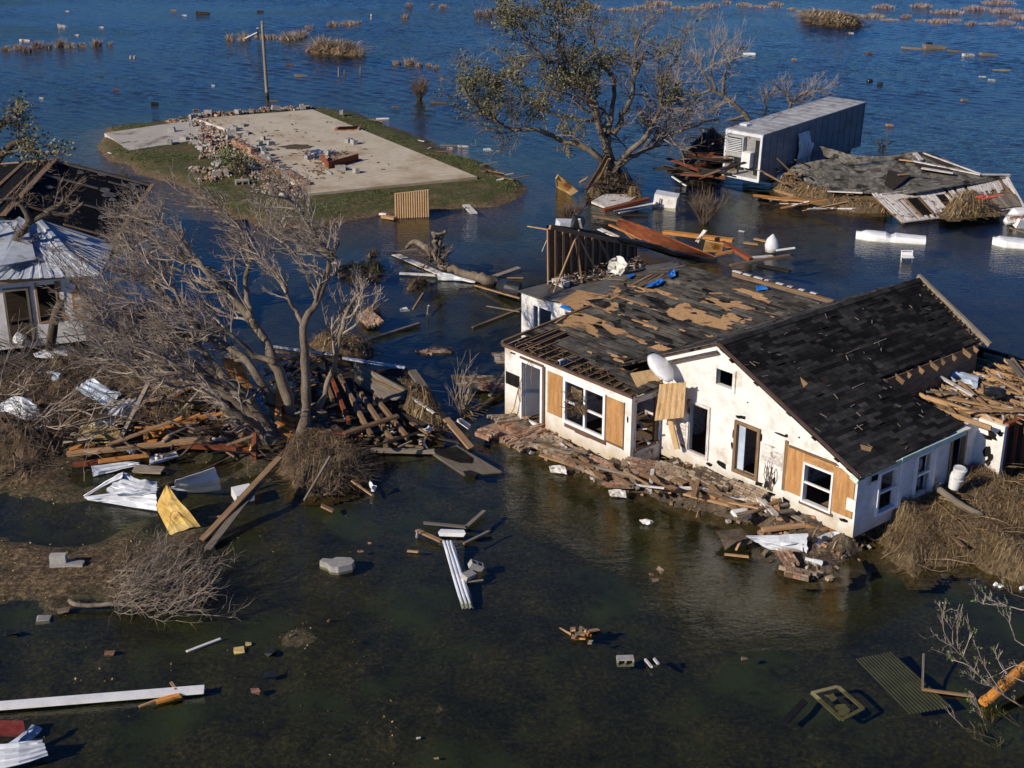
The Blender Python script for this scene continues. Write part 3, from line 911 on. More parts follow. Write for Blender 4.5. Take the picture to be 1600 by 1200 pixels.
nR = Vector((-S_R, 0, 1)).normalized()
uR = Vector((0, 1, 0)); vR = Vector((-1, 0, -S_R)).normalized()
LR = math.sqrt(1 + S_R * S_R)
orgR = Vector((13.5, 0, zR(13.5)))
polyR = [(b, (13.5 - a) * LR) for a, b in ROOF_R]
holesR = [[(p[1], (13.5 - p[0]) * LR) for p in (HR(*q, (-S_R, 0, 1), RZ + .05 - S_R * RA) for q in pts)] for pts in (
    [(1393, 470), (1399, 468), (1408, 486), (1404, 490)], [(1246, 522), (1254, 515), (1252, 530)], [(1300, 575), (1312, 572), (1310, 582)], [(1344, 695), (1362, 700), (1360, 706), (1346, 703)], [(1250, 590), (1262, 600), (1256, 606)], [(1285, 588), (1300, 604), (1292, 602)])]
def tone_R(u, v):
    return -.12 + .50 * max(0, 1 - u / 4.5) * (1 if v < 3.2 else .35) + .10 * math.sin(v * 2.1 + .6 * u)
d = MB(); shingles(d, orgR, uR, vR, nR, polyR, skip=.012, seed=3, hole=lambda u, v: any(inpoly(u, v, h) for h in holesR), dark=tone_R)
for k, (v0, v1) in enumerate(((0, 9.9),)):
    for q in range(33):
        b0 = 1.0 + q * .3
        d.slab([(RA - .14, b0, zL(RA - .14) + .03), (RA, b0, RZ + .10), (RA, b0 + .29, RZ + .10), (RA - .14, b0 + .29, zL(RA - .14) + .03)], (0, 0, .02), 0, .8 * RND.random())
        d.slab([(RA, b0, RZ + .10), (RA + .14, b0, zR(RA + .14) + .035), (RA + .14, b0 + .29, zR(RA + .14) + .035), (RA, b0 + .29, RZ + .10)], (0, 0, .02), 0, .35 + .65 * RND.random())
hp('shingles', d, MT['shingle_d'], 'near black shingles on the gable wing')
d = MB()
r = random.Random(12)
for pts in holesR[3:5]:
    d.hexa([orgR + uR * p[0] + vR * p[1] + nR * .002 for p in pts], [orgR + uR * p[0] + vR * p[1] + nR * .02 for p in pts])
hp('bare_decking', d, MT['osb'])
d = MB()
for k in range(46):      # nails of straw, splinters and grit that stayed on the roof
    for _ in range(30):
        u, v = r.uniform(1, 10.5), r.uniform(.2, 5.6)
        if inpoly(u, v, polyR): break
    p = orgR + uR * u + vR * v + nR * .04
    a = r.uniform(0, 6.3); l = r.uniform(.05, .22)
    q = p + (uR * math.cos(a) + vR * math.sin(a)) * l
    d.beam(p, q, r.uniform(.012, .03), .012, 0)
for v in (1.45, 2.7, 3.9):
    for q in range(5):
        u = r.uniform(1.5, 7); L = r.uniform(.3, .8)
        if r.random() < .7: continue
        if inpoly(u, v, polyR) and inpoly(u + L, v, polyR): d.beam(orgR + uR * u + vR * v + nR * .03, orgR + uR * (u + L) + vR * (v + .02) + nR * .03, .025, .015, 0)
tag(hp('roof_grit', d, MT['wood_grey']), kind='stuff')
nL = Vector((-.452, 0, 1)).normalized(); vL = Vector((1, 0, .452)).normalized()
d = MB(); shingles(d, Vector((3.8, 0, zL(3.8))), Vector((0, 1, 0)), vL, nL, [(1.0, .2), (1.0, 4.9), (10.8, 4.9), (10.2, 2.85)], seed=8)
hp('shingles', d, MT['shingle_g'])
# far rake board and rafter tails along the torn edge
d = MB(); d.beam((RA - .1, 10.9, RZ + .12), (11.4, 10.3, 3.45), .10, .16, 0, .6); hp('rake_board', d, MT['wood_grey'])
d = MB()
for k in range(9):
    b0 = 5.3 + k * .58
    d.beam((10.4, b0, zR(10.4) - .14), (11.25 + .1 * math.sin(k * 2), b0, zR(11.25) - .16), .05, .14)
for k in range(14):
    t_ = k / 13; a = RA + .3 + t_ * 2.6; b0 = 10.75 - .55 * t_
    d.beam((a, b0 - .1, zR(a) + .0), (a, b0 + .28, zR(a) + .0), .07, .06)
hp('rafter_tails', d, MT['wood_brown'])
d = MB(); d.bx(10.98, 11.06, 5.1, 10.2, 2.5, 3.4)
hp('attic_wall', d, MT['wood_brown'])
# --- annex: open ceiling joists loaded with wrack
d = MB()
for k in range(10):
    b0 = 6.5 + k * .58
    d.beam((10.4, b0, 2.52), (13.95, b0 + .05 * math.sin(k), 2.5), .05, .14)
d.beam((11.0, 9.0, 2.66), (13.4, 7.4, 2.62), .1, .04); d.beam((11.2, 11.9, 2.7), (14.2, 8.9, 2.72), .09, .05); d.beam((12.0, 7.25, 2.62), (14.2, 8.1, 2.62), .07, .06)
hp('ceiling_joists', d, MT['wood_tan'])
d = MB(); d.bx(10.5, 13.9, 7.15, 12.3, 2.3, 2.42)
hp('ceiling_boards', d, MT['straw_d'])
d = MB(); r = random.Random(31)
for k in range(420):
    a, b0 = r.uniform(10.9, 14.0), r.uniform(7.1, 12.2)
    if b0 < 8 and a < 12.0: continue
    an = r.gauss(-.3, .9); L = r.uniform(.1, .75)
    d.beam((a, b0, 2.46 + r.random() * .12), (a + math.cos(an) * L, b0 + math.sin(an) * L, 2.46 + r.random() * .16), r.uniform(.012, .07), .015, r.choice((0, 0, 0, 1, 1, 2)))
tag(hp('roof_litter', d, [MT['straw'], MT['wood_brown'], MT['oldwhite']]), kind='stuff')
# --- low roof of the left wing
SL = .11
zW = lambda a, b: 2.77 + SL * b - (max(0, -.3 - a) * .16 if a < -.3 else 0)
def zdeck(a, b):
    base = 2.77 + SL * b
    if a < 0.0: base = max(2.72, base + (a) * (.16 + .03 * max(0, b - 4)))
    return base
ROOF_W = [(-.05, .95), (-.05, 4.3), (-2.3, 8.0), (-2.3, 8.7), (6.2, 8.9), (3.95, 1.06), (6.05, 1.0), (6.05, .1), (5.6, .3), (4.6, .62), (3.6, .74), (2.3, .98), (1.4, .95)]
HOLE_A = [(.42, .2), (.35, 1.95), (1.27, 1.85), (1.37, .2)]
hole_back = [HR(*c1(*q), (0, -SL, 1), 2.77) for q in ((745, 85), (880, 0), (985, 30), (880, 125))]
HOLE_B = [(p.x, p.y) for p in hole_back]
d = MB()
N_ = 26
def cellpoly(poly, zf, mb, th, cell=.25, skipfn=None, mi=0):
    """irregular sheet cut out of a fine lattice so that its edge is ragged"""
    xs = [p[0] for p in poly]; ys = [p[1] for p in poly]
    x = min(xs)
    while x < max(xs):
        y = min(ys)
        while y < max(ys):
            if inpoly(x + cell / 2, y + cell / 2, poly) and not (skipfn and skipfn(x + cell / 2, y + cell / 2)):
                q = [(x, y), (x + cell, y), (x + cell, y + cell), (x, y + cell)]
                mb.hexa([(a, b, zf(a, b) - th) for a, b in q], [(a, b, zf(a, b)) for a, b in q], mi, .5)
            y += cell
        x += cell
inA = lambda a, b: inpoly(a, b, HOLE_A) or inpoly(a, b, HOLE_B)
cellpoly(ROOF_W, zdeck, d, .05, .2, inA)
hp('roof_deck', d, MT['wood_dark'])
d = MB()
cellpoly([(-4.25, 4.15), (-2.1, 4.15), (-.05, 4.2), (-.05, 8.6), (-2.4, 10.4), (-4.25, 10.4)], lambda a, b: zdeck(a, b) - .012, d, .05, .25)
hp('felt_deck', d, MT['felt_grey'], 'flat felted deck of the rear wing')
# rafters showing through the holes and along the eave
d = MB()
for k in range(16):
    a = .15 + k * .385
    d.beam((a, -.02, 2.70), (a, 2.1, 2.70 + 2.1 * SL), .045, .12)
for a in (.42, .85, 1.3): d.beam((a, .1, 2.79), (a + .02, 2.0, 2.98), .05, .05)
d.beam((-.1, -.02, 2.78), (-.08, 3.9, 3.2), .09, .08)
e = [Vector((p.x, p.y, zdeck(p.x, p.y))) for p in hole_back]
for t_ in (.12, .45, .8):
    d.beam(e[0].lerp(e[3], t_) + Vector((0, 0, .02)), e[1].lerp(e[2], t_) + Vector((0, 0, .02)), .12, .06)
hp('rafters', d, MT['wood_brown'])
d = MB(); d.bx(.16, 5.8, .16, 8.4, 2.42, 2.5)
hp('ceiling', d, MT['straw_d'])
d = MB(); r = random.Random(6)
for k in range(110):
    a = r.uniform(.2, 5.8); b0 = r.uniform(.0, .8)
    d.beam((a, b0, 2.74 + b0 * .1), (a + r.gauss(0, .2), b0 + r.gauss(0, .12), 2.78 + b0 * .1 + r.random() * .05), .018, .012, r.choice((0, 0, 1)))
tag(hp('eave_litter', d, [MT['straw_d'], MT['wood_brown']]), kind='stuff')
# tan patches where the shingles blew off, traced on the roof
def on_roof(x, y):
    u, v = c1(x, y)
    q = HR(u, v, (0, -SL, 1), 2.77)
    for _ in range(6):
        q = HR(u, v, (0, 0, 1), zdeck(q.x, q.y))
    return (q.x, q.y)
TAN = [[(350, 195), (465, 125), (600, 165), (640, 150), (700, 110), (720, 125), (690, 160), (640, 190), (700, 200), (690, 240), (640, 270), (560, 220), (500, 205), (480, 235), (430, 250), (380, 225)],
       [(360, 330), (440, 255), (530, 270), (640, 300), (660, 340), (690, 350), (790, 390), (870, 430), (860, 440), (760, 400), (680, 390), (610, 350), (560, 325), (600, 400), (575, 415), (530, 385), (490, 360), (400, 340)],
       [(880, 235), (960, 255), (1030, 225), (1090, 195), (1130, 225), (1170, 225), (1210, 260), (1260, 280), (1310, 280), (1340, 255), (1420, 275), (1420, 300), (1350, 330), (1360, 350), (1330, 360), (1240, 340), (1110, 310), (1060, 300), (980, 270)],
       [(1170, 200), (1230, 160), (1330, 190), (1410, 195), (1500, 235), (1480, 243), (1400, 225), (1340, 228), (1280, 215)],
       [(890, 120), (960, 125), (1040, 150), (1030, 175), (960, 155)], [(1370, 115), (1440, 115), (1575, 165), (1575, 205), (1480, 165)],
       [(870, 460), (950, 440), (1040, 480), (1060, 500), (960, 480)], [(740, 90), (800, 105), (880, 130), (880, 148), (800, 130)], [(780, 300), (860, 325), (930, 350), (920, 356), (850, 335)], [(905, 420), (940, 425), (950, 440), (915, 432)]]
BLK = [[(850, 160), (930, 170), (1010, 225), (960, 240), (880, 190)], [(880, 275), (960, 290), (1000, 325), (930, 310)], [(1060, 365), (1190, 410), (1180, 425), (1070, 385)], [(900, 375), (1020, 415), (1010, 440), (960, 430), (910, 400)],
       [(702, 205), (745, 195), (735, 260), (700, 265)], [(655, 310), (710, 300), (715, 350), (680, 345)], [(500, 185), (620, 175), (660, 215), (620, 235)], [(745, 120), (820, 150), (800, 158), (740, 135)], [(770, 265), (840, 290), (900, 300), (870, 310), (790, 280)], [(630, 395), (690, 410), (670, 420)]]
def frill(poly, r, amt=.035):
    out = []
    n = len(poly)
    for i in range(n):
        p, q = Vector(poly[i]), Vector(poly[(i + 1) % n])
        k = max(1, int((q - p).length / .16))
        for j in range(k):
            s = p.lerp(q, j / k)
            out.append((s.x + r.gauss(0, amt), s.y + r.gauss(0, amt)))
    return out
r = random.Random(14)
tanp = [frill([on_roof(*p) for p in q], r) for q in TAN]
def scrap_poly(r, L, W_):
    while True:
        a, b = r.uniform(-.2, 5.6), r.uniform(1.0, 8.2)
        if inpoly(a, b, ROOF_W) and not inA(a, b): break
    q = []
    for k in range(9):
        t_ = k / 9 * 6.283; e = r.uniform(.55, 1.2)
        q.append((a + math.cos(t_) * L * e, b + math.sin(t_) * W_ * e))
    return frill(q, r, .02)
tanp += [scrap_poly(r, r.uniform(.06, .34), r.uniform(.03, .12)) for _ in range(42)]
blkp = [frill([on_roof(*p) for p in q], r, .02) for q in BLK] + [scrap_poly(r, r.uniform(.12, .45), r.uniform(.05, .12)) for _ in range(32)]
intan = lambda a, b: any(inpoly(a, b, q) for q in tanp) or any(inpoly(a, b, q) for q in blkp)
for polys, nm, mt, zo in ((tanp, 'bare_decking', 'osb', .009), (blkp, 'torn_felt', 'black', .015)):
    for q in polys:
        d = MB()
        d.hexa([(a, b, zdeck(a, b) - .02) for a, b in q], [(a, b, zdeck(a, b) + zo) for a, b in q], 0, r.random())
        hp(nm, d, MT[mt])
# shingles laid course by course around those patches (courses run along the front)
d = MB()
r = random.Random(21)
b = .1
row = .155
while b < 8.9:
    a = -2.4 - r.random() * .3
    tone = r.gauss(0, .05); c = r.random()
    while a < 6.3:
        w_ = r.uniform(.28, .62)
        if r.random() < .75: c = r.random() ** 1.3
        ca, cb = a + w_ / 2, b + row / 2
        if inpoly(ca, cb, ROOF_W) and not inA(ca, cb) and not intan(ca, cb) and r.random() > .02:
            l = .012 * r.uniform(.6, 1.6) + (.045 if r.random() < .03 else 0)
            cc = min(1, max(0, .75 * c + .12 + tone + r.gauss(0, .07) + .5 * float(fbm(np.array(a), np.array(b), 1.3, 3))))
            p = [(a, b - .03, zdeck(a, b) + l), (a + w_ - .008, b - .03, zdeck(a + w_, b) + l), (a + w_ - .008, b + row, zdeck(a + w_, b + row) + .006), (a, b + row, zdeck(a, b + row) + .006)]
            d.face(p, 0, cc)
            d.face([(a, b - .03, zdeck(a, b) - .0), (a + w_ - .008, b - .03, zdeck(a + w_, b)), p[1], p[0]], 0, cc)
        a += w_
    b += row
hp('shingles', d, MT['shingle_g'], 'grey shingles worn off in tan patches on the left wing')
d = MB()
for x0, y0, x1, y1 in ((780, 300, 930, 352), (650, 105, 880, 140), (455, 130, 640, 165), (690, 165, 880, 225), (1230, 147, 1310, 148), (430, 255, 330, 320), (640, 65, 740, 70)):
    p, q = on_roof(x0, y0), on_roof(x1, y1)
    d.beam((p[0], p[1], zdeck(*p) + .03), (q[0], q[1], zdeck(*q) + .03), .09, .02)
hp('loose_batten', d, MT['wood_tan'])
# --- stud wall left standing on the rear wing and its sheet of roof
d = MB()
S0, S1 = Vector((-4.1, 5.55, 2.7)), Vector((-4.15, 10.3, 2.7))
T0, T1 = Vector((-4.1, 5.5, 4.85)), Vector((-4.2, 10.35, 3.25))
for k in range(13):
    t_ = k / 12.6
    p = S0.lerp(S1, t_); q = T0.lerp(T1, t_)
    d.beam(p, q, .05, .09, up=(0, 1, 0))
d.beam(T0 + Vector((.08, 0, .08)), T1 + Vector((.08, 0, .08)), .10, .16)
d.beam((-3.2, 5.0, 2.72), (-4.05, 7.0, 4.55), .05, .07); d.beam((-4.05, 6.9, 4.4), (-3.5, 7.6, 2.75), .05, .07); d.beam((-3.3, 6.5, 2.75), (-4.05, 6.8, 4.4), .05, .07); d.beam((-4.1, 8.0, 4.1), (-3.7, 8.6, 2.8), .05, .08)
hp('stud_wall', d, MT['wood_tan'], 'bare stud wall left standing on the rear wing')
d = MB(); d.hexa([S0 + Vector((-.1, 0, 0)), S1 + Vector((-.1, 0, 0)), S1 + Vector((-.06, 0, 0)), S0 + Vector((-.06, 0, 0))], [T0 + Vector((-.1, 0, 0)), T1 + Vector((-.1, 0, 0)), T1 + Vector((-.06, 0, 0)), T0 + Vector((-.06, 0, 0))])
hp('stud_wall_sheathing', d, MT['wood_brown'])
d = MB()
r = random.Random(17)
R0, R1 = HW(*T0), HW(*T1)
q0, q1, q2, q3 = T0 + Vector((-.12, 0, .10)), T1 + Vector((-.12, 0, .10)), HR(1118, 410, (0, 0, 1), 2.3), HR(905, 357, (0, 0, 1), 4.4)
rows = []
for i in range(10):
    s = i / 9
    l, m_ = Vector(q0).lerp(Vector(q1), s) if s < .62 else Vector(q0).lerp(Vector(q1), s), Vector(q3).lerp(Vector(q2), s)
    rows.append([l.lerp(m_, j / 7) + Vector((0, 0, r.gauss(0, .02) + .10 * math.sin(j * .9) * s)) for j in range(8)])
e = [Vector(HR(1085, 412, (0, 0, 1), 2.4)), Vector(HR(1120, 405, (0, 0, 1), 2.1))]
rows.append([e[0].lerp(e[1], j / 7) for j in range(8)])
d.grid(rows)
hp('fallen_roof_sheet', d, MT['shingle_d'], 'dark shingled roof sheet leaning off the stud wall', solid=.08)
# straw drifted on the rear deck
d = MB()
for k in range(500):
    a, b0 = r.uniform(-4.0, -2.4), r.uniform(5.6, 10)
    if a > -3.95 + (.25 + .9 * max(0, 1 - abs(b0 - 8) / 3)): continue
    z = 2.73 + max(0, .5 * (1 - (a + 4.0) / 1.2)) * r.random() * .8
    an = r.uniform(0, 6.3); L = r.uniform(.06, .4)
    d.beam((a, b0, z), (a + math.cos(an) * L, b0 + math.sin(an) * L, z + r.gauss(0, .06)), r.uniform(.01, .05), .02, r.choice((0, 0, 1, 2)))
tag(hp('deck_litter', d, [MT['straw_d'], MT['straw'], MT['oldwhite']]), kind='stuff')
# back ridge lumber
d = MB(); p, q = HR(1145, 428, (0, 0, 1), 3.85), HR(1303, 472, (0, 0, 1), 3.75); d.beam(p, q, .12, .14); hp('ridge_beam', d, MT['wood_brown'], 'red brown beam along the back ridge')
d = MB(); p2 = [Vector(p).lerp(Vector(q), k / 9) + Vector((0, 0, .12)) for k in range(10)]
for k in range(8): d.beam(p2[k], p2[k].lerp(p2[k + 1], r.uniform(.3, .9)), .12, .03)
hp('flaking_trim', d, MT['oldwhite'])
# ---------------------------------------------------------------- trees
def smooth_path(pts, sub=3):
    """Catmull-Rom through points"""
    P_ = [Vector(p) for p in pts]
    out = []
    for i in range(len(P_) - 1):
        p0 = P_[max(i - 1, 0)]; p1 = P_[i]; p2 = P_[i + 1]; p3 = P_[min(i + 2, len(P_) - 1)]
        for k in range(sub):
            t = k / sub
            out.append(0.5 * ((2 * p1) + (p2 - p0) * t + (2 * p0 - 5 * p1 + 4 * p2 - p3) * t * t + (3 * p1 - p0 - 3 * p2 + p3) * t ** 3))
    out.append(P_[-1])
    return out
def limb(mb, pts, r0, r1, n=8, wob=0.0, r=RND, sub=4):
    q = smooth_path(pts, sub)
    N = len(q)
    q = [p + Vector((r.gauss(0, wob), r.gauss(0, wob), r.gauss(0, wob))) * (0 if i == 0 else 1) for i, p in enumerate(q)]
    rad = [(r0 + (r1 - r0) * (i / (N - 1)) ** .85) * (1 + r.gauss(0, .05)) for i in range(N)]
    mb.tube(q, rad, n)
    return q, rad
def rdir(r):
    while True:
        v = Vector((r.uniform(-1, 1), r.uniform(-1, 1), r.uniform(-1, 1)))
        if .1 < v.length < 1: return v.normalized()
def spray(mb, p, d, L, r0, depth, r, bias, nk, nseg=3, spread=.75, lf=None, droop=0.0, kink=.22):
    """a twig and its children"""
    pts = [p]; dd = Vector(d).normalized()
    for k in range(nseg):
        dd = (dd + rdir(r) * kink + bias * .16 + Vector((0, 0, -droop))).normalized()
        p = p + dd * (L / nseg)
        pts.append(p)
    rad = [r0 * (1 - .6 * k / nseg) for k in range(nseg + 1)]
    mb.tube(pts, rad, 3 if r0 < .022 else 5, cap=False)
    if depth > 0:
        for _ in range(nk[0]):
            t = r.uniform(.2, 1.0) * nseg
            i = min(int(t), nseg - 1)
            b = pts[i].lerp(pts[i + 1], t - i)
            nd = ((pts[i + 1] - pts[i]).normalized() + rdir(r) * spread + bias * .45).normalized()
            spray(mb, b, nd, L * r.uniform(.4, .68), max(.0075, r0 * .56), depth - 1, r, bias, nk[1:] or nk, nseg, spread, lf, droop, kink)
    elif lf is not None:
        lf(pts)
def leaf(mb, p, r, s0=.07, s1=.15):
    a, b = rdir(r), rdir(r)
    b = (b - a * a.dot(b))
    if b.length < .1: return
    b.normalize()
    s = r.uniform(s0, s1)
    mb.face([p, p + a * s * .5 + b * s * .3, p + a * s, p + a * s * .5 - b * s * .3], 0, r.random())

# --- the big bare tree, blown over towards the left
def tb(x, y): return (80 + x / 2.857, 280 + y / 2.857)
bare = thing('bare_tree', 'big leafless multi-stemmed tree swept to the left over the wreckage', 'tree', P(452, 700, .1))
BY = P(452, 700, .1).y
rt = random.Random(41)
BL = [  # pixel path, ground distance offsets at start and end, radii
    ([(1030, 1190), (960, 1100), (860, 960), (760, 870), (700, 800), (640, 720), (520, 650), (440, 610), (300, 600), (190, 620)], 0, 2.2, .21, .035),
    ([(1060, 1170), (1000, 1040), (950, 930), (850, 790), (700, 700), (560, 560), (440, 470), (330, 400)], .3, 3.4, .20, .03),
    ([(1090, 1170), (1070, 1040), (1030, 900), (960, 730), (880, 610), (780, 500), (700, 420), (600, 310), (500, 200), (440, 160)], .5, 3.2, .25, .02),
    ([(890, 620), (875, 540), (870, 450), (882, 330), (840, 220), (760, 130), (640, 60)], 1.6, 3.0, .12, .015),
    ([(1115, 1150), (1138, 1000), (1135, 860), (1128, 660), (1190, 540), (1238, 400), (1230, 320), (1160, 230), (1110, 150), (1050, 70)], .2, .8, .19, .018),
    ([(1130, 670), (1100, 600), (1060, 540), (1030, 460), (950, 380), (900, 300)], .3, 1.6, .09, .015),
    ([(1195, 1020), (1240, 900), (1270, 810), (1300, 660), (1335, 560), (1382, 505)], .9, 1.0, .10, .05),
    ([(1000, 1185), (930, 1120), (860, 1060), (760, 1020)], -.3, -.6, .19, .08),
    ([(900, 1000), (800, 920), (640, 880), (520, 820), (380, 800)], .0, -.3, .13, .04),
    ([(840, 960), (740, 930), (600, 870), (430, 890), (330, 830), (260, 780)], -.2, -.8, .09, .03),
    ([(700, 720), (620, 640), (560, 520), (500, 440), (380, 330), (300, 260)], 1.2, 3.6, .08, .012),
    ([(780, 500), (690, 480), (560, 400), (420, 340), (330, 290)], 2.3, 4.4, .08, .012),
    ([(640, 720), (540, 690), (400, 560), (260, 520), (180, 480)], 1.0, 1.8, .08, .012),
    ([(1000, 820), (900, 780), (800, 690), (660, 640), (560, 610)], .8, .2, .11, .02),
    ([(1020, 1180), (900, 1050), (780, 960), (640, 900), (480, 830), (330, 700), (240, 640)], .2, .9, .17, .03),
    ([(960, 1100), (830, 1000), (720, 900), (560, 760), (420, 700), (280, 660), (170, 560)], .4, 1.9, .13, .025),
    ([(830, 560), (760, 430), (640, 380), (500, 300), (400, 230)], 2.0, 3.4, .09, .015),
    ([(1190, 540), (1160, 480), (1120, 380), (1060, 300), (1010, 240)], .6, 1.6, .06, .012)]
mt_ = MB(); mc = MB()
bias = Vector((-.75, .25, .45))
for pts, d0, d1, r0, r1 in BL:
    n = len(pts)
    W3 = []
    for i, q in enumerate(pts):
        t_ = i / (n - 1)
        W3.append(PY(*tb(*q), BY + d0 + (d1 - d0) * t_ + (.25 * math.sin(i * 1.7) if 0 < i else 0)))
    q, rad = limb(mt_, W3, r0, r1, 8, .025, rt, 4)
    N = len(q)
    L_ = sum((q[i + 1] - q[i]).length for i in range(N - 1))
    for k in range(int(L_ * 3.7)):
        i = int(N * rt.uniform(.32, .99) ** .8)
        i = min(i, N - 2)
        d_ = (q[i + 1] - q[i]).normalized()
        f = i / N
        bb = bias if pts[0][0] < 1180 else Vector((.1, .2, .9))
        nd = (d_ * .7 + rdir(rt) * .85 + bb * .4).normalized()
        spray(mc, q[i], nd, rt.uniform(.5, 1.7) * (1.15 - .4 * f), max(.026, rad[i] * .5) if rad[i] < .1 else .05, 3, rt, bb * .8, [5, 3, 2], 4, .85, None, 0.0, .33)
mt_.build('trunk', MT['bark'], bare, smooth=True, uv=False)
mc.build('crown', MT['twig'], bare, uv=False)

MT['twig_o'] = mk('oak_twig', [(.11, .085, .065), (.18, .145, .115), (.26, .215, .175)], 2, var=.3, bump=0)
# --- the green-leaved oak standing in the flood
oak = thing('oak_tree', 'broad oak with sparse olive leaves standing in the flood', 'tree', P(948, 290, .1))
OY = P(948, 290, .1).y
to = lambda x, y: (680 + x / 3.636, y / 3.636)
ro = random.Random(77)
OL = [([(990, 1030), (985, 930), (970, 830), (960, 760), (900, 620), (870, 500), (800, 380), (720, 300), (690, 200), (700, 100), (640, 20)], 0, 1.5, .48, .03),
      ([(965, 800), (930, 700), (900, 560), (790, 450), (690, 360), (600, 330), (480, 150), (430, 60)], 0, -2.0, .26, .03),
      ([(985, 950), (930, 900), (830, 830), (700, 790), (560, 740), (420, 730), (330, 680), (200, 560), (130, 440)], 0, -2.5, .30, .03),
      ([(900, 680), (800, 680), (680, 650), (600, 610), (480, 560), (360, 510), (300, 480)], 0, 1.5, .16, .025),
      ([(700, 560), (620, 530), (520, 500), (450, 470), (400, 440)], .6, 2.0, .10, .02),
      ([(985, 760), (1000, 640), (1020, 460), (960, 380), (910, 300), (900, 220), (830, 120), (850, 20)], 0, 2.8, .22, .03),
      ([(1010, 760), (1060, 660), (1110, 560), (1130, 450), (1140, 330), (1150, 220), (1180, 150)], 0, -.5, .26, .03),
      ([(1135, 430), (1170, 360), (1190, 290), (1230, 320)], -.3, -.8, .12, .03),
      ([(1010, 960), (1060, 900), (1150, 820), (1230, 720), (1280, 620), (1290, 500), (1330, 400), (1390, 300), (1430, 150)], 0, 1.0, .30, .02),
      ([(1000, 980), (1080, 910), (1200, 850), (1330, 770), (1450, 720), (1600, 680)], 0, 1.5, .24, .05),
      ([(1250, 690), (1300, 580), (1400, 600), (1480, 660)], .3, 1.0, .12, .03),
      ([(880, 640), (820, 600), (760, 540), (640, 500)], 0, -1.2, .12, .02), ([(690, 200), (560, 200), (480, 130), (420, 110)], 1.0, 0, .06, .015), ([(990, 700), (950, 620), (840, 560), (770, 500)], -.3, -1.5, .12, .02)]
mt_ = MB(); mc = MB(); ml = MB()
LEAFC = [(430, 70, 1.0), (400, 130, .9), (470, 100, .9), (640, 20, 1.0), (720, 60, 1.0), (700, 10, .8), (440, 290, .7), (430, 450, 1.0), (480, 460, .8), (170, 380, .9), (240, 400, .9), (190, 460, .9), (300, 540, .9), (340, 640, 1.0), (370, 640, .8), (720, 420, .9), (780, 420, .8), (650, 400, .6), (860, 330, .7), (900, 400, .7),
         (1020, 280, .7), (800, 740, .9), (590, 860, .8), (640, 870, .7), (560, 900, .6), (640, 580, .8), (560, 590, .7), (350, 500, .8), (120, 610, .7), (780, 880, .6), (1340, 290, .5), (1340, 500, .6), (620, 100, .8), (840, 30, .7), (800, 60, .6), (900, 460, .6), (540, 500, .7)]
LC = [(to(x, y), s) for x, y, s in LEAFC]
def lf_oak(pts):
    p = pts[-1]
    # foliage survives only where the storm left it
    xc, yc, zc = p.x, p.y * SP + (p.z - CAM_H) * CP, p.y * CP - (p.z - CAM_H) * SP
    u, v = 800 + FPX * xc / zc, 600 - FPX * yc / zc
    w = max(s * math.exp(-((u - q[0]) ** 2 + (v - q[1]) ** 2) / (22.0 ** 2)) for q, s in LC)
    n = int(ro.uniform(0, 1) * 12 * w + (1 if ro.random() < .08 else 0) * 3)
    for _ in range(n):
        b = pts[ro.randrange(1, len(pts))]
        leaf(ml, b + rdir(ro) * ro.uniform(0, .30), ro, .10, .21)
for k, (pts, d0, d1, r0, r1) in enumerate(OL):
    n = len(pts)
    W3 = [PY(*to(*q), OY + d0 + (d1 - d0) * i / (n - 1) + (.4 * math.sin(i * 2.1 + k) if i else 0)) for i, q in enumerate(pts)]
    q, rad = limb(mt_, W3, r0 * .74, r1, 9, .05, ro, 4)
    N = len(q)
    L_ = sum((q[i + 1] - q[i]).length for i in range(N - 1))
    for _ in range(int(L_ * 3.0)):
        i = min(int(N * ro.uniform(.3, .99)), N - 2)
        d_ = (q[i + 1] - q[i]).normalized()
        nd = (d_ * .6 + rdir(ro) * .9 + Vector((0, 0, .25))).normalized()
        spray(mc, q[i], nd, ro.uniform(.9, 2.1), max(.02, min(.05, rad[i] * .4)), 2, ro, Vector((0, 0, .25)), [5, 5], 3, .85, lf_oak, .03, .32)
mt_.build('trunk', MT['bark'], oak, smooth=True, uv=False)
mc.build('twigs', MT['twig_o'], oak, uv=False)
ml.build('leaves', MT['leaf'], oak, uv=False)
print('faces bare/oak', len(mc.f), len(ml.f))

# --- generic snapped or leafless trees further off
def dead_tree(name, label, cat, base, paths, dist, r0, twigs, mat='bark', tmat='twig', seed=1, spr=(.5, 1.2), bias=Vector((0, 0, .5)), dep=2, nk=(4, 4), group=None, lf=None, r1f=.2, droop=0.0):
    r = random.Random(seed)
    root = thing(name, label, cat, base, group)
    a = MB(); b = MB()
    for k, pts in enumerate(paths):
        n = len(pts)
        dz = r.uniform(-1, 1) * .8 if k else 0
        W3 = [PY(q[0], q[1], dist + dz * i / max(1, n - 1)) if len(q) == 2 else PY(q[0], q[1], q[2]) for i, q in enumerate(pts)]
        rr = r0 * (1 if k == 0 else r.uniform(.5, .75))
        q, rad = limb(a, W3, rr, max(.012, rr * r1f), 7, rr * .12, r, 4)
        N = len(q)
        for _ in range(int(twigs)):
            i = min(int(N * r.uniform(.25, .99)), N - 2)
            nd = ((q[i + 1] - q[i]).normalized() * .6 + rdir(r) * .9 + bias * .4).normalized()
            spray(b, q[i], nd, r.uniform(*spr), max(.012, min(.03, rad[i] * .4)), dep, r, bias, list(nk), 3, .8, lf, droop, .3)
    a.build('trunk', MT[mat], root, smooth=True, uv=False)
    if b.f: b.build('twigs', MT[tmat], root, uv=False)
    return root
yt = P(1160, 200, 0).y + 3
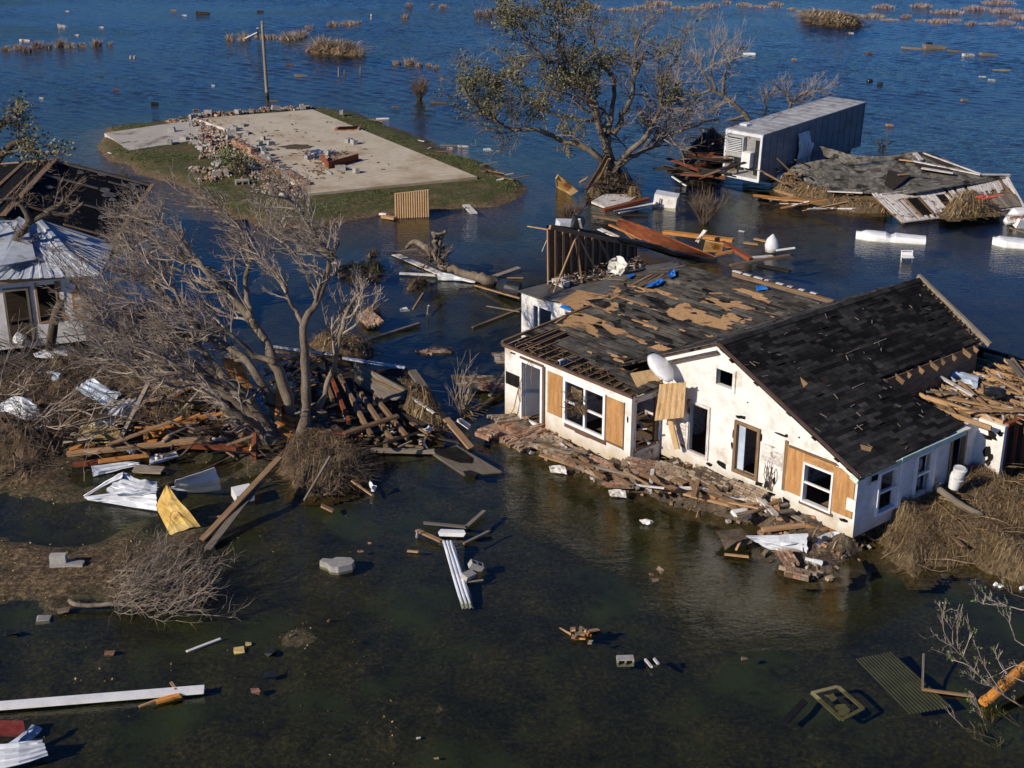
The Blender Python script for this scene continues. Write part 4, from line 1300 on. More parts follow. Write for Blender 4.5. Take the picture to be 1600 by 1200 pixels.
dead_tree('fallen_tree', 'grey leafless tree lying in the flood left of the trailer, branches reaching up', 'tree', P(1150, 195, 0),
          [[(1175, 192), (1150, 165), (1130, 150), (1112, 140), (1098, 112), (1085, 95)], [(1130, 150), (1132, 120), (1140, 100), (1150, 88)], [(1120, 142), (1110, 110), (1120, 80), (1135, 65)], [(1112, 140), (1085, 148), (1060, 140), (1050, 120)], [(1165, 180), (1140, 188), (1110, 190), (1075, 180), (1030, 185)]], yt, .2, 20, 'bark', 'twig', 5, (.7, 1.8))
dead_tree('fallen_tree', 'forked leafless tree just behind the trailer roof', 'tree', P(1235, 172, 0),
          [[(1235, 178), (1234, 160), (1225, 145), (1205, 128)], [(1234, 160), (1250, 150), (1275, 140), (1290, 138)], [(1200, 175), (1195, 155), (1215, 142)], [(1232, 160), (1255, 156), (1268, 145), (1300, 142)]], P(1235, 185, 0).y + 4, .17, 14, 'bark', 'twig', 6, (.5, 1.4))
# --- storm-felled log with its broken limbs
ly = P(720, 435, 0).y
lg = thing('fallen_log', 'snapped forked tree trunk lying in the flood behind the low roof', 'tree trunk', P(720, 438, -.1))
a = MB(); rl_ = random.Random(4)
c7 = lambda x, y: (560 + x / 5.217, 330 + y / 5.217)
limb(a, [P(*c7(1120, 585), -.05), P(*c7(1000, 545), .22), P(*c7(860, 500), .32), P(*c7(720, 460), .45), P(*c7(650, 420), .6), P(*c7(625, 330), 1.05), P(*c7(632, 240), 1.6), P(*c7(615, 170), 2.0)], .27, .08, 10, .06, rl_, 4)
limb(a, [P(*c7(630, 330), 1.0), P(*c7(660, 260), 1.45), P(*c7(675, 210), 1.75), P(*c7(715, 165), 2.05)], .14, .07, 7, .02, rl_)
limb(a, [P(*c7(615, 350), .9), P(*c7(560, 300), 1.1), P(*c7(490, 255), 1.15), P(*c7(440, 250), 1.0), P(*c7(400, 290), .6), P(*c7(395, 310), .3)], .20, .06, 8, .03, rl_)
limb(a, [P(*c7(632, 180), 1.9), P(*c7(650, 185), 1.95), P(*c7(690, 178), 2.0)], .06, .04, 6, .01, rl_)
limb(a, [P(*c7(660, 300), .8), P(*c7(700, 290), .7), P(*c7(722, 310), .4)], .13, .07, 6, .02, rl_)
a.build('trunk', MT['bark'], lg, smooth=True, uv=False)
b = MB()
for k in range(60):
    p = P(*c7(rl_.uniform(560, 700), rl_.uniform(340, 440)), rl_.uniform(.3, .9))
    spray(b, p, rdir(rl_), rl_.uniform(.3, 1.0), .035, 1, rl_, Vector((0, 0, .1)), [2])
b.build('roots', MT['twig_d'], lg, uv=False)
# --- leaning tree at the left edge, in front of the metal roof
def lf_left(pts):
    if pts[-1].z > 7.2 and rt.random() < .75:
        for _ in range(7): leaf(ml2, pts[-1] + rdir(rt) * .3, rt, .09, .2)
ml2 = MB()
c7b = lambda x, y: (x / 3.157, 180 + y / 3.157)
ld = P(10, 520, 0).y - .5
tl_ = dead_tree('leaning_tree', 'leaning tree with broken limbs and a few leaves at the left edge', 'tree', P(-70, 600, 0),
          [[(-70, 600), (-45, 520), c7b(-10, 790), c7b(30, 700), c7b(80, 610), c7b(150, 530), c7b(230, 485), c7b(330, 490), c7b(420, 430)], [c7b(40, 740), c7b(150, 695), c7b(260, 685), c7b(350, 730), c7b(480, 790)],
           [c7b(150, 530), c7b(110, 440), c7b(60, 410), c7b(-10, 430)], [c7b(-20, 800), c7b(-60, 500), c7b(-40, 250), c7b(60, 180), c7b(200, 180), c7b(250, 240)], [c7b(-40, 300), c7b(-20, 120), c7b(20, 20)], [c7b(230, 485), c7b(300, 440), c7b(320, 400)], [c7b(-40, 250), c7b(90, 130), c7b(180, 190), c7b(180, 290)]],
          ld, .26, 9, 'bark_d', 'twig_d', 8, (.5, 1.3), Vector((.3, 0, .2)), 2, (4, 3), None, lf_left)
ml2.build('leaves', MT['leaf'], tl_, uv=False)
# --- pulled-up brush in the shallow mud
bc = lambda x, y: (x / 3.2, 840 + y / 3.2)
br = thing('uprooted_shrub', 'pale uprooted shrub lying in the mud with its bare stem to the left', 'shrub', P(260, 945, 0))
a = MB(); b = MB(); rb = random.Random(19)
q, rad = limb(a, [P(*bc(350, 315), .18), P(*bc(380, 335), .16), P(*bc(470, 338), .14), P(*bc(580, 332), .16), P(*bc(700, 342), .22), P(*bc(790, 330), .3)], .07, .05, 8, .008, rb)
limb(a, [P(*bc(575, 165), .2), P(*bc(640, 165), .25), P(*bc(730, 175), .3), P(*bc(800, 230), .3)], .035, .03, 6, .005, rb)
for k in range(105):
    t_ = rb.random()
    p = P(*bc(rb.uniform(520, 900), rb.uniform(130, 400)), rb.uniform(.05, .4))
    an = rb.gauss(.75, .5)
    nd = Vector((math.cos(an), math.sin(an), rb.uniform(0, .45)))
    if rb.random() < .3: nd = Vector((rb.uniform(.2, 1), -rb.uniform(.1, .7), rb.uniform(-.05, .2)))
    spray(b, p, nd, rb.uniform(.6, 1.6), .014, 2, rb, Vector((.2, .2, .04)), [4, 3], 4, .8, None, 0.0, .4)
a.build('stem', MT['bark'], br, smooth=True, uv=False)
b.build('twigs', MT['twig_o'], br, uv=False)
# --- young tree reaching in at the lower right
cy = lambda x, y: (1400 + x / 3.75, 880 + y / 3.75)
yg = thing('sapling', 'thin young tree with sprouting leaves at the lower right corner', 'tree', P(1750, 1190, 0))
yd = P(1640, 1120, 0).y
a = MB(); b = MB(); ml3 = MB(); ry = random.Random(23)
def lf_y(pts):
    if ry.random() < .22:
        for _ in range(3): leaf(ml3, pts[-1] + rdir(ry) * .07, ry, .03, .07)
for pts in ([(1750, 1190), (1680, 1160), cy(900, 910), cy(750, 845), cy(640, 780), cy(560, 720), cy(470, 640), cy(400, 560), cy(330, 490), cy(260, 450), cy(230, 415)], [cy(330, 485), cy(285, 410), cy(275, 330), cy(278, 280)], [cy(335, 480), cy(330, 400), cy(345, 330)], [cy(362, 500), cy(360, 420), cy(372, 350)], [cy(395, 545), cy(420, 470), cy(455, 400)],
            [(1750, 1190), cy(800, 1110), cy(640, 1120), cy(500, 1100), cy(340, 1070), cy(250, 1020), cy(215, 970)], [cy(800, 1090), cy(650, 1050), cy(520, 1010), cy(400, 960), cy(310, 880)], [cy(600, 1120), cy(540, 1000), cy(490, 860), cy(465, 790)],
            [cy(560, 720), cy(480, 700), cy(400, 630)], [cy(640, 780), cy(540, 640), cy(500, 560), cy(460, 470)], [cy(800, 500), cy(700, 450), cy(660, 320), cy(640, 250)], [cy(800, 280), cy(650, 250), cy(540, 200), cy(500, 140)], [cy(620, 240), cy(530, 240), cy(460, 215)], [cy(800, 210), cy(680, 180), cy(620, 110)],
            [cy(560, 725), cy(420, 600), cy(330, 565), cy(310, 540)], [cy(700, 1090), cy(600, 1010), cy(520, 900), cy(480, 840)], [cy(800, 1000), cy(700, 940), cy(600, 870)], [cy(760, 700), cy(640, 640), cy(570, 500)], [cy(800, 1180), cy(690, 1150), cy(580, 1080), cy(440, 1020)], [cy(800, 620), cy(700, 600), cy(600, 650)]):
    n = len(pts)
    o_ = ry.uniform(-.5, .5)
    W3 = [PY(*q, yd + o_ * min(1, i / 2)) for i, q in enumerate(pts)]
    q, rad = limb(a, W3, .022 if n > 6 else .013, .006, 5, .006, ry)
    for _ in range(int(len(q) * .55)):
        i = min(int(len(q) * ry.uniform(.3, .99)), len(q) - 2)
        spray(b, q[i], ((q[i + 1] - q[i]).normalized() + rdir(ry) * .9 + Vector((0, 0, .4))), ry.uniform(.12, .4), .006, 1, ry, Vector((-.2, 0, .5)), [3], 3, .7, lf_y)
    if n <= 4 and pts[0][1] < 1150:
        for _ in range(12): leaf(ml3, q[-1] + rdir(ry) * ry.uniform(0, .11) - Vector((0, 0, .05)), ry, .03, .07)
a.build('trunk', MT['twig'], yg, smooth=True, uv=False)
b.build('twigs', MT['twig'], yg, uv=False)
ml3.build('leaves', MT['leaf_y'], yg, uv=False)
# --- shrubs standing in the water
def shrub(label, u, v, hgt, wid, seed, tm='twig_d', n=46, cat='shrub', name='flooded_shrub', group=None, lean=(0, 0)):
    r = random.Random(seed)
    base = P(u, v, -.1)
    b = MB()
    for k in range(n):
        an = r.uniform(0, 6.28); s = r.random() ** .5
        d_ = Vector((math.cos(an) * s * wid / hgt + lean[0], math.sin(an) * s * wid / hgt + lean[1], 1))
        spray(b, base + Vector((math.cos(an), math.sin(an), 0)) * r.uniform(0, .12 * wid), d_, hgt * r.uniform(.45, .75), .02, 2, r, Vector((0, 0, .4)), [4, 3], 3, .55)
    return solo(name, b, MT[tm], label, cat, group, uv=False)
shrub('bare brown shrub standing in open water beyond the slab island', 656, 157, 1.9, 1.0, 3, 'twig_d', 60)
shrub('purplish bare brush sticking out of the water beside the trailer reflection', 1100, 352, 1.9, 1.5, 4, 'twig_d', 46)
shrub('tangled bush in the water at the foot of the rusty sheet', 893, 345, 1.1, 1.3, 9, 'twig_d', 60)
shrub('thin pale stems rising from a straw clump left of the house', 722, 655, 2.2, .45, 5, 'twig', 6)
# ---------------------------------------------------------------- the slab island
SLAB = [P(488.5, 171, .42), P(745.6, 276, .42), P(480, 302.6, .42), P(323, 184, .42)]
c4 = lambda x, y: (260 + x / 5.333, 150 + y / 5.333)
mslab = mk('stained_slab_concrete', [(.43, .365, .26), (.53, .46, .34), (.58, .515, .395)], .45, var=.04, bump=.3, grain=.16, stain=(.30, .19, .09), stain_amt=(.52, .74), stain_scale=.26)
d = MB(); d.slab([tuple(p) for p in reversed(SLAB)], (0, 0, .5), 0, .5)
slab_o = thing('foundation_slab', 'bare stained concrete house slab on the grass island', 'slab', (SLAB[0] + SLAB[2]) / 2)
d.build('slab', mslab, slab_o)
d = MB(); L0, L1 = P(478, 303, .43), P(370, 215, .43)
def brickwall(mb, p0, p1, h0, h1, th=.22, mi=0):
    n = max(2, int((p1 - p0).length / .22))
    dd = (p1 - p0)
    sd_ = dd.cross(Vector((0, 0, 1))).normalized()
    hh = h0
    for k in range(n):
        a, b = p0 + dd * (k / n), p0 + dd * ((k + .97) / n)
        hh = max(.05, min(1.2 * h0, h0 + (h1 - h0) * k / n + RND.gauss(0, .05)))
        for c in range(max(1, int(hh / .075))):
            z = c * .075
            mb.hexa([a - sd_ * th / 2 + Vector((0, 0, z)), b - sd_ * th / 2 + Vector((0, 0, z)), b + sd_ * th / 2 + Vector((0, 0, z)), a + sd_ * th / 2 + Vector((0, 0, z))],
                    [a - sd_ * th / 2 + Vector((0, 0, z + .068)), b - sd_ * th / 2 + Vector((0, 0, z + .068)), b + sd_ * th / 2 + Vector((0, 0, z + .068)), a + sd_ * th / 2 + Vector((0, 0, z + .068))], mi)
brickwall(d, P(*c4(1190, 745), .42), P(*c4(1000, 640), .42), .22, .30); brickwall(d, P(*c4(860, 575), .42), P(*c4(720, 490), .42), .12, .12)
d.build('low_brick_wall', MT['brick'], slab_o)
d = MB(); brickwall(d, P(*c4(720, 490), .42), P(*c4(560, 405), .42), .42, .42)
d.build('low_brick_wall', MT['brick'], slab_o, )
d = MB(); p, q = P(*c4(280, 208), .5), P(*c4(520, 290), .5); d.beam(p, q, .1, .18)
solo('sill_plate', d, MT['oldwhite'], 'long white sill plate lying along the left edge of the slab', 'board')
d = MB(); DR = [P(163, 208, .30), P(201.6, 235, .30), P(350, 212, .34), P(322, 184, .34)]
d.slab([tuple(p) for p in DR], (0, 0, .35), 0, .5)
mdr = mk('broomed_driveway_concrete', [(.36, .335, .28), (.44, .41, .35), (.50, .47, .40)], .6, (1, 4, 1), var=.03, bump=.3, grain=.15, stain=(.20, .17, .13), stain_amt=(.58, .68), stain_scale=.5)
solo('driveway_pad', d, mdr, 'long pale driveway pad left of the bare slab', 'driveway')
# concrete blocks (hollow), a shared mesh with two cores
def block_mesh():
    m = MB()
    L, Wd, Hh, t = .40, .20, .20, .035
    for y0, y1 in ((-Wd / 2, -Wd / 2 + t), (Wd / 2 - t, Wd / 2)): m.bx(-L / 2, L / 2, y0, y1, 0, Hh, 0, .5)
    for x0, x1 in ((-L / 2, -L / 2 + t), (-t / 2, t / 2), (L / 2 - t, L / 2)): m.bx(x0, x1, -Wd / 2 + t, Wd / 2 - t, 0, Hh, 0, .5)
    return m.build('concrete_block', MT['conc'])
blk0 = block_mesh()
def blk(u, v, z, rx, ry_, rz, label, group=None, sc=1.3, first=[True]):
    if first[0]: o = blk0; first[0] = False
    else:
        o = blk0.copy(); COL.objects.link(o)
    o.location = P(u, v, z); o.rotation_euler = (rx, ry_, rz); o.scale = (sc, sc, sc)
    tag(o, label, 'concrete block', group)
    return o
r = random.Random(101)
BG = 'concrete blocks scattered on the slab island'
spots = [(500, 310), (560, 290), (585, 290), (545, 320), (660, 315), (530, 362), (600, 375), (790, 365), (770, 410), (870, 408), (760, 440), (740, 462), (800, 455), (840, 450), (790, 510), (830, 525), (870, 545), (820, 500), (40, 300), (145, 368), (30, 400), (410, 510), (400, 565), (440, 580), (475, 490), (250, 400), (290, 450), (270, 445), (205, 240), (960, 605), (1460, 150), (1520, 385), (1560, 400),
         (1270, 500), (1330, 490), (1370, 500), (1450, 620), (1580, 640), (990, 640), (940, 610), (620, 250), (565, 275), (700, 590), (745, 610), (220, 180), (350, 150), (600, 145), (910, 115), (1130, 105), (480, 640), (420, 660), (215, 375), (1190, 525), (1220, 510)]
for k, (x, y) in enumerate(spots):
    u, v = c4(x, y)
    blk(u, v, .43 if x > 450 or y < 300 else .3, r.choice((0, 0, math.pi / 2, 0.1)), r.choice((0, 0, math.pi / 2, .2)), r.uniform(0, 3.1), 'grey hollow concrete block scattered on the slab island', BG, r.uniform(1.15, 1.5))
blk(*c4(628, 718), .35, math.pi / 2, 0, .3, 'white hollow block standing upright by the dark bush on the island', None, 1.9)
# brick rubble: a bank of broken brick along the left side of the slab
def rubble(name, label, cat, spots_, n, seed, mats, smin=.08, smax=.24, kind='stuff', zf=None, flat=.6):
    r = random.Random(seed)
    d = MB()
    for k in range(n):
        x, y, s = spots_[r.randrange(len(spots_))]
        an, q = r.uniform(0, 6.28), abs(r.gauss(0, .55))
        u, v, z0, hh = x, y, 0, 0
        p = P(u, v, .3) + Vector((math.cos(an) * q * s, math.sin(an) * q * s, 0))
        p.z = (zf(p.x, p.y) if zf else .33) + max(0, (1 - q)) * r.random() * .35 * s ** .5 * flat
        sz = r.uniform(smin, smax)
        d.rbox(p, (sz, sz * r.uniform(.4, .8), sz * r.uniform(.25, .6)), rot3(r.uniform(0, 6), r.gauss(0, .6), r.uniform(0, 6)), r.randrange(len(mats)), None, sz * .08)
    return tag(d.build(name, mats, origin='base'), label, cat, None, kind)
RS = [(x, y, s) for x, y, s in [(c4(*q)[0], c4(*q)[1], s) for q, s in (((300, 350), 1.0), ((350, 400), 1.1), ((260, 360), .8), ((400, 460), 1.2), ((450, 500), 1.2), ((520, 470), 1.2), ((580, 530), 1.2), ((620, 560), 1.0), ((470, 420), 1.0), ((380, 290), .9), ((450, 310), .8), ((320, 240), .9), ((250, 180), .9), ((350, 160), .8), ((440, 155), .8), ((600, 145), .7), ((700, 140), .6), ((830, 120), .7), ((1020, 110), .6), ((660, 620), 1.1),
     ((750, 660), 1.1), ((830, 690), 1.0), ((900, 640), 1.0), ((860, 770), 1.0), ((940, 800), .9), ((1000, 780), .8), ((1050, 700), .7), ((540, 610), 1.1), ((470, 650), .9), ((260, 620), .8), ((380, 690), .7), ((1340, 235), .35), ((200, 210), .6), ((60, 215), .5), ((1180, 105), .4), ((1080, 810), .7))]]
RS += [(c4(280 + 910 * t, 208 + 537 * t)[0] - 3, c4(280 + 910 * t, 208 + 537 * t)[1] + 1, .75) for t in (0, .06, .12, .18, .24, .3, .36, .42, .48, .54, .6, .66, .72, .8, .9, 1)]
gh = lambda x, y: float(max(.30, ground_h(np.array([x]), np.array([y]))[0][0]))
rubble('brick_rubble', 'bank of broken brick and mortar along the left edge of the slab', 'rubble', RS, 3400, 3, [MT['brick'], MT['mortar'], MT['conc'], MT['mortar']], .08, .26, zf=lambda x, y: .33)
d = MB(); p0, p1 = P(*c4(1420, 275), .45), P(*c4(1600, 270), .45)
for k in range(9):
    for j in range(4):
        q = p0.lerp(p1, (k + .5) / 9) + Vector((.0, (j - 1.5) * .3, 0)); d.rbox(q, (.36, .28, .1), rot3(0, 0, .02), 0)
solo('brick_step', d, MT['brick'], 'low red brick step at the right edge of the slab', 'step')
# rusty angle and puddles on the slab
d = MB(); a_, b_, e_ = P(*c4(1290, 530), .44), P(*c4(1350, 605), .44), P(*c4(1600, 535), .44)
d.beam(a_ + Vector((0, 0, .2)), b_ + Vector((0, 0, .2)), .05, .40); d.beam(b_ + Vector((0, 0, .2)), e_ + Vector((0, 0, .2)), .05, .40); d.beam(b_ + Vector((0, .3, .02)), e_ + Vector((0, .3, .02)), .5, .04)
solo('rusty_beam', d, MT['wood_red'], 'rusty L shaped steel beam lying in the middle of the slab', 'beam')
def puddle(u, v, rx, ry_, label, mat, z=.424):
    p = P(u, v, z); d = MB(); r = random.Random(int(u))
    n = 18
    q = [(p.x + math.cos(k / n * 6.283) * rx * r.uniform(.7, 1.2), p.y + math.sin(k / n * 6.283) * ry_ * r.uniform(.7, 1.2), z) for k in range(n)]
    d.hexa([(a, b, z - .004) for a, b, c in q], q, 0, .5)
    return solo('puddle' if mat == 'pud' else 'mud_patch', d, MT[mat], label, 'puddle' if mat == 'pud' else 'mud patch')
MT['pud'] = mk('standing_water', [(.05, .055, .06), (.06, .065, .07), (.07, .07, .07)], 1, var=0, rough=.05, spec=.6, bump=0)
puddle(*c4(1230, 480), .55, 1.3, 'blue grey puddle in the middle of the slab', 'pud')
puddle(*c4(1090, 424), 1.15, .8, 'dark patch of wet leaves on the slab', 'straw_d')
d = MB(); r = random.Random(8)
for k in range(60):
    p = P(*c4(r.uniform(1170, 1500), r.uniform(460, 660)), .45); an = r.uniform(0, 3.1); L = r.uniform(.1, .6)
    d.beam(p, p + Vector((math.cos(an) * L, math.sin(an) * L, r.random() * .1)), r.uniform(.03, .2), .05, r.randrange(3))
tag(d.build('slab_litter', [MT['wood_brown'], MT['conc'], MT['mortar']], origin='base'), 'splinters and chips lying round the rusty beam', 'litter', None, 'stuff')
# saw joints and scattered chips on the slab
d = MB(); r = random.Random(88)
for k in range(150):
    q = SLAB[0].lerp(SLAB[1], r.random()).lerp(SLAB[3].lerp(SLAB[2], r.random()), 1 - abs(r.gauss(0, .33)) % 1)
    s = r.uniform(.04, .12); d.rbox(q + Vector((0, 0, s * .2)), (s * r.uniform(1, 3), s, s * .5), rot3(0, 0, r.uniform(0, 3)), r.randrange(4), None, .01)
tag(d.build('slab_chips', [MT['mortar'], MT['conc'], MT['wood_brown'], MT['straw_d']], origin='base'), 'chips of brick, mortar and wood strewn over the bare slab', 'litter', None, 'stuff')
# boards along the right rim of the island
r = random.Random(15)
for k in range(16):
    t_ = r.random()
    u, v = 560 + 230 * t_ + r.uniform(-10, 25), 178 + 100 * t_ + r.uniform(-2, 12)
    p = P(u, v, .22); an = r.gauss(-.7, .5); L = r.uniform(.5, 2.2)
    d = MB(); d.beam(p, p + Vector((math.cos(an) * L, math.sin(an) * L, r.uniform(0, .15))), r.uniform(.08, .2), .05)
    solo('plank', d, MT[r.choice(['wood_grey', 'wood_brown', 'oldwhite'])], 'loose plank lying on the right rim of the slab island', 'plank', 'planks on the right rim of the island')
# grass of the island
d = MB(); r = random.Random(52)
cnt = 0
while cnt < 15000:
    x, y = r.uniform(-28, 1), r.uniform(67, 103)
    if sdist(np.array([x]), np.array([y]), ISLE)[0] < .3: continue
    if inpoly(x, y, [(p.x, p.y) for p in SLAB]) or inpoly(x, y, [(p.x, p.y) for p in DR]): cnt += 1; continue
    cnt += 1
    z = float(ground_h(np.array([x]), np.array([y]))[0][0])
    if z < .14 or float(vn(np.array([x]), np.array([y]), 2.6)[0]) < -.02: continue
    for _ in range(3):
        an = r.uniform(0, 6.28); hgt = r.uniform(.03, .09); w_ = r.uniform(.02, .045)
        dx, dy = math.cos(an) * w_, math.sin(an) * w_
        lx, ly_ = r.gauss(0, .12), r.gauss(0, .12)
        px, py = x + r.gauss(0, .12), y + r.gauss(0, .12)
        d.face([(px - dx, py - dy, z - .02), (px + dx, py + dy, z - .02), (px + lx, py + ly_, z + hgt)], 0, r.random())
tag(d.build('grass', MT['grass'], uv=False), 'short green grass round the slab', 'grass', None, 'stuff')
def bush(u, v, z, hgt, wid, label, lm='leaf', seed=1, n=30):
    r = random.Random(seed)
    root = thing('bush', label, 'bush', P(u, v, z)); b = MB(); l = MB()
    base = P(u, v, z)
    def lf(pts):
        for _ in range(7): leaf(l, pts[-1] + rdir(r) * .18, r, .08, .2)
    for k in range(n):
        an = r.uniform(0, 6.28); s = r.random() ** .5
        spray(b, base + Vector((math.cos(an) * s * wid * .3, math.sin(an) * s * wid * .3, 0)), Vector((math.cos(an) * s * wid / hgt, math.sin(an) * s * wid / hgt, 1)), hgt * r.uniform(.5, .7), .02, 1, r, Vector((0, 0, .3)), [4], 3, .6, lf)
    b.build('stems', MT['twig_d'], root, uv=False); l.build('leaves', MT[lm], root, uv=False)
bush(*c4(600, 660), .3, 1.3, .95, 'dark green bush on the island beside the rubble bank', 'leaf', 2, 22)
bush(*c4(520, 620), .3, 1.6, .9, 'scrubby yellow green bush behind the dark bush on the island', 'leaf_y', 4, 9)
shrub('dry brown scrub on the front left of the island slab', *c4(880, 730), 1.1, 1.4, 12, 'straw', 40)
# utility pole
pb = P(418, 159, -.3); tp = PY(409.5, 33, pb.y)
up = thing('utility_pole', 'lone broken wooden utility pole standing in the flood behind the slab', 'utility pole', pb)
d = MB(); N_ = 9
d.tube([pb.lerp(tp, k / 8) for k in range(9)], [.135 - .035 * k / 8 for k in range(9)], 10, cap=True)
mpole = mk('grey_pole_wood', [(.16, .13, .10), (.27, .225, .17), (.36, .31, .24)], 2, (1, 1, .1), 'Object', var=.03, bump=.5)
d.build('shaft', mpole, up, smooth=True, uv=False)
d = MB(); d.tube([pb + Vector((0, 0, .3)), pb.lerp(tp, .12)], [.14, .137], 10); d.build('wet_base', MT['wood_dark'], up, smooth=True)
d = MB(); a_ = tp - Vector((0, .15, .15)); d.tube([a_, a_ - Vector((0, .2, 0))], [.03, .03], 6); d.tube([tp - Vector((0, .1, .5)), tp - Vector((-.2, .15, .5))], [.025, .025], 6); d.build('bolt', MT['dark'], up)
# ---------------------------------------------------------------- trailer
def mound(name, mats, label, cat, poly, hmax, edge, seed=1, cell=.16, base=-.12, zfn=None, rough=.25, kind=None, nscale=.9):
    """heap of matted wrack filling a footprint"""
    xs = [p[0] for p in poly]; ys = [p[1] for p in poly]
    ax_, ay_ = np.arange(min(xs) - .3, max(xs) + .3, cell), np.arange(min(ys) - .3, max(ys) + .3, cell)
    X_, Y_ = np.meshgrid(ax_, ay_)
    d_ = sdist(X_, Y_, poly) + .5 * edge * fbm(X_ + seed * 7, Y_, 1.4)
    k = np.clip(d_ / edge, 0, 1)
    k = k * k * (3 - 2 * k)
    hm = zfn(X_, Y_) if zfn else hmax
    Z_ = base + (hm - base) * k * (1 + rough * 1.6 * fbm(X_ + seed, Y_ - seed, nscale, 4)) + .10 * rough * fbm(X_, Y_ + seed, .22, 2) * 4 * k
    m = MB()
    ny_, nx_ = X_.shape
    ids = {}
    for i in range(ny_ - 1):
        for j in range(nx_ - 1):
            if max(d_[i, j], d_[i + 1, j], d_[i, j + 1], d_[i + 1, j + 1]) <= 0: continue
            f = []
            for a, b in ((i, j), (i, j + 1), (i + 1, j + 1), (i + 1, j)):
                if (a, b) not in ids:
                    ids[(a, b)] = len(m.v); m.v.append((float(X_[a, b]), float(Y_[a, b]), float(Z_[a, b])))
                f.append(ids[(a, b)])
            m.f.append(tuple(f)); m.m.append(0); m.c.append(.5)
    def hz(x, y):
        i = int((y - ay_[0]) / cell); j = int((x - ax_[0]) / cell)
        if 0 <= i < ny_ and 0 <= j < nx_: return float(Z_[i, j]), float(k[i, j])
        return 0.0, 0.0
    return m, hz
def stems(mb, poly, hz, n, seed, L=(.2, .7), w=(.012, .03), mis=(0,), ang=None, up=.1, minz=.02):
    r = random.Random(seed)
    xs = [p[0] for p in poly]; ys = [p[1] for p in poly]
    c = 0
    while c < n:
        c += 1
        x, y = r.uniform(min(xs), max(xs)), r.uniform(min(ys), max(ys))
        z, k = hz(x, y)
        if k < .02 or z < minz: continue
        an = r.uniform(0, 6.28) if ang is None else r.gauss(ang[0] + ang[1] * math.sin(x * 1.3 + y * .9), ang[2])
        l = r.uniform(*L)
        x1, y1 = x + math.cos(an) * l, y + math.sin(an) * l
        z1, k1 = hz(x1, y1)
        z1 = (z1 if k1 > .02 else z - .05) + r.uniform(-.02, up)
        ww = r.uniform(*w) / 2
        dx, dy = -math.sin(an) * ww, math.cos(an) * ww
        mid = ((x + x1) / 2, (y + y1) / 2, max(z, z1, (z + z1) / 2 + .03))
        z += .015
        i = len(mb.v)
        mb.v.extend([(x - dx, y - dy, z), (x + dx, y + dy, z), (mid[0] + dx, mid[1] + dy, mid[2] + .01), (mid[0] - dx, mid[1] - dy, mid[2] + .01), (x1 + dx, y1 + dy, z1), (x1 - dx, y1 - dy, z1)])
        mb.f.extend([(i, i + 1, i + 2, i + 3), (i + 3, i + 2, i + 4, i + 5)])
        mi = r.choice(mis); cc = r.random()
        mb.m.extend([mi, mi]); mb.c.extend([cc, cc])
TA = math.radians(43)
TL, TW = Vector((math.cos(TA), math.sin(TA), 0)), Vector((math.sin(TA), -math.cos(TA), 0))
TO = Vector((13.86, 75.91, 0))
trailer = thing('box_trailer', 'silver box trailer of a lorry stranded and tilted beside the collapsed shed', 'trailer', Vector((15.5, 80.5, 0)))
Ltr, Wtr, Htr = 9.8, 2.6, 2.62
def TP(l, w, z):
    """trailer axes: l back from the nose, w across (0 = right side), z above its floor; nose low, leaning a little"""
    zz = .52 + z + .066 * l
    return TO + TL * (l - .05 * z) - TW * (w - .07 * z) * 1.0 + Vector((0, 0, zz + .0 * w))
def tbox(mb, l0, l1, w0, w1, z0, z1, mi=0, c=.5):
    mb.hexa([TP(l0, w0, z0), TP(l1, w0, z0), TP(l1, w1, z0), TP(l0, w1, z0)], [TP(l0, w0, z1), TP(l1, w0, z1), TP(l1, w1, z1), TP(l0, w1, z1)], mi, c)
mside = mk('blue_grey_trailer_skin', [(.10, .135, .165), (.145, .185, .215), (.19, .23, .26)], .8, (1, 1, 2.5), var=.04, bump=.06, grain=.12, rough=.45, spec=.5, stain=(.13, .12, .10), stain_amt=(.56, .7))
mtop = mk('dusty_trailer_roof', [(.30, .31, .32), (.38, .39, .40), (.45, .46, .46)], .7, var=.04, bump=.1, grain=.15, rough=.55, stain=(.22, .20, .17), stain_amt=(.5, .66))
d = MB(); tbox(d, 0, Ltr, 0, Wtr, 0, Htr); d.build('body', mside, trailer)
d = MB(); tbox(d, -.02, Ltr + .02, -.02, Wtr + .02, Htr + .003, Htr + .05)
for k in range(1, 14): tbox(d, k * .7, k * .7 + .04, .02, Wtr - .02, Htr + .05, Htr + .062)
d.build('roof', mtop, trailer)
d = MB()
for k in range(17): tbox(d, .1 + k * .6, .13 + k * .6, -.022, -.002, .12, Htr - .1)
tbox(d, -.03, Ltr, -.03, -.004, 0, .1); tbox(d, -.03, Ltr, -.03, -.004, Htr - .1, Htr)
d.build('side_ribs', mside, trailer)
d = MB(); tbox(d, -.08, -.003, 0, .14, 0, Htr); tbox(d, -.08, -.003, Wtr - .14, Wtr, 0, Htr); tbox(d, -.08, -.003, .14, Wtr - .14, Htr - .16, Htr); tbox(d, -.1, -.003, -.02, Wtr, -.06, .1)
d.build('nose_frame', MT['metal'], trailer)
d = MB(); tbox(d, -.04, -.004, .14, Wtr - .14, .1, Htr - .16); d.build('nose_plate', mk('grimy_nose_plate', [(.16, .16, .155), (.26, .26, .25), (.36, .355, .34)], 1.5, var=.04, grain=.25, stain=(.12, .08, .045), stain_amt=(.5, .62)), trailer)
d = MB(); tbox(d, -.32, -.04, 1.1, 2.3, 1.25, 2.42)
cu = d.build('cooling_unit', mk('cooling_unit_paint', [(.26, .265, .265), (.36, .365, .36), (.44, .44, .43)], 2, var=.04, grain=.2), trailer)
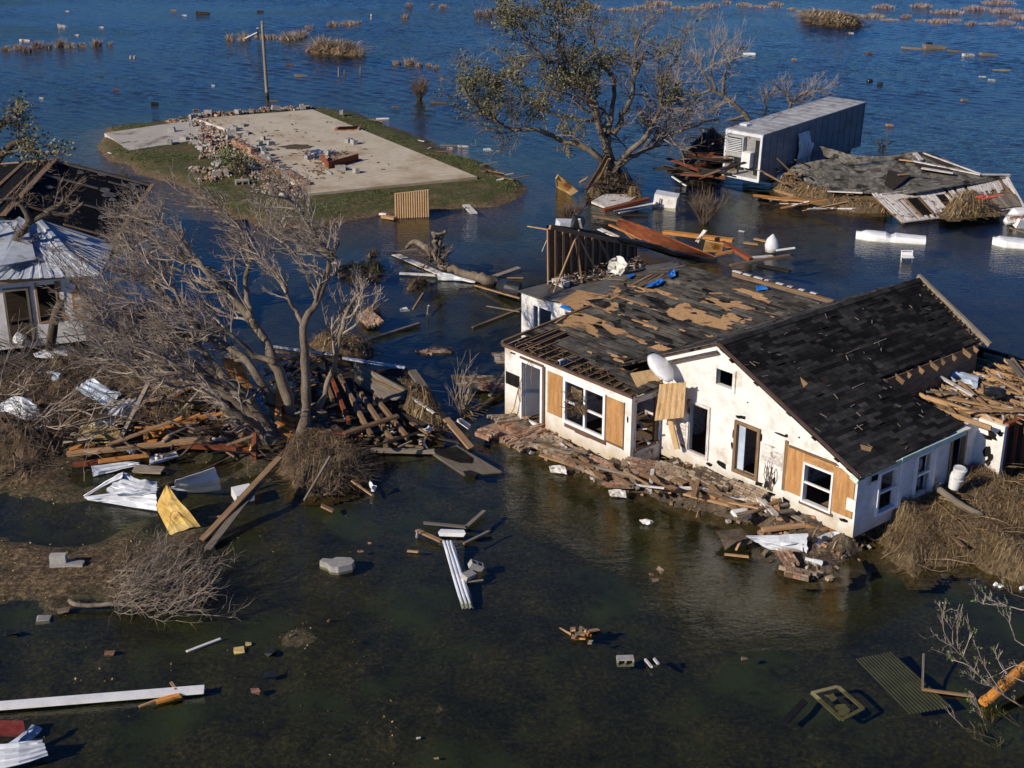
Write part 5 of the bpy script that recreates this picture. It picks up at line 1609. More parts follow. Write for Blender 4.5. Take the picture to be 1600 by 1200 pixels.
d = MB(); tbox(d, -.335, -.322, 1.2, 2.2, 1.5, 2.35); d.build('grille_shade_plate', MT['dark'], cu)  # dark plate puts the shade between the slats into colour
d = MB()
for k in range(8): tbox(d, -.37, -.336, 1.2, 2.2, 1.53 + k * .1, 1.575 + k * .1)
d.build('grille', MT['metal'], cu)
d = MB(); tbox(d, -.2, -.042, 1.15, 1.75, .55, 1.2); d.build('hatch_shade_block', MT['dark'], trailer)  # solid dark block stands for the shade inside a hatch
d = MB(); tbox(d, -.4, -.042, .5, 1.1, .75, 1.62); d.build('access_panel', MT['plastic'], trailer)
d = MB(); tbox(d, -.05, -.041, .18, .46, .3, 2.3); d.build('nose_shade_plate', MT['dark'], trailer)  # thin dark plate on the nose paints the shade of a recess
d = MB(); rows = []
r = random.Random(4)
for i in range(8): rows.append([TP(3.1 + .17 * j + .06 * i * (j > 2), -.06 - .16 * math.sin(i * .45) - r.random() * .1, 2.1 - i * .28) for j in range(7)])
d.grid(rows); d.build('torn_panel', mk('torn_pale_panel', [(.38, .47, .52), (.48, .56, .60), (.56, .63, .66)], 2, var=.2, rough=.5), trailer, solid=.02)
d = MB(); tbox(d, 6.5, 9.3, .3, 2.3, -.55, -.02); tbox(d, 1.5, 2.0, .3, 2.3, -.5, -.02)
d.build('shaded_undercarriage', MT['dark'], trailer)  # dark blocks: running gear, with the shadow under the trailer in their colour
for l in (7.2, 8.5):
    for w_ in (.2, 2.4):
        d = MB(); c = TP(l, w_, -.55)
        d.tube([c - TW * .13, c - TW * .12, c + TW * .12, c + TW * .13], [.42, .5, .5, .42], 16); d.build('wheel', MT['dark'], trailer)
d = MB(); tbox(d, .9, 1.3, 1.9, 2.4, Htr + .06, Htr + .18); d.build('roof_fitting', MT['metal'], trailer)
# ---------------------------------------------------------------- collapsed shed beside the trailer
cs = lambda x, y, z: P(1180 + x / 3.81, 210 + y / 3.81, z)
shed = thing('collapsed_shed', 'collapsed wooden shed with sagging grey roof and white board wall tipped into the water', 'shed', cs(850, 330, 0))
def loft(mb, A_, B_, nA=8, sub=6, mi=0, r=RND, wob=.02):
    a, b = smooth_path(A_, sub), smooth_path(B_, sub)
    n = min(len(a), len(b))
    rows = [[a[i].lerp(b[i], j / nA) + Vector((0, 0, r.gauss(0, wob) if 0 < j < nA else 0)) for i in range(n)] for j in range(nA + 1)]
    mb.grid(rows, mi)
d = MB()
loft(d, [cs(140, 195, .9), cs(300, 172, 1.25), cs(440, 150, 1.5), cs(620, 188, 1.25), cs(780, 165, 1.45), cs(940, 160, 1.6), cs(1340, 240, 1.35), cs(1515, 245, 1.2)],
     [cs(215, 235, .75), cs(300, 285, .75), cs(420, 335, .7), cs(600, 345, .8), cs(750, 352, .95), cs(860, 350, 1.0), cs(1010, 338, 1.1), cs(1505, 262, 1.15)], 12, 7)
d.build('roof', MT['shingle_o'], shed, solid=.06)
d = MB()
loft(d, [cs(385, 72, 1.9), cs(470, 92, 1.9), cs(570, 122, 1.75), cs(700, 132, 1.7), cs(800, 130, 1.7), cs(950, 106, 1.95), cs(1090, 130, 1.8), cs(1200, 180, 1.55), cs(1345, 236, 1.38)],
     [cs(400, 118, 1.3), cs(440, 142, 1.45), cs(540, 172, 1.4), cs(620, 180, 1.35), cs(780, 155, 1.55), cs(940, 150, 1.7), cs(1100, 190, 1.55), cs(1200, 214, 1.45), cs(1350, 240, 1.36)], 8, 6)
d.build('roof', MT['shingle_o'], shed, solid=.06)
d = MB(); d.slab([cs(790, 210, 1.52), cs(930, 240, 1.52), cs(820, 330, 1.13), cs(770, 300, 1.2)], (0, 0, .02)); d.slab([cs(980, 115, 1.96), cs(1100, 135, 1.86), cs(1180, 190, 1.62), cs(1120, 180, 1.66)], (0, 0, .03)); d.slab([cs(940, 165, 1.7), cs(1160, 205, 1.6), cs(1170, 228, 1.56), cs(980, 200, 1.66)], (0, 0, .03))
for q in split(d): q.build('dark_roof_patch', MT['wood_dark'], shed)
for a_, b_, w_, mt in ((cs(940, 158, 1.78), cs(1340, 240, 1.44), .14, 'oldwhite'), (cs(990, 200, 1.68), cs(1180, 230, 1.56), .28, 'oldwhite'), (cs(950, 112, 2.02), cs(990, 152, 1.8), .28, 'oldwhite'), (cs(1000, 110, 2.0), cs(1345, 236, 1.46), .10, 'oldwhite'), (cs(1340, 238, 1.42), cs(1520, 240, 1.26), .2, 'oldwhite'),
                       (cs(750, 358, 1.0), cs(1515, 252, 1.2), .12, 'oldwhite'), (cs(420, 338, .74), cs(640, 348, .84), .1, 'oldwhite'), (cs(850, 240, 1.55), cs(920, 236, 1.55), .1, 'wood_tan'), (cs(860, 150, 1.72), cs(940, 160, 1.76), .12, 'wood_tan')):
    d = MB(); d.beam(a_, b_, w_, .06); d.build('trim_board', MT[mt], shed)
Wq = [cs(700, 358, 1.0), cs(1500, 262, 1.15), cs(1600, 440, .12), cs(880, 528, .05)]
wp = lambda s, t_: Wq[0].lerp(Wq[1], s).lerp(Wq[3].lerp(Wq[2], s), t_)
r = random.Random(33)
for k in range(46):
    s0 = k / 46
    t0, t1 = 0.02, .98
    if .13 < s0 < .28: t1 = .22 + .04 * r.random()
    elif .40 < s0 < .47: t1 = .26
    elif s0 > .6: t1 = r.uniform(.3, .62)
    elif s0 > .28: t1 = r.uniform(.7, .98)
    if r.random() < .06: continue
    d = MB(); up = Vector((0, 0, .035))
    d.hexa([wp(s0, t0), wp(s0 + .0168, t0), wp(s0 + .0168, t1), wp(s0, t1)], [wp(s0, t0) + up, wp(s0 + .0168, t0) + up, wp(s0 + .0168, t1) + up, wp(s0, t1) + up])
    d.build('siding_board', MT['oldwhite'], shed)
for k, s0 in enumerate((.14, .17, .20, .245, .29, .32)):
    d = MB(); up = Vector((0, 0, .035)); t0, t1 = (.28, .97)
    if k in (2, 3): t0 = .86
    d.hexa([wp(s0, t0), wp(s0 + .02, t0), wp(s0 + .02, t1), wp(s0, t1)], [wp(s0, t0) + up, wp(s0 + .02, t0) + up, wp(s0 + .02, t1) + up, wp(s0, t1) + up]); d.build('siding_board', MT['oldwhite'], shed)
d = MB(); dn = Vector((0, 0, -.05)); d.slab([wp(0, 0) + dn, wp(1, 0) + dn, wp(1, 1) + dn, wp(0, 1) + dn], (0, 0, .05)); d.build('wall_backing', MT['wood_brown'], shed)
for (s0, t0, s1, t1) in ((.185, .30, .265, .85), (.42, .28, .475, .72)):
    d = MB(); up = Vector((0, 0, .02)); d.slab([wp(s0, t0) + up, wp(s1, t0) + up, wp(s1, t1) + up, wp(s0, t1) + up], (0, 0, .03)); d.build('opening_shade_sheet', MT['black'], shed)  # black sheets give the dark of the openings; nothing is cut through
for a_, b_ in ((wp(0, 0), wp(0, 1)), (wp(.02, 0), wp(.02, 1)), (wp(0, 1), wp(1, 1)), (wp(.175, .26), wp(.175, .9)), (wp(.275, .26), wp(.275, .9)), (wp(.48, .25), wp(.50, .8)), (wp(.17, .27), wp(.28, .27)), (wp(1, 0), wp(1, 1)), (wp(.93, .05), wp(.99, .8))):
    d = MB(); u_ = Vector((0, 0, .06)); d.beam(a_ + u_, b_ + u_, .13, .05); d.build('trim_board', MT['oldwhite' if r.random() < .6 else 'wood_brown'], shed)
for k in range(8):
    d = MB(); s0 = .80 + k * .025; d.beam(wp(s0, .55) + Vector((0, 0, .06)), wp(s0 + .02, .95) + Vector((0, 0, .06)), .2, .03); d.build('siding_board', MT['wood_grey'], shed)
# wrack packed under and over the shed
pg = [tuple(cs(x, y, 0))[:2] for x, y in ((90, 330), (150, 395), (400, 440), (600, 468), (800, 480), (860, 430), (700, 350), (420, 330), (230, 240), (150, 260))]
m_, hz = mound('s', None, '', '', pg, .62, .9, 4, .2, rough=.4); stems(m_, pg, hz, 1500, 4, (.3, 1.1), (.02, .06), (1, 1, 2)); 
tag(m_.build('straw_bank', [MT['strawbed'], MT['straw'], MT['wood_tan']], origin='base'), 'brown straw packed under the front of the collapsed shed roof', 'straw', None, 'stuff')
pg = [tuple(cs(x, y, .5))[:2] for x, y in ((1060, 400), (1150, 380), (1230, 340), (1330, 320), (1430, 330), (1440, 440), (1300, 480), (1150, 490), (1080, 450))]
m_, hz = mound('s', None, '', '', pg, .85, 1.7, 7, .16, base=.25, rough=.6); stems(m_, pg, hz, 2600, 5, (.3, .9), (.015, .04), (1, 1), None, .2)
tag(m_.build('straw_bank', [MT['strawbed'], MT['straw']], origin='base'), 'brown straw heap lying on the tipped white board wall', 'straw', None, 'stuff')
d = MB()
for k in range(6): p = cs(1310 + 18 * k, 375 + r.uniform(-8, 10), 1.25); d.beam(p, p + Vector((r.uniform(.3, .8), r.uniform(-.2, .2), r.uniform(-.05, .2))), .16, .03)
solo('red_cloth', d, MT['cloth_red'], 'bright red rag caught on the straw over the white board wall', 'cloth')
def boards(specs, group=None):
    """loose planks: (u0,v0,z0, u1,v1,z1, width, thickness, material, name, label, category)"""
    out = []
    for s in specs:
        u0, v0, z0, u1, v1, z1, w_, h_, mt, nm, lb, ct = s[:12]
        d = MB(); d.beam(P(u0, v0, z0), P(u1, v1, z1), w_, h_, 0, None, (0, 0, 1), w_ * (s[12] if len(s) > 12 else 1), .04 if w_ > .1 else .02)
        out.append(solo(nm, d, MT[mt], lb, ct, group))
    return out
def heap_boards(n, seed, reg, zr, label, group, mats, L=(.5, 2.2), w=(.06, .2), ang=None, name='broken_board', cat='board', tilt=.12):
    r = random.Random(seed)
    for k in range(n):
        while True:
            u, v = r.uniform(min(p[0] for p in reg), max(p[0] for p in reg)), r.uniform(min(p[1] for p in reg), max(p[1] for p in reg))
            if inpoly(u, v, reg): break
        p = P(u, v, r.uniform(*zr)); an = r.uniform(0, 3.14) if ang is None else r.gauss(*ang)
        l = r.uniform(*L); d_ = Vector((math.cos(an), math.sin(an), r.gauss(0, tilt))) * l / 2
        d = MB(); d.beam(p - d_, p + d_, r.uniform(*w), r.uniform(.025, .06), 0, None, (r.gauss(0, .3), r.gauss(0, .3), 1), None, .06)
        solo(name, d, MT[r.choice(mats)], label, cat, group)
heap_boards(16, 3, [(1205, 262), (1228, 232), (1262, 255), (1240, 275)], (.6, 1.8), 'splintered board jammed between the trailer and the collapsed shed', 'boards jammed between trailer and shed', ['wood_brown', 'wood_dark', 'wood_grey', 'wood_tan'], (.6, 1.8), (.08, .2), None, tilt=.6)
heap_boards(14, 5, [(1200, 312), (1230, 300), (1310, 322), (1360, 335), (1300, 330)], (.2, .6), 'pale plank in the straw at the front of the collapsed shed', 'planks in the straw under the shed', ['wood_tan', 'oldwhite', 'wood_orange', 'wood_tan'], (.8, 3.0), (.08, .22), (-.45, .5))
boards([(1183, 264, 1.2, 1228, 288, .8, .14, .05, 'wood_tan', 'plank', 'long pale plank leaning from the trailer nose to the shed straw', 'plank')])
d = MB(); rows = [[cs(330 + 9 * i + 6 * math.sin(j), 60 - 8 * i + j * 13, 2.1 - j * .16) for i in range(5)] for j in range(6)]; d.grid(rows)
solo('white_sheet', d, MT['whitetrim'], 'curled white sheet standing between the trailer side and the shed roof', 'sheet metal', solid=.02)
# black pile of burnt looking wreck wood left of the trailer
pg = [tuple(P(u, v, 0))[:2] for u, v in ((1040, 270), (1075, 240), (1100, 215), (1135, 212), (1140, 265), (1125, 285), (1080, 285))]
m_, hz = mound('d', None, '', '', pg, 1.5, 1.6, 9, .25, rough=.4)
tag(m_.build('wreck_mound', [MT['wood_dark']], origin='base'), 'dark mound of soaked wreckage left of the trailer nose', 'debris pile')
heap_boards(60, 9, [(1050, 268), (1075, 240), (1095, 216), (1140, 214), (1136, 262), (1110, 278)], (.5, 1.7), 'dark soaked board in the pile left of the trailer nose', 'boards in the dark pile beside the trailer', ['wood_dark', 'wood_dark', 'wood_brown', 'wood_red'], (.8, 3.0), (.1, .35), (.15, .6))
# ---------------------------------------------------------------- left house with the metal roof
lh = thing('battered_house', 'battered white house with pale ribbed metal roof behind the leafless tree', 'house', P(60, 535, 0))
WL, WR = P(-75, 549, .25), P(147, 525, .25)
wd = (WR - WL); wl = wd.length; wd.normalize(); wnrm = Vector((-wd.y, wd.x, 0))
def LP(u, dn, z): return WL + wd * ((u + 75) / 222 * wl) - wnrm * dn + Vector((0, 0, z - .25))
def lbox(mb, u0, u1, z0, z1, d0, d1, mi=0, c=.5):
    mb.hexa([LP(u0, d0, z0), LP(u1, d0, z0), LP(u1, d1, z0), LP(u0, d1, z0)], [LP(u0, d0, z1), LP(u1, d0, z1), LP(u1, d1, z1), LP(u0, d1, z1)], mi, c)
d = MB(); lbox(d, -75, 16, .1, 2.75, -.1, .02); lbox(d, 51, 65, .1, 2.75, -.1, .02); lbox(d, 16, 51, 2.4, 2.75, -.1, .02); lbox(d, 65, 96, .1, 1.05, -.1, .02); lbox(d, 65, 96, 2.5, 2.75, -.1, .02); lbox(d, 96, 147, .1, 2.75, -.1, .02); lbox(d, 16, 51, .1, .35, -.1, .02)
d.build('front_wall', MT['white'], lh)
d = MB()
for u0, u1, z0, z1 in ((96, 104, 1.05, 2.6), (104, 119, 1.0, 1.2), (119, 136, .85, 2.6)): lbox(d, u0, u1, z0, z1, .021, .035)
d.build('bare_sheathing', MT['ply'], lh)
r = random.Random(61)
for cu_, cz, ww, hh in ((122, 2.3, 12, .35), (128, 1.8, 16, .3), (104, 2.0, 8, .5), (116, 1.15, 10, .4), (128, 1.35, 14, .25), (110, 2.4, 14, .2)):
    d = MB(); torn(d, cu_, cz, ww, hh, lambda s_, z_, q: LP(s_, .04 + q, z_), seed=int(cu_)); d.build('torn_siding', MT['white'], lh)
d = MB(); lbox(d, 60, 131, .4, .95, .03, .05); d.build('lower_panel', MT['white'], lh)
d = MB(); lbox(d, 14, 17.5, .3, 2.5, -.1, .08); lbox(d, 49.5, 53, .3, 2.5, -.1, .08); lbox(d, 17.5, 49.5, 2.38, 2.5, -.1, .08); lbox(d, 53.5, 56.5, .3, 2.5, .02, .06); d.build('door_frame', MT['wood_grey'], lh)
d = MB(); lbox(d, 63, 66.5, 1.0, 2.6, -.1, .07); lbox(d, 94.5, 97, 1.0, 2.6, -.1, .07); lbox(d, 66.5, 94.5, 1.0, 1.06, -.1, .07); d.build('window_frame', MT['wood_tan'], lh)
d = MB(); lbox(d, -78, 152, 2.75, 2.9, -.2, .25); d.build('eave_board', MT['wood_tan'], lh)
d = MB(); lbox(d, 133, 137, .1, 2.75, .02, .06); lbox(d, 142, 147.5, .1, 2.75, .02, .05); d.build('corner_board', MT['wood_grey'], lh)
SB = P(172, 470, .2)
bk = Vector((1.2, 5.2, 0)).normalized()
d = MB(); p0 = LP(147, -.02, .1); p1 = p0 + bk * 5.0; q = bk.cross(Vector((0, 0, 1))) * -.12; H_ = Vector((0, 0, 2.65)); d.hexa([p0, p1, p1 + q, p0 + q], [p0 + H_, p1 + H_, p1 + H_ + q, p0 + H_ + q]); d.build('side_wall', MT['white'], lh)
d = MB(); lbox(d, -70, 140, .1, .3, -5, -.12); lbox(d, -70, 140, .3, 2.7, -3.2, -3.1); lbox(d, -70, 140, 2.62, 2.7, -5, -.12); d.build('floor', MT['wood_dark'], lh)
MT['roofmetal'] = mk('dull_galvanised_roofing', [(.27, .31, .36), (.38, .42, .47), (.50, .53, .57)], .9, var=.12, bump=.05, grain=.12, rough=.45, spec=.5, stain=(.20, .17, .14), stain_amt=(.56, .7))
E0, E1 = P(-90, 441, 2.95), P(156, 431, 2.95)
XA, RA_, RB_, QB = P(105, 395, 3.5), P(62, 346, 4.15), P(-90, 352, 4.15), P(178, 383, 2.95)
def ribbed(mb, a, b, c, e, n, m_=4, mi=0, rib=.035, r=RND, dent=.02):
    """sheet a-b (bottom edge) to e-c (top edge) with ribs running from bottom to top"""
    nrm = (b - a).cross(e - a).normalized()
    if nrm.z < 0: nrm = -nrm
    cols = []
    for k in range(n):
        for f, h_ in ((0, 0), (.30, 0), (.36, rib), (.44, rib), (.5, 0)):
            cols.append(((k + f * 2 if f < .5 else k + .999) / n, h_))
    cols = sorted(set(cols))
    rows = []
    for j in range(m_ + 1):
        t_ = j / m_
        rows.append([a.lerp(b, s).lerp(e.lerp(c, s), t_) + nrm * (h_ + (r.gauss(0, dent) if 0 < j < m_ else 0)) for s, h_ in cols])
    mb.grid(rows, mi)
d = MB(); ribbed(d, E0, E1, XA, XA.lerp(E0, .62) + Vector((0, 0, .15)), 14); d.build('roof_sheet', MT['roofmetal'], lh, solid=.015)
d = MB(); ribbed(d, XA.lerp(E0, .62) + Vector((0, 0, .1)), XA, RA_, RB_, 12); d.build('roof_sheet', MT['roofmetal'], lh, solid=.015)
d = MB(); ribbed(d, E1, QB, RA_ , XA, 1, 1)
d.v = []; d.f = []; d.m = []; d.c = []
ribbed(d, QB, E1, XA, RA_, 11, 4); d.build('roof_sheet', MT['roofmetal'], lh, solid=.015)
for a_, b_ in ((XA, E1), (XA, RA_), (RA_, QB), (RA_, RB_)):
    d = MB(); u_ = Vector((0, 0, .06)); d.beam(a_ + u_, b_ + u_, .16, .03); d.build('ridge_cap', MT['roofmetal'], lh)
d = MB(); q0, q1, q2 = P(40, 352, 4.1), P(78, 385, 3.7), P(20, 400, 3.6)
d.slab([P(30, 338, 4.45), P(42, 345, 4.3), P(56, 405, 3.5), P(0, 415, 3.5), P(-40, 390, 3.8)], (0, 0, .03)); d.build('loose_sheet', MT['roofmetal'], lh)
# the dark stripped roof behind it
rh = thing('stripped_house', 'house with black felted stripped roof standing in the flood behind the metal roof', 'house', P(150, 360, 0))
D0, D1, D2, D3 = P(177, 381, 2.55), P(239, 289, 2.55), P(85, 251, 4.15), P(5, 338, 4.15)
d = MB(); d.slab([D0, D1, D2, D3], (0, 0, .12)); d.build('roof_deck', MT['black'], rh)
D4, D5 = P(-150, 320, 2.6), P(-60, 262, 2.6)
d = MB(); d.slab([D3, D2, D5, D4], (0, 0, .1)); d.build('roof_deck', MT['black'], rh)
rp = lambda s, t_: D3.lerp(D2, s).lerp(D0.lerp(D1, s), t_) + Vector((0, 0, .03))
r = random.Random(90)
for s0, t0, t1, w_, mt in ((.98, 0, 1, .25, 'wood_grey'), (.72, .0, .55, .3, 'wood_grey'), (.42, .25, .98, .22, 'wood_grey'), (.86, .6, 1, .2, 'wood_grey'), (.2, .1, .5, .2, 'wood_brown'), (.08, .5, .98, .16, 'wood_brown')):
    d = MB(); d.beam(rp(s0, t0), rp(s0 - .01, t1), w_, .05); d.build('batten', MT[mt], rh)
for k, (s0, t0, ds, dt) in enumerate(((.66, .68, .10, .14), (.72, .62, .07, .12), (.60, .74, .05, .08), (.88, .80, .05, .12), (.93, .84, .04, .13), (.82, .90, .06, .07), (.90, .3, .06, .08), (.95, .5, .04, .1), (.55, .15, .05, .07), (.97, .9, .03, .08), (.3, .75, .08, .05), (.78, .9, .03, .05))):
    d = MB(); pts = [rp(s0 + math.cos(q / 11 * 6.283) * ds / 2 * r.uniform(.7, 1.15), t0 + math.sin(q / 11 * 6.283) * dt / 2 * r.uniform(.7, 1.15)) for q in range(11)]
    d.hexa([p - Vector((0, 0, .02)) for p in pts], pts, 0); d.build('bare_patch', MT['wood_grey'], rh)
for a_, b_, w_ in ((D3, D2, .25), (D2, D5, .15), (D0, D1, .2), (rp(0, .02), rp(1, .02), .12), (D1, D2, .12), (D3.lerp(D4, .3), D2.lerp(D5, .3), .18), (D3.lerp(D4, .12), D2.lerp(D5, .1), .12)):
    d = MB(); u_ = Vector((0, 0, .05)); d.beam(a_ + u_, b_ + u_, w_, .06); d.build('fascia_board', MT['wood_brown'], rh)
dn = Vector((0, 0, 1))
d = MB()
for k in range(9):
    p = D0.lerp(D1, k / 8) + Vector((-.25, .05, -.1)); g = p.copy(); g.z = -.3; d.beam(g, p, .10, .08)
for q in split(d): q.build('wall_stud', MT['oldwhite'], rh)
d = MB(); p, q = D0 + Vector((-.9, .2, -.15)), D1 + Vector((-.9, .2, -.15)); d.hexa([Vector((p.x, p.y, -.3)), Vector((q.x, q.y, -.3)), Vector((q.x - .1, q.y, -.3)), Vector((p.x - .1, p.y, -.3))], [p, q, q - Vector((.1, 0, 0)), p - Vector((.1, 0, 0))]); d.build('inner_wall', MT['wood_dark'], rh)
d = MB(); d.beam(P(215, 330, 1.9), P(228, 345, -.2), .35, .05); d.build('white_board', MT['white'], rh)
d = MB(); g = P(192, 268, .2); d.hexa([P(186, 276, 0), P(201, 272, 0), P(199, 274, 0)], [P(190, 262, .9), P(191, 262, .9), P(190.5, 263, .9)]); solo('white_board', d, MT['white'], 'white triangular board sticking up behind the black felted roof', 'board')
# ---------------------------------------------------------------- roofless wreck at the foot of the bare tree
cw = lambda x, y, z: P(400 + x / 4, 500 + y / 4, z)
wk = thing('collapsed_roof', 'collapsed dark plank roof with bare rafters right of the leafless tree', 'roof wreck', cw(750, 560, 0))
K = [cw(395, 340, 1.1), cw(930, 300, 1.0), cw(1130, 560, .45), cw(1020, 740, .25), cw(620, 690, .35), cw(440, 590, .5)]
d = MB(); r = random.Random(2)
T0, T1, B0, B1 = cw(380, 330, 1.05), cw(940, 300, .95), cw(480, 700, .25), cw(1130, 640, .3)
for k in range(22):
    t0, t1 = k / 22, (k + .93) / 22
    if r.random() < .06: continue
    j = Vector((0, 0, r.gauss(0, .02)))
    q = [T0.lerp(B0, t0) + j, T1.lerp(B1, t0) + j, T1.lerp(B1, t1) + j, T0.lerp(B0, t1) + j]
    d.hexa([p - Vector((0, 0, .03)) for p in q], q)
d.build('plank_deck', MT['wood_dark'], wk)
for (x0, y0, z0, x1, y1, z1) in ((460, 335, 1.25, 580, 640, .55), (520, 345, 1.25, 690, 660, .5), (655, 460, 1.1, 850, 755, .4), (740, 480, 1.0, 950, 740, .4), (600, 500, .95, 690, 665, .5), (700, 690, .45, 762, 770, .3), (785, 660, .5, 855, 755, .35), (420, 350, 1.2, 480, 500, .8), (865, 640, .5, 950, 740, .35)):
    d = MB(); d.beam(cw(x0, y0, z0), cw(x1, y1, z1), .11, .16); d.build('rafter', MT['wood_brown' if x0 != 460 else 'wood_red'], wk)
d = MB(); d.beam(cw(975, 320, 1.15), cw(1140, 555, .45), .28, .12); d.build('edge_beam', MT['wood_grey'], wk)
d = MB(); d.slab([cw(610, 265, 1.55), cw(640, 270, 1.6), cw(1000, 460, .95), cw(1020, 485, .9), cw(800, 500, .75), cw(620, 385, 1.0)], (0, 0, .04)); d.build('dark_panel', MT['wood_grey'], wk)
boards([(400 + 725 / 4, 500 + 365 / 4, 1.2, 400 + 1020 / 4, 500 + 485 / 4, .85, .2, .06, 'wood_brown', 'plank', 'brown plank along the top of the dark panel', 'plank'), (400 + 545 / 4, 500 + 712 / 4, .75, 400 + 885 / 4, 500 + 600 / 4, 1.0, .2, .08, 'wood_brown', 'plank', 'long brown plank lying across the bare rafters', 'plank'),
        (400 + 660 / 4, 500 + 812 / 4, .12, 400 + 1118 / 4, 500 + 822 / 4, .1, .14, .12, 'wood_grey', 'pole', 'grey pole floating in front of the bare rafters', 'pole'), (400 + 1190 / 4, 500 + 620 / 4, .7, 400 + 1345 / 4, 500 + 800 / 4, .05, .24, .07, 'wood_tan', 'plank', 'tan plank sloping into the water right of the rafters', 'plank'),
        (400 + 970 / 4, 500 + 482 / 4, .95, 400 + 1112 / 4, 500 + 582 / 4, .6, .1, .05, 'oldwhite', 'board', 'narrow white board above the straw right of the rafters', 'board'), (400 + 540 / 4, 500 + 238 / 4, 1.2, 400 + 930 / 4, 500 + 298 / 4, 1.05, .1, .07, 'metalblue', 'pole', 'pale blue pole along the back of the collapsed plank roof', 'pole'),
        (400 + 100 / 4, 500 + 165 / 4, 1.3, 400 + 480 / 4, 500 + 215 / 4, 1.2, .1, .06, 'oldwhite', 'board', 'white strip running behind the leafless tree stems', 'board'), (400 + 120 / 4, 500 + 195 / 4, 1.15, 400 + 500 / 4, 500 + 235 / 4, 1.1, .16, .06, 'wood_tan', 'plank', 'tan plank just below the white strip behind the tree', 'plank'),
        (400 + 145 / 4, 500 + 235 / 4, 1.0, 400 + 420 / 4, 500 + 262 / 4, 1.0, .2, .06, 'wood_orange', 'plank', 'orange plank behind the leafless tree stems', 'plank'), (400 + 1270 / 4, 500 + 625 / 4, .3, 400 + 1335 / 4, 500 + 670 / 4, .15, .16, .1, 'oldwhite', 'board', 'short white board end beside the straw clump', 'board'),
        (400 + 890 / 4, 500 + 795 / 4, .3, 400 + 975 / 4, 500 + 755 / 4, .4, .05, .04, 'wood_grey', 'stick', 'thin grey stick crossing the rafter ends', 'stick'), (400 + 300 / 4, 500 + 1130 / 4, .05, 400 + 465 / 4, 500 + 850 / 4, 1.1, .06, .05, 'wood_grey', 'pole', 'thin pole leaning on the straw root clump', 'pole'), (400 + 595 / 4, 500 + 1005 / 4, .3, 400 + 725 / 4, 500 + 1095 / 4, .02, .05, .04, 'wood_tan', 'stick', 'pale stick dipping into the water right of the root clump', 'stick')])
d = MB(); p = [cw(95, 500, 1.2), cw(240, 620, .8), cw(220, 745, .4), cw(150, 715, .5)]
for k in range(4):
    a_, b_ = p[0].lerp(p[3], .25 + k * .19), p[1].lerp(p[2], .1 + k * .25); d.beam(a_, b_, .2, .03, 0)
for q in split(d): solo('crate_board', q, MT['wood_orange'], 'pale orange board wedged upright at the foot of the leafless tree', 'board', 'orange boards at the foot of the bare tree')
heap_boards(34, 21, [(412, 552), (470, 556), (520, 575), (500, 600), (470, 650), (430, 640)], (.5, 1.3), 'broken board piled behind the stems of the leafless tree', 'boards behind the bare tree stems', ['wood_brown', 'wood_dark', 'wood_orange', 'wood_grey', 'wood_tan'], (.5, 1.8), (.08, .22), None, tilt=.4)
heap_boards(30, 22, [(500, 640), (650, 660), (700, 690), (640, 700), (540, 690)], (.1, .5), 'small broken board between the rafters and the water', 'small boards below the rafters', ['wood_brown', 'wood_dark', 'wood_grey'], (.4, 1.3), (.06, .16), None)
# straw clumps
def straw_heap(label, px, hmax, edge, n, seed, mats=('strawbed', 'straw'), L=(.2, .7), cell=.14, up=.16, z=0, ang=None, rough=.4, w=(.012, .03), base=-.12, name='straw_clump'):
    pg = [tuple(P(u, v, z))[:2] for u, v in px]
    m_, hz = mound('s', None, '', '', pg, hmax, edge, seed, cell, rough=rough, base=base)
    stems(m_, pg, hz, n, seed, L, w, tuple(range(1, len(mats))), ang, up)
    return tag(m_.build(name, [MT[q] for q in mats], origin='base'), label, 'straw', None, 'stuff')
straw_heap('straw caught on the rafters right of the bare tree', [(590, 630), (620, 618), (680, 640), (705, 668), (690, 690), (640, 680), (600, 655)], .85, .7, 2200, 5, ('strawbed', 'straw', 'straw_d'))
straw_heap('small straw tuft round the thin pale stems left of the house', [(712, 640), (728, 628), (738, 645), (730, 660), (715, 658)], .6, .35, 500, 6)
straw_heap('big straw clump tangled in the roots of the bare tree', [(420, 740), (440, 700), (500, 680), (560, 690), (582, 735), (560, 770), (500, 790), (450, 775)], .55, 1.0, 9000, 7, ('straw_d', 'straw', 'straw_d', 'twig_d', 'twig_d'), (.2, .8), .14, .35, w=(.006, .016))
straw_heap('straw drifted between the big tree stems', [(230, 640), (300, 612), (350, 625), (345, 660), (280, 670), (225, 668)], .8, .6, 2400, 8, ('strawbed', 'straw'))
shrub('dark twiggy root tangle hanging from the foot of the leafless tree', 500, 772, .75, 1.5, 44, 'twig_d', 60)
# grey roofing panel lying awash
d = MB(); q = [cw(1105, 835, .05), cw(1255, 782, .10), cw(1535, 945, .06), cw(1300, 968, .02)]; d.slab(q, (0, 0, .07))
aw = thing('roof_panel', 'grey roof panel with torn black felt floating in front of the wing steps', 'roof panel', cw(1300, 900, 0))
d.build('panel', MT['wood_grey'], aw)
d = MB(); pts = [cw(x, y, .115) for x, y in ((1120, 830), (1180, 805), (1250, 790), (1310, 830), (1350, 860), (1340, 890), (1260, 885), (1200, 865), (1160, 850))]; d.hexa([p - Vector((0, 0, .02)) for p in pts], pts); d.build('felt', MT['black'], aw)
d = MB(); pts = [cw(x, y, .08) for x, y in ((1295, 945), (1340, 938), (1385, 955), (1370, 985), (1320, 985))]; d.hexa([p - Vector((0, 0, .02)) for p in pts], pts); d.build('felt', MT['black'], aw)
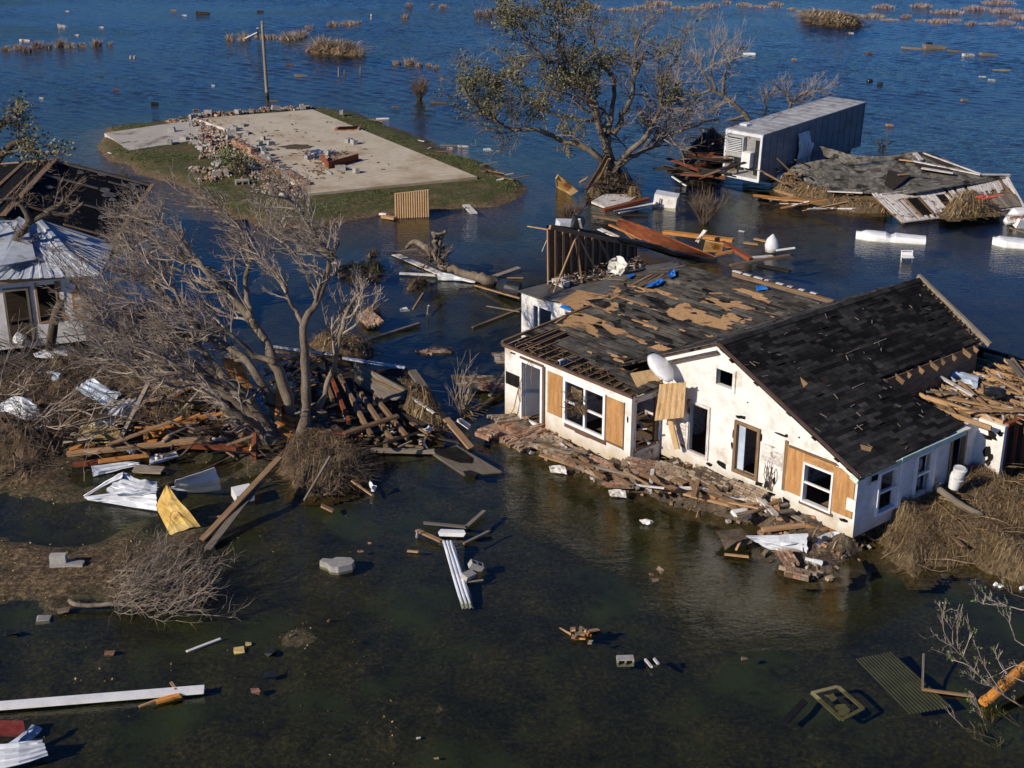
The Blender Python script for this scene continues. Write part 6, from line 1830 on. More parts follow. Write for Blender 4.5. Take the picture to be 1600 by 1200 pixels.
# ---------------------------------------------------------------- left debris field
cl = lambda x, y: (x / 3.636, 560 + y / 3.636)
def bl(x0, y0, z0, x1, y1, z1, w_, h_, mt, nm, lb, ct, *e):
    a_, b_ = cl(x0, y0), cl(x1, y1); return (a_[0], a_[1], z0, b_[0], b_[1], z1, w_, h_, mt, nm, lb, ct, *e)
boards([bl(385, 542, .35, 1190, 458, .5, .26, .10, 'wood_tan', 'beam', 'long tan beam lying level in front of the bare tree', 'beam'), bl(420, 605, .2, 850, 548, .35, .2, .10, 'wood_red', 'plank', 'reddish plank below the long tan beam', 'plank'),
        bl(1000, 492, .35, 1430, 512, .3, .24, .12, 'wood_red', 'beam', 'dark red beam ending at the foot of the bare tree', 'beam'), bl(680, 470, .3, 852, 128, 1.6, .14, .10, 'wood_grey', 'post', 'pale grey post leaning up out of the debris', 'post'),
        bl(1145, 1035, .05, 1592, 560, 1.2, .20, .06, 'wood_brown', 'plank', 'long brown plank leaning on the root clump, upper of the two', 'plank'), bl(1180, 1085, .02, 1490, 685, .75, .22, .06, 'wood_grey', 'plank', 'long greyer plank leaning on the root clump, lower of the two', 'plank'),
        bl(1445, 425, .9, 1445, 570, .1, .16, .14, 'wood_red', 'post', 'short red post standing by the foot of the bare tree', 'post'), bl(1240, 500, .2, 1350, 572, .05, .05, .04, 'wood_tan', 'stick', 'thin stick beside the dark red beam', 'stick'),
        bl(1180, 905, .06, 1260, 898, .06, .08, .04, 'wood_tan', 'board', 'small tan board end on the mud beside the yellow sheet', 'board'), bl(400, 520, .4, 530, 480, .5, .25, .06, 'wood_orange', 'board', 'orange board end above the long tan beam', 'board'), bl(560, 585, .3, 850, 548, .4, .18, .08, 'wood_orange', 'board', 'splintered orange board between the two long beams', 'board')])
d = MB(); r = random.Random(6)
for k in range(26):
    t_ = r.random(); p = P(*cl(800 + 460 * t_, 405 - 88 * t_ + r.uniform(-8, 12)), .75); d.beam(p, p + Vector((r.uniform(.3, .9), r.uniform(.05, .35), r.gauss(0, .12))), r.uniform(.08, .2), .05)
for k in range(14):
    p = P(*cl(r.uniform(800, 950), r.uniform(395, 470)), .5); d.beam(p, p + Vector((r.uniform(-.3, .5), r.uniform(-.4, .3), r.gauss(0, .15))), r.uniform(.08, .22), .05)
solo('splintered_siding', d, MT['wood_orange'], 'bright orange splintered siding left of the big tree trunks', 'siding', None, 'stuff')
def psheet(name, label, cat, mat, A_, B_, n, m_=5, rib=.045, dent=.03, bend=0.0, seed=1, solid=.015, pf=None):
    """bent ribbed sheet metal between two pixel polylines (u, v, z)"""
    r = random.Random(seed)
    pf = pf or P
    a = smooth_path([pf(*q) for q in A_], 3); b = smooth_path([pf(*q) for q in B_], 3)
    k = min(len(a), len(b))
    rows = []
    for j in range(n * 4 + 1):
        t_ = j / (n * 4)
        h_ = rib if j % 4 in (1, 2) else 0
        row_ = []
        for i in range(k):
            nr = (b[i] - a[i]).cross(a[min(i + 1, k - 1)] - a[max(i - 1, 0)])
            nr = nr.normalized() if nr.length > 1e-6 else Vector((0, 0, 1))
            if nr.z < -.15 or (abs(nr.z) <= .15 and nr.y > 0): nr = -nr
            row_.append(a[i].lerp(b[i], t_) + Vector((r.gauss(0, dent * .3), r.gauss(0, dent * .3), 0)) + nr * (h_ + bend * math.sin(t_ * math.pi) + (r.gauss(0, dent) if i % 3 == 1 else 0)))
        rows.append(row_)
    d = MB(); d.grid(rows)
    return solo(name, d, MT[mat], label, cat, solid=solid)
def q2(pts, f=cl): return [(*f(x, y), z) for x, y, z in pts]
psheet('roofing_sheet', 'crumpled white ribbed metal sheet lying left of the yellow sheet', 'sheet metal', 'metal', q2([(700, 650, .75), (800, 690, .6), (890, 705, .45)]), q2([(600, 755, .45), (740, 770, .40), (890, 765, .35)]), 4, seed=2, dent=.06)
psheet('roofing_sheet', 'flattened white ribbed metal sheet under the crumpled one', 'sheet metal', 'metal', q2([(480, 790, .25), (700, 760, .30), (890, 770, .30)]), q2([(505, 805, .06), (700, 835, .06), (890, 865, .05)]), 3, seed=3, dent=.04)
psheet('roofing_sheet', 'white metal flap rising to a point left of the crumpled sheet', 'sheet metal', 'metal', q2([(705, 645, .85), (600, 700, .6), (478, 780, .2)]), q2([(690, 680, .75), (610, 715, .55), (482, 785, .18)]), 1, seed=4)
psheet('curved_sheet', 'curved pale blue white sheet standing behind the yellow sheet', 'sheet metal', 'metal', q2([(1000, 690, 1.0), (1100, 660, 1.05), (1220, 618, 1.1)]), q2([(965, 735, .15), (1100, 762, .08), (1255, 745, .1)]), 2, seed=5, bend=-.10, dent=.02)
psheet('yellow_sheet', 'yellowed sheet of metal bent into a fold on the mud', 'sheet metal', 'yellow', q2([(950, 720, 1.0), (900, 810, .55), (900, 870, .35), (970, 1008, .02)]), q2([(960, 722, 1.0), (1010, 800, .72), (1075, 870, .5), (1140, 955, .1)]), 2, seed=6, bend=.05, rib=.03, dent=.015)
psheet('ribbed_strip', 'stained ribbed roofing strip lying under the red plank', 'sheet metal', 'metal', q2([(520, 612, .22), (700, 590, .22), (790, 592, .22)]), q2([(530, 672, .02), (640, 645, .03), (800, 605, .15)]), 2, seed=7, rib=.05)
psheet('ribbed_strip', 'short ribbed roofing strip at the right end of the red plank', 'sheet metal', 'metal', q2([(845, 560, .3), (920, 545, .3), (1000, 530, .3)]), q2([(850, 605, .1), (930, 585, .1), (1015, 558, .12)]), 2, seed=8, rib=.05)
psheet('crumpled_sheet', 'big crumpled white sheet at the left edge in the brush', 'sheet metal', 'metal', q2([(-60, 300, .4), (60, 225, .9), (130, 220, 1.0), (200, 260, .9)]), q2([(-60, 420, .1), (40, 400, .2), (140, 380, .3), (240, 355, .3)]), 4, seed=9, dent=.09)
psheet('crumpled_sheet', 'dented bluish metal sheet lying in the brush left of the post', 'sheet metal', 'metalblue', q2([(430, 175, .8), (520, 230, .7), (620, 300, .6)]), q2([(510, 115, .9), (600, 160, .8), (690, 200, .75)]), 3, seed=10, dent=.05)
psheet('crumpled_sheet', 'crushed silver sheet right beside the grey leaning post', 'sheet metal', 'metal', q2([(520, 385, .5), (600, 330, .7), (690, 240, .8)]), q2([(640, 380, .5), (720, 330, .6), (790, 230, .8)]), 3, seed=11, dent=.08)
psheet('crumpled_sheet', 'blue grey sheet scrap half hidden in the upper brush', 'sheet metal', 'metalblue', q2([(220, 80, .7), (290, 70, .8), (340, 90, .8)]), q2([(220, 130, .4), (290, 130, .5), (345, 135, .5)]), 2, seed=12, dent=.07)
psheet('roofing_sheet', 'white sheet lying in the water below the left house wall', 'sheet metal', 'metal', [(52, 552, .3), (75, 545, .4), (100, 540, .4)], [(55, 558, .1), (80, 560, .1), (106, 556, .15)], 2, seed=13)
psheet('roofing_sheet', 'bluish sheet caught right of the left house in the branches', 'sheet metal', 'metalblue', [(183, 515, .7), (195, 512, .8), (208, 511, .8)], [(178, 522, .4), (195, 522, .4), (208, 519, .5)], 1, seed=14)
d = MB(); 
for i in range(3):
    for j in range(2): d.rbox(P(*cl(505 + i * 62 + j * 8, 405 + j * 38), .32), (.42, .34, .34), rot3(.1, .05, .1 * i), 0, None, .04)
for q in split(d): solo('insulation_block', q, MT['foam'], 'yellow insulation block above the left end of the tan beam', 'insulation', 'yellow insulation blocks by the tan beam')
d = MB(); d.rbox(P(*cl(1380, 770), .18), (.55, .5, .3), rot3(.2, 0, .5), 0); solo('white_box', d, MT['plastic'], 'small white box beside the long leaning planks', 'box')
d = MB(); d.rbox(P(*cl(845, 632), .1), (.9, .42, .06), rot3(.05, .04, -.1), 0, None, .04); solo('board', d, MT['wood_grey'], 'flat grey board on the mud below the ribbed strips', 'board')
d = MB(); A_ = [P(345, 560, 2.0), P(372, 556, 2.0)]; B_ = [P(372, 604, .9), P(395, 604, .9)]
pn = thing('wall_panel', 'orange wood panel with cross battens leaning among the tree limbs', 'panel', P(375, 610, 0))
d.slab([A_[0], A_[1], B_[1], B_[0]], (0, 0, .04)); d.build('panel', MT['wood_orange'], pn)
for k in range(4): d = MB(); a_ = A_[0].lerp(B_[0], .12 + k * .25); b_ = A_[1].lerp(B_[1], .02 + k * .27); d.beam(a_ + Vector((0, -.05, .04)), b_ + Vector((0, -.05, .04)), .06, .05); d.build('batten', MT['wood_tan'], pn)
heap_boards(70, 61, [(110, 690), (130, 640), (230, 600), (330, 590), (400, 610), (400, 690), (300, 700)], (.15, .9), 'broken board tangled in the brush left of the leafless tree', 'boards in the left brush', ['wood_brown', 'wood_dark', 'wood_grey', 'wood_brown', 'wood_grey', 'wood_dark'], (.5, 2.0), (.06, .2), (.2, .7), tilt=.25)
heap_boards(30, 62, [(0, 690), (10, 560), (150, 540), (230, 560), (120, 640)], (.15, .5), 'splintered grey board in the brush before the left house', 'boards before the left house', ['wood_dark', 'wood_grey', 'wood_brown'], (.4, 1.6), (.06, .16), None, tilt=.2)
heap_boards(36, 63, [(400, 560), (480, 545), (640, 575), (700, 640), (690, 690), (560, 700), (500, 660)], (.25, .8), 'dark broken board on the collapsed plank roof', 'dark boards on the collapsed roof', ['wood_dark', 'wood_dark', 'wood_brown', 'wood_red'], (.5, 2.2), (.08, .24), (-.7, .6), tilt=.15)
r = random.Random(97)
for k in range(22):
    u, v = r.choice(((r.uniform(0, 330), r.uniform(540, 690)), (r.uniform(420, 690), r.uniform(560, 690)), (r.uniform(110, 400), r.uniform(640, 720))))
    w_, h_ = r.uniform(4, 13), r.uniform(3, 8)
    psheet('scrap_sheet', 'crumpled pale scrap caught among the boards and brush left of the white house', 'scrap', r.choice(('metal', 'metalblue', 'white', 'foam', 'oldwhite')), [(u - w_, v, .5), (u, v - h_ * .4, .6), (u + w_, v - h_ * .2, .5)], [(u - w_ * .8, v + h_, .3), (u, v + h_, .35), (u + w_, v + h_ * .7, .3)], 1, seed=k + 200, dent=.08, rib=.03)['group'] = 'pale scraps in the left brush'
# the brush mat: twigs, small limbs and wrack over the mud
pg = [tuple(P(u, v, 0))[:2] for u, v in ((-60, 590), (40, 570), (130, 565), (230, 560), (330, 575), (390, 600), (400, 660), (330, 690), (230, 690), (120, 700), (60, 760), (-60, 790))]
m_, hz = mound('b', None, '', '', pg, .42, 1.3, 12, .2, rough=.7)
stems(m_, pg, hz, 14000, 12, (.15, .7), (.007, .022), (1, 1, 2, 3), None, .22)
tag(m_.build('brush_mat', [MT['straw_d'], MT['twig_d'], MT['straw'], MT['straw_d']], origin='base'), 'mat of dead brush and wrack in front of the left house', 'brush', None, 'stuff')
b = MB(); r = random.Random(71)
for k in range(210):
    u, v = r.uniform(-20, 420), r.uniform(535, 715)
    if u > 300 and v < 580: continue
    p = P(u, v, r.uniform(.05, .5)); an = r.gauss(2.6, .9)
    spray(b, p, Vector((math.cos(an), math.sin(an), r.uniform(0, .5))), r.uniform(.8, 2.2), r.uniform(.012, .03), 2, r, Vector((-.3, 0, .1)), [4, 3], 3, .7)
tag(b.build('brush_tangle', MT['twig_d'], uv=False, origin='base'), 'tangle of bare broken branches lying over the brush mat', 'brush', None, 'stuff')
b = MB()
for k in range(26):
    u, v = r.uniform(-10, 210), r.uniform(570, 680)
    p = P(u, v, r.uniform(.2, .6)); an = r.gauss(.4, .9)
    spray(b, p, Vector((math.cos(an), math.sin(an), r.uniform(0, .4))), r.uniform(1.0, 2.6), .025, 2, r, Vector((.1, 0, .1)), [4, 3], 4, .6)
tag(b.build('brush_tangle', MT['twig'], uv=False, origin='base'), 'paler bare branches lying on top of the brush left of the sheets', 'brush', None, 'stuff')
for (u0, v0, z0, u1, v1, z1, u2, v2, z2, rr, lb) in ((90, 470, 2.6, 84, 505, 1.4, 76, 562, .1, .17, 'dark broken trunk standing in front of the left house doorway'), (0, 0, 0, 0, 0, 0, 0, 0, 0, 0, '')):
    if not lb: continue
    d = MB(); limb(d, [P(76, 562, -.1), PY(84, 505, P(76, 562, 0).y), PY(95, 470, P(76, 562, 0).y)], .2, .15, 9, .01, r); 
    d.tube([PY(93, 478, P(76, 562, 0).y), PY(102, 466, P(76, 562, 0).y - .2), PY(100, 458, P(76, 562, 0).y - .2)], [.06, .04, .02], 6)
    solo('tree_stump', d, MT['bark_d'], lb, 'tree trunk', smooth=True, uv=False)
limbs_ = [([(240, 600), (300, 590), (250, 575), (190, 570)], .07), ([(60, 650), (120, 640), (170, 668), (110, 680)], .05), ([(255, 690), (330, 640), (345, 620)], .06), ([(180, 640), (260, 612), (340, 608)], .08)]
for k, (pts, rr) in enumerate(limbs_):
    d = MB(); limb(d, [P(u, v, .55 + .15 * i) for i, (u, v) in enumerate(pts)], rr, rr * .4, 7, .02, r); solo('broken_branch', d, MT['twig'], 'pale broken branch lying on the brush in front of the left house', 'branch', 'broken branches on the brush mat', uv=False, smooth=True)
d = MB(); d.tube([P(18, 533, .35), P(30, 528, .5), P(38, 532, .4)], [.12, .26, .2], 9); solo('white_drum', d, MT['plastic'], 'white tipped tub on the left house doorstep', 'tub')
# ---------------------------------------------------------------- wrack and rubble round the white house
def hw2(a, b): q = HW(a, b, 0); return (q.x, q.y)
sp = [tuple(P(u, v, 0))[:2] for u, v in ((1366, 838), (1380, 885), (1418, 920), (1450, 915), (1470, 895), (1520, 885), (1560, 905), (1600, 922), (1680, 930))] + [hw2(22, 9), hw2(20, 16), hw2(13.0, 13), hw2(12.6, 7.6), hw2(11.8, 7.3), hw2(11.8, .9), hw2(13.1, .9)]
def zst(x, y):
    rx, ry_ = x - HO.x, y - HO.y
    a = rx * HA.x + ry_ * HA.y; b = rx * HB.x + ry_ * HB.y
    near = np.exp(-np.clip(a - 13.2, 0, 99) / 2.6)
    z = .30 + .52 * near * np.clip((b - .2) / 3.0, .15, 1) + .42 * fbm(x, y, 1.2, 4) + .30 * np.exp(-((a - 14.0) ** 2 + (b - 6.2) ** 2) / 1.8)
    return np.clip(z - np.where(b > 7.2, .45, 0) * near, .12, 2)
m_, hz = mound('s', None, '', '', sp, .8, 1.0, 3, .13, zfn=zst, rough=.22)
stems(m_, sp, hz, 62000, 3, (.10, .60), (.005, .014), (1, 1, 1, 2, 2), None, .13)
tag(m_.build('straw_heap', [MT['strawbed'], MT['straw'], MT['straw_d']], origin='base'), 'great heap of brown marsh straw banked against the right side of the white house', 'straw', None, 'stuff')
d = MB(); r = random.Random(55)
for k in range(260):
    x, y = r.uniform(10.5, 17), r.uniform(31, 39); z, kk = hz(x, y)
    if kk < .2: continue
    an = r.gauss(-.5, 1.1); l = r.uniform(.3, 1.4); d.tube([(x, y, z + .04), (x + math.cos(an) * l / 2, y + math.sin(an) * l / 2, z + .1), (x + math.cos(an) * l, y + math.sin(an) * l, z + .05)], [.009, .008, .005], 4)
tag(d.build('reed_canes', MT['straw'], origin='base', uv=False), 'long pale reed canes lying over the straw heap', 'reeds', None, 'stuff')
b = MB(); r = random.Random(58)
for k in range(46):
    x, y = r.uniform(10.3, 16.5), r.uniform(30.8, 38.5); z, kk = hz(x, y)
    if kk < .1: continue
    an = r.uniform(0, 6.28); spray(b, Vector((x, y, z)), Vector((math.cos(an), math.sin(an), r.uniform(.0, .35))), r.uniform(.4, 1.1), .014, 1, r, Vector((0, 0, .05)), [5], 4, .8, None, 0.0, .35)
tag(b.build('snagged_twigs', MT['twig_d'], origin='base', uv=False), 'dark twigs snagged in the straw heap beside the white house', 'twigs', None, 'stuff')
for k in range(16):
    x, y = r.uniform(10.6, 16), r.uniform(31.2, 37.5); z, kk = hz(x, y)
    if kk < .2: continue
    an = r.gauss(-.5, .7); l = r.uniform(.3, 1.1); d = MB(); d.beam((x, y, z + .04), (x + math.cos(an) * l, y + math.sin(an) * l, z + r.uniform(-.05, .12)), r.uniform(.04, .12), .03, 0, None, (r.gauss(0, .3), 0, 1), None, .04)
    solo('broken_board', d, MT[r.choice(['wood_brown', 'wood_grey', 'wood_dark', 'wood_brown'])], 'short broken board lying on the straw heap beside the white house', 'board', 'boards on the straw heap')
d = MB(); limb(d, [P(1462, 763, .95), P(1475, 770, 1.05), P(1500, 788, .8), P(1535, 806, .6)], .10, .10, 10, .006); limb(d, [P(1466, 768, .95), P(1462, 758, 1.15), P(1470, 755, 1.2)], .05, .03, 6, .004)
solo('driftwood_log', d, MT['wood_grey'], 'weathered driftwood log half buried in the straw heap', 'log', smooth=True, uv=False)
d = MB(); a_ = P(1490, 762, 1.0)
d.tube([a_, a_ + Vector((.03, -.05, .36)), a_ + Vector((.04, -.06, .37)), a_ + Vector((.05, -.08, .40))], [.15, .19, .21, .20], 16)
bk_ = thing('white_bucket', 'white bucket standing on top of another against the eave wall', 'bucket', a_); WROOT.add(bk_.name); d.build('bucket', MT['plastic'], bk_, smooth=False)
d = MB(); b_ = a_ + Vector((.05, -.09, .40)); d.tube([b_, b_ + Vector((.03, -.05, .26)), b_ + Vector((.03, -.05, .27))], [.165, .195, .15], 16); d.build('lid_bucket', MT['plastic'], bk_)
# front bank: one long drift of rubble under the walls
fp = [hw2(-.6, -.1), hw2(1.2, -1.3), hw2(3.6, -1.15), hw2(5.6, -1.35), hw2(7.2, -.75), hw2(9.2, -.35), hw2(10.6, -.1), hw2(12.0, -.85), hw2(13.4, -1.15), hw2(13.9, -.2), hw2(13.6, 2.0), hw2(9.5, 2.1), hw2(6.1, 2.0), hw2(5.7, .8), hw2(0, .8)]
def zfr(x, y):
    rx, ry_ = x - HO.x, y - HO.y
    a = rx * HA.x + ry_ * HA.y; b = rx * HB.x + ry_ * HB.y
    w_ = np.where(a < 6, 0, 1.3)
    return .06 + .34 * np.exp(-np.clip(w_ - b, 0, 9) / .7) * np.where(a < 6, .75, 1.1) + .22 * np.exp(-((a - 6.6) ** 2 + (b - .7) ** 2) / .6)
MT['dirt'] = mk('muddy_rubble', [(.06, .045, .032), (.13, .098, .07), (.22, .17, .12)], 3, var=.1, bump=1.0, grain=.5, bd=.06)
m_, hf = mound('f', None, '', '', fp, .5, .85, 5, .10, zfn=zfr, rough=.4)
stems(m_, fp, hf, 2600, 9, (.1, .5), (.012, .04), (1, 2, 2), None, .12)
tag(m_.build('rubble_bank', [MT['dirt'], MT['straw'], MT['straw_d']], origin='base'), 'drift of mud, brick and splinters along the front of the white house', 'rubble', None, 'stuff')
def chunks(n, seed, poly, hfn, label, group, mats, s=(.12, .34), name='brick_chunk', cat='brick', flat=(.25, .55)):
    r = random.Random(seed); c = 0
    xs = [p[0] for p in poly]; ys = [p[1] for p in poly]
    while c < n:
        x, y = r.uniform(min(xs), max(xs)), r.uniform(min(ys), max(ys)); z, k = hfn(x, y)
        if k < .03: continue
        c += 1; d = MB(); q = r.uniform(*s)
        d.rbox((x, y, max(z, .0) + q * .12), (q, q * r.uniform(.45, .8), q * r.uniform(*flat)), rot3(r.gauss(0, .35), r.gauss(0, .35), r.uniform(0, 3)), 0, None, q * .09)
        solo(name, d, MT[r.choice(mats)], label, cat, group)
chunks(250, 5, fp, hf, 'broken brick or mortar chunk in the rubble along the front of the white house', 'brick chunks in the front rubble', ['brick', 'mortar', 'mortar', 'conc', 'dirt', 'wood_brown', 'mortar'], (.08, .25))
def brickpanel(c, ang, L, Wd, rx, ry_, label, name='fallen_brickwork', mats=('mortar', 'brick'), seed=1, name_cat='brickwork', along=True, skip=.06):
    """toppled piece of brick veneer, course by course"""
    r = random.Random(seed); M3 = rot3(0, 0, ang) @ rot3(rx, ry_, 0); d = MB(); c = Vector(c)
    d.rbox(c, (L * .97, Wd * .97, .06), M3, 0)
    j = 0; y = -Wd / 2
    while y < Wd / 2 - .03:
        x = -L / 2 + (j % 2) * -.1 + r.uniform(-.1, .1)
        while x < L / 2:
            if r.random() > skip:
                d.rbox(c + M3 @ Vector((x + .105, y + .035, .03 + r.gauss(0, .008))), (.20, .062, .10), M3, 1 if r.random() < .6 else 0, None, .006)
            x += .215
        y += .075; j += 1
    return solo(name, d, [MT[q] for q in mats], label, name_cat)
hz_ = lambda a, b, z: HW(a, b, z)
FA = HTH
brickpanel(hz_(2.25, -.85, .32), FA + 1.45, 1.35, .9, .22, -.1, 'reddish toppled brick veneer beside the wing steps', seed=2)
brickpanel(hz_(3.35, -.75, .35), FA, 1.4, .8, .2, .02, 'mortar grey toppled brick veneer under the big wing window', seed=3, mats=('mortar', 'mortar'))
brickpanel(hz_(4.75, -.78, .36), FA + .04, 1.7, .75, .25, .0, 'long toppled brick veneer under the right plywood of the wing', seed=4, mats=('mortar', 'brick'))
brickpanel(hz_(6.55, -.05, .55), FA + .9, .8, .7, .5, .2, 'leaning brick piece at the corner between wing and gable', seed=5)
brickpanel(hz_(6.3, -.75, .25), FA + .5, .8, .6, .25, -.1, 'red brick slab at the water right of the wing corner', seed=6)
brickpanel(hz_(7.4, .35, .55), FA + .3, 1.0, .7, .3, .1, 'tilted brick slab below the gable doorway', seed=7, mats=('mortar', 'mortar'))
brickpanel(hz_(8.5, .75, .62), FA, 1.2, .6, .35, .05, 'muddy brick slab below the brown gable window', seed=8, mats=('mortar', 'dirt'))
brickpanel(hz_(9.7, .95, .6), FA, 1.3, .5, .8, .0, 'brick footing showing under the gable siding', seed=9, mats=('mortar', 'mortar'))
brickpanel(hz_(13.2, -.95, .12), FA + .5, .62, .4, .12, .05, 'red brick slab at the far right end of the front rubble', seed=10, mats=('brick', 'mortar'))
brickpanel(hz_(12.6, -.6, .22), FA - .5, .6, .4, .2, .1, 'greyish brick slab beside the crumpled white metal', seed=11)
brickpanel(P(758, 678, .2), FA + .1, .45, .5, .15, 0, 'small square brick piece in the water left of the steps', seed=12)
brickpanel(P(740, 597, .22), FA + 1.0, 1.3, .8, .12, .1, 'mossy brick slab in the water behind the wing corner', seed=13, mats=('mortar', 'dirt'))
brickpanel(P(776, 606, .18), FA + .9, 1.0, .5, .1, .1, 'reddish brick slab between the mossy slab and the wing corner', seed=14)
brickpanel(P(792, 560, .35), FA + 1.1, .9, .6, .3, .1, 'pale brick lump beside the wing side wall', seed=15, mats=('mortar', 'conc'))
brickpanel(P(792, 655, .35), FA + 1.3, .9, .45, .2, .1, 'brick slab leaning at the left wing corner', seed=16, mats=('mortar', 'mortar'))
brickpanel(P(686, 548, .02), FA + .9, .75, .35, .05, .05, 'brick scrap awash in open water left of the wing', seed=17)
brickpanel(P(578, 498, .25), FA - .2, 1.2, .7, .3, .1, 'reddish brick slab in the water behind the bare tree', seed=18, mats=('brick', 'mortar'))
brickpanel(P(662, 552, -.02), FA + .3, .4, .3, .05, .05, 'tiny red brick scrap awash behind the collapsed roof', seed=19)
d = MB(); 
for a0, a1, b0, b1, z0, z1 in ((.2, 1.75, -1.25, -.12, -.1, .14), (.55, 1.7, -.75, -.12, .14, .3)):
    q = [HW(a0, b0, z0), HW(a1, b0, z0), HW(a1, b1, z0), HW(a0, b1, z0)]; d.hexa(q, [p + Vector((0, 0, z1 - z0)) for p in q], 0)
st = thing('brick_steps', 'two brick steps below the open wing door', 'steps', HW(1, -.7, 0)); d.build('treads', MT['mortar'], st)
d = MB(); k = 0
for b, z in ((-1.262, .0), (-.762, .16)):
    for j in range(14):
        a = .22 + j * .11
        if z > .1 and a < .55: continue
        q = [HW(a, b, z), HW(a + .1, b, z), HW(a + .1, b + .3, z), HW(a, b + .3, z)]; d.hexa(q, [p + Vector((0, 0, .15)) for p in q], 0)
d.build('edge_bricks', MT['brick'], st)
heap_boards(85, 33, [(850, 690), (900, 700), (985, 745), (1060, 745), (1200, 790), (1300, 830), (1200, 800), (1100, 775), (1000, 760), (900, 722)], (.3, .7), 'splintered board in the rubble along the front of the white house', 'boards in the front rubble', ['wood_brown', 'wood_tan', 'wood_grey', 'oldwhite', 'wood_brown'], (.4, 1.6), (.06, .2), (HTH, .5))
boards([(843, 711, .2, 930, 738, .15, .1, .05, 'wood_tan', 'plank', 'yellowish plank at the water edge under the wing window', 'plank'), (1062, 768, .35, 1150, 790, .3, .26, .07, 'wood_tan', 'plank', 'wide brown plank lying in front of the gable doorway', 'plank'),
        (1215, 796, .25, 1228, 762, 1.0, .16, .06, 'wood_tan', 'board', 'short tan board leaning on the gable left of the plywood', 'board'), (1190, 828, .35, 1262, 820, .4, .2, .06, 'wood_tan', 'plank', 'tan plank above the crumpled white metal', 'plank'), (1262, 822, .4, 1352, 834, .35, .14, .05, 'wood_orange', 'plank', 'orange plank under the gable corner', 'plank'),
        (1150, 860, .12, 1157, 845, .3, .06, .04, 'wood_tan', 'stick', 'short stick left of the crumpled white metal', 'stick'), (1132, 866, .08, 1170, 870, .08, .08, .04, 'wood_tan', 'stick', 'thin board lying at the tip of the crumpled metal', 'stick'), (1258, 875, .1, 1265, 900, .02, .1, .05, 'oldwhite', 'board', 'pale board sinking below the right end of the crumpled metal', 'board'),
        (765, 618, .25, 795, 575, .3, .12, .06, 'wood_grey', 'plank', 'grey plank in the water by the wing side', 'plank'), (745, 640, .1, 795, 605, .15, .14, .06, 'wood_brown', 'plank', 'brown plank in shade left of the wing corner', 'plank')])
psheet('crumpled_sheet', 'crumpled white appliance panel lying in the rubble at the gable corner', 'sheet metal', 'metal', [(1165, 838, .5), (1215, 836, .55), (1262, 833, .55)], [(1195, 855, .1), (1225, 862, .1), (1260, 864, .12)], 2, seed=21, dent=.05, rib=.01)
psheet('crumpled_sheet', 'white metal panel with two round holes below the gable corner', 'sheet metal', 'metal', [(1268, 842, .4), (1295, 832, .45), (1315, 830, .5)], [(1282, 858, .1), (1305, 850, .15), (1320, 840, .3)], 1, seed=22, dent=.03, rib=.01)
for u, v in ((1273, 845), (1289, 843)):
    d = MB(); p = P(u, v, .36); d.tube([p, p + Vector((0, -.02, .06))], [.09, .09], 12); solo('hole_shade_disc', d, MT['dark'], 'dark disc for a round hole in the white metal panel below the gable corner', 'port', 'round ports in the metal panel')  # solid dark discs paint the shade of holes in the panel
d = MB(); d.tube([P(1258, 873, .25), P(1270, 876, .22), P(1275, 882, .1)], [.05, .05, .05], 8); d.tube([P(1270, 876, .22), P(1284, 880, .15)], [.06, .08], 8); solo('white_pipe', d, MT['plastic'], 'white pipe bend floating under the crumpled white metal', 'pipe')
d = MB(); d.rbox(P(1158, 803, .45), (.5, .34, .10), rot3(.3, .1, .5), 0); solo('white_slab', d, MT['plastic'], 'white slab tilted on the rubble below the brown gable window', 'slab')
d = MB(); d.rbox(P(1152, 842, .2), (.8, .6, .2), rot3(.1, .15, .4), 0, None, .12); solo('boulder', d, MT['dirt'], 'rough brown lump left of the crumpled white metal', 'lump')
d = MB(); d.hexa([P(1078, 718, .55), P(1104, 724, .55), P(1100, 728, .5), P(1082, 722, .5)], [P(1074, 708, .8), P(1106, 714, .85), P(1104, 716, .82), P(1076, 710, .78)]); solo('siding_scrap', d, MT['white'], 'white siding scrap below the gable doorway', 'siding')
for u, v, rz, lb in ((1020, 757, .4, 'white metal scrap near the brick slab at the wing corner'), (872, 733, .2, 'pale sheets awash below the wing window'), (965, 770, .7, 'white flap floating in front of the wing corner')):
    psheet('scrap_sheet', lb, 'scrap', 'oldwhite', [(u - 14, v - 4, .2), (u, v - 6, .25), (u + 12, v - 3, .2)], [(u - 12, v + 5, .03), (u, v + 6, .05), (u + 14, v + 8, .03)], 1, seed=int(u), rib=.02)
# loose things on the house
d = MB(); d.beam(HW(*HR(1046, 652, (0, 1, 0), 1.0)), HW(*HR(1058, 702, (0, 1, 0), .95)), .22, .05, up=HB); solo('board', d, MT['paper'], 'tan board hanging below the loose panel at the wing corner', 'board')
d = MB()
n_ = 14; rows = []
hA_, hB_ = HW(*HR(1017, 556, (0, 1, 0), .75)), HW(*HR(1048, 597, (0, 1, 0), .7))
ax = (hB_ - hA_).normalized(); sd_ = ax.cross(Vector((0, 0, 1))).normalized(); up_ = sd_.cross(ax)
for i in range(11):
    t_ = i / 10; w_ = .34 * max(.06, math.sin(math.pi * (.10 + .86 * t_))) ** .8
    rows.append([hA_.lerp(hB_, t_) + sd_ * w_ * math.cos(q / 13 * math.pi) + up_ * w_ * .62 * (math.sin(q / 13 * math.pi) ** .6) for q in range(14)])
d.grid(rows); solo('boat_hull', d, MT['plastic'], 'small white upturned hull lying on the roof at the gable eave', 'hull', solid=.03, smooth=True)
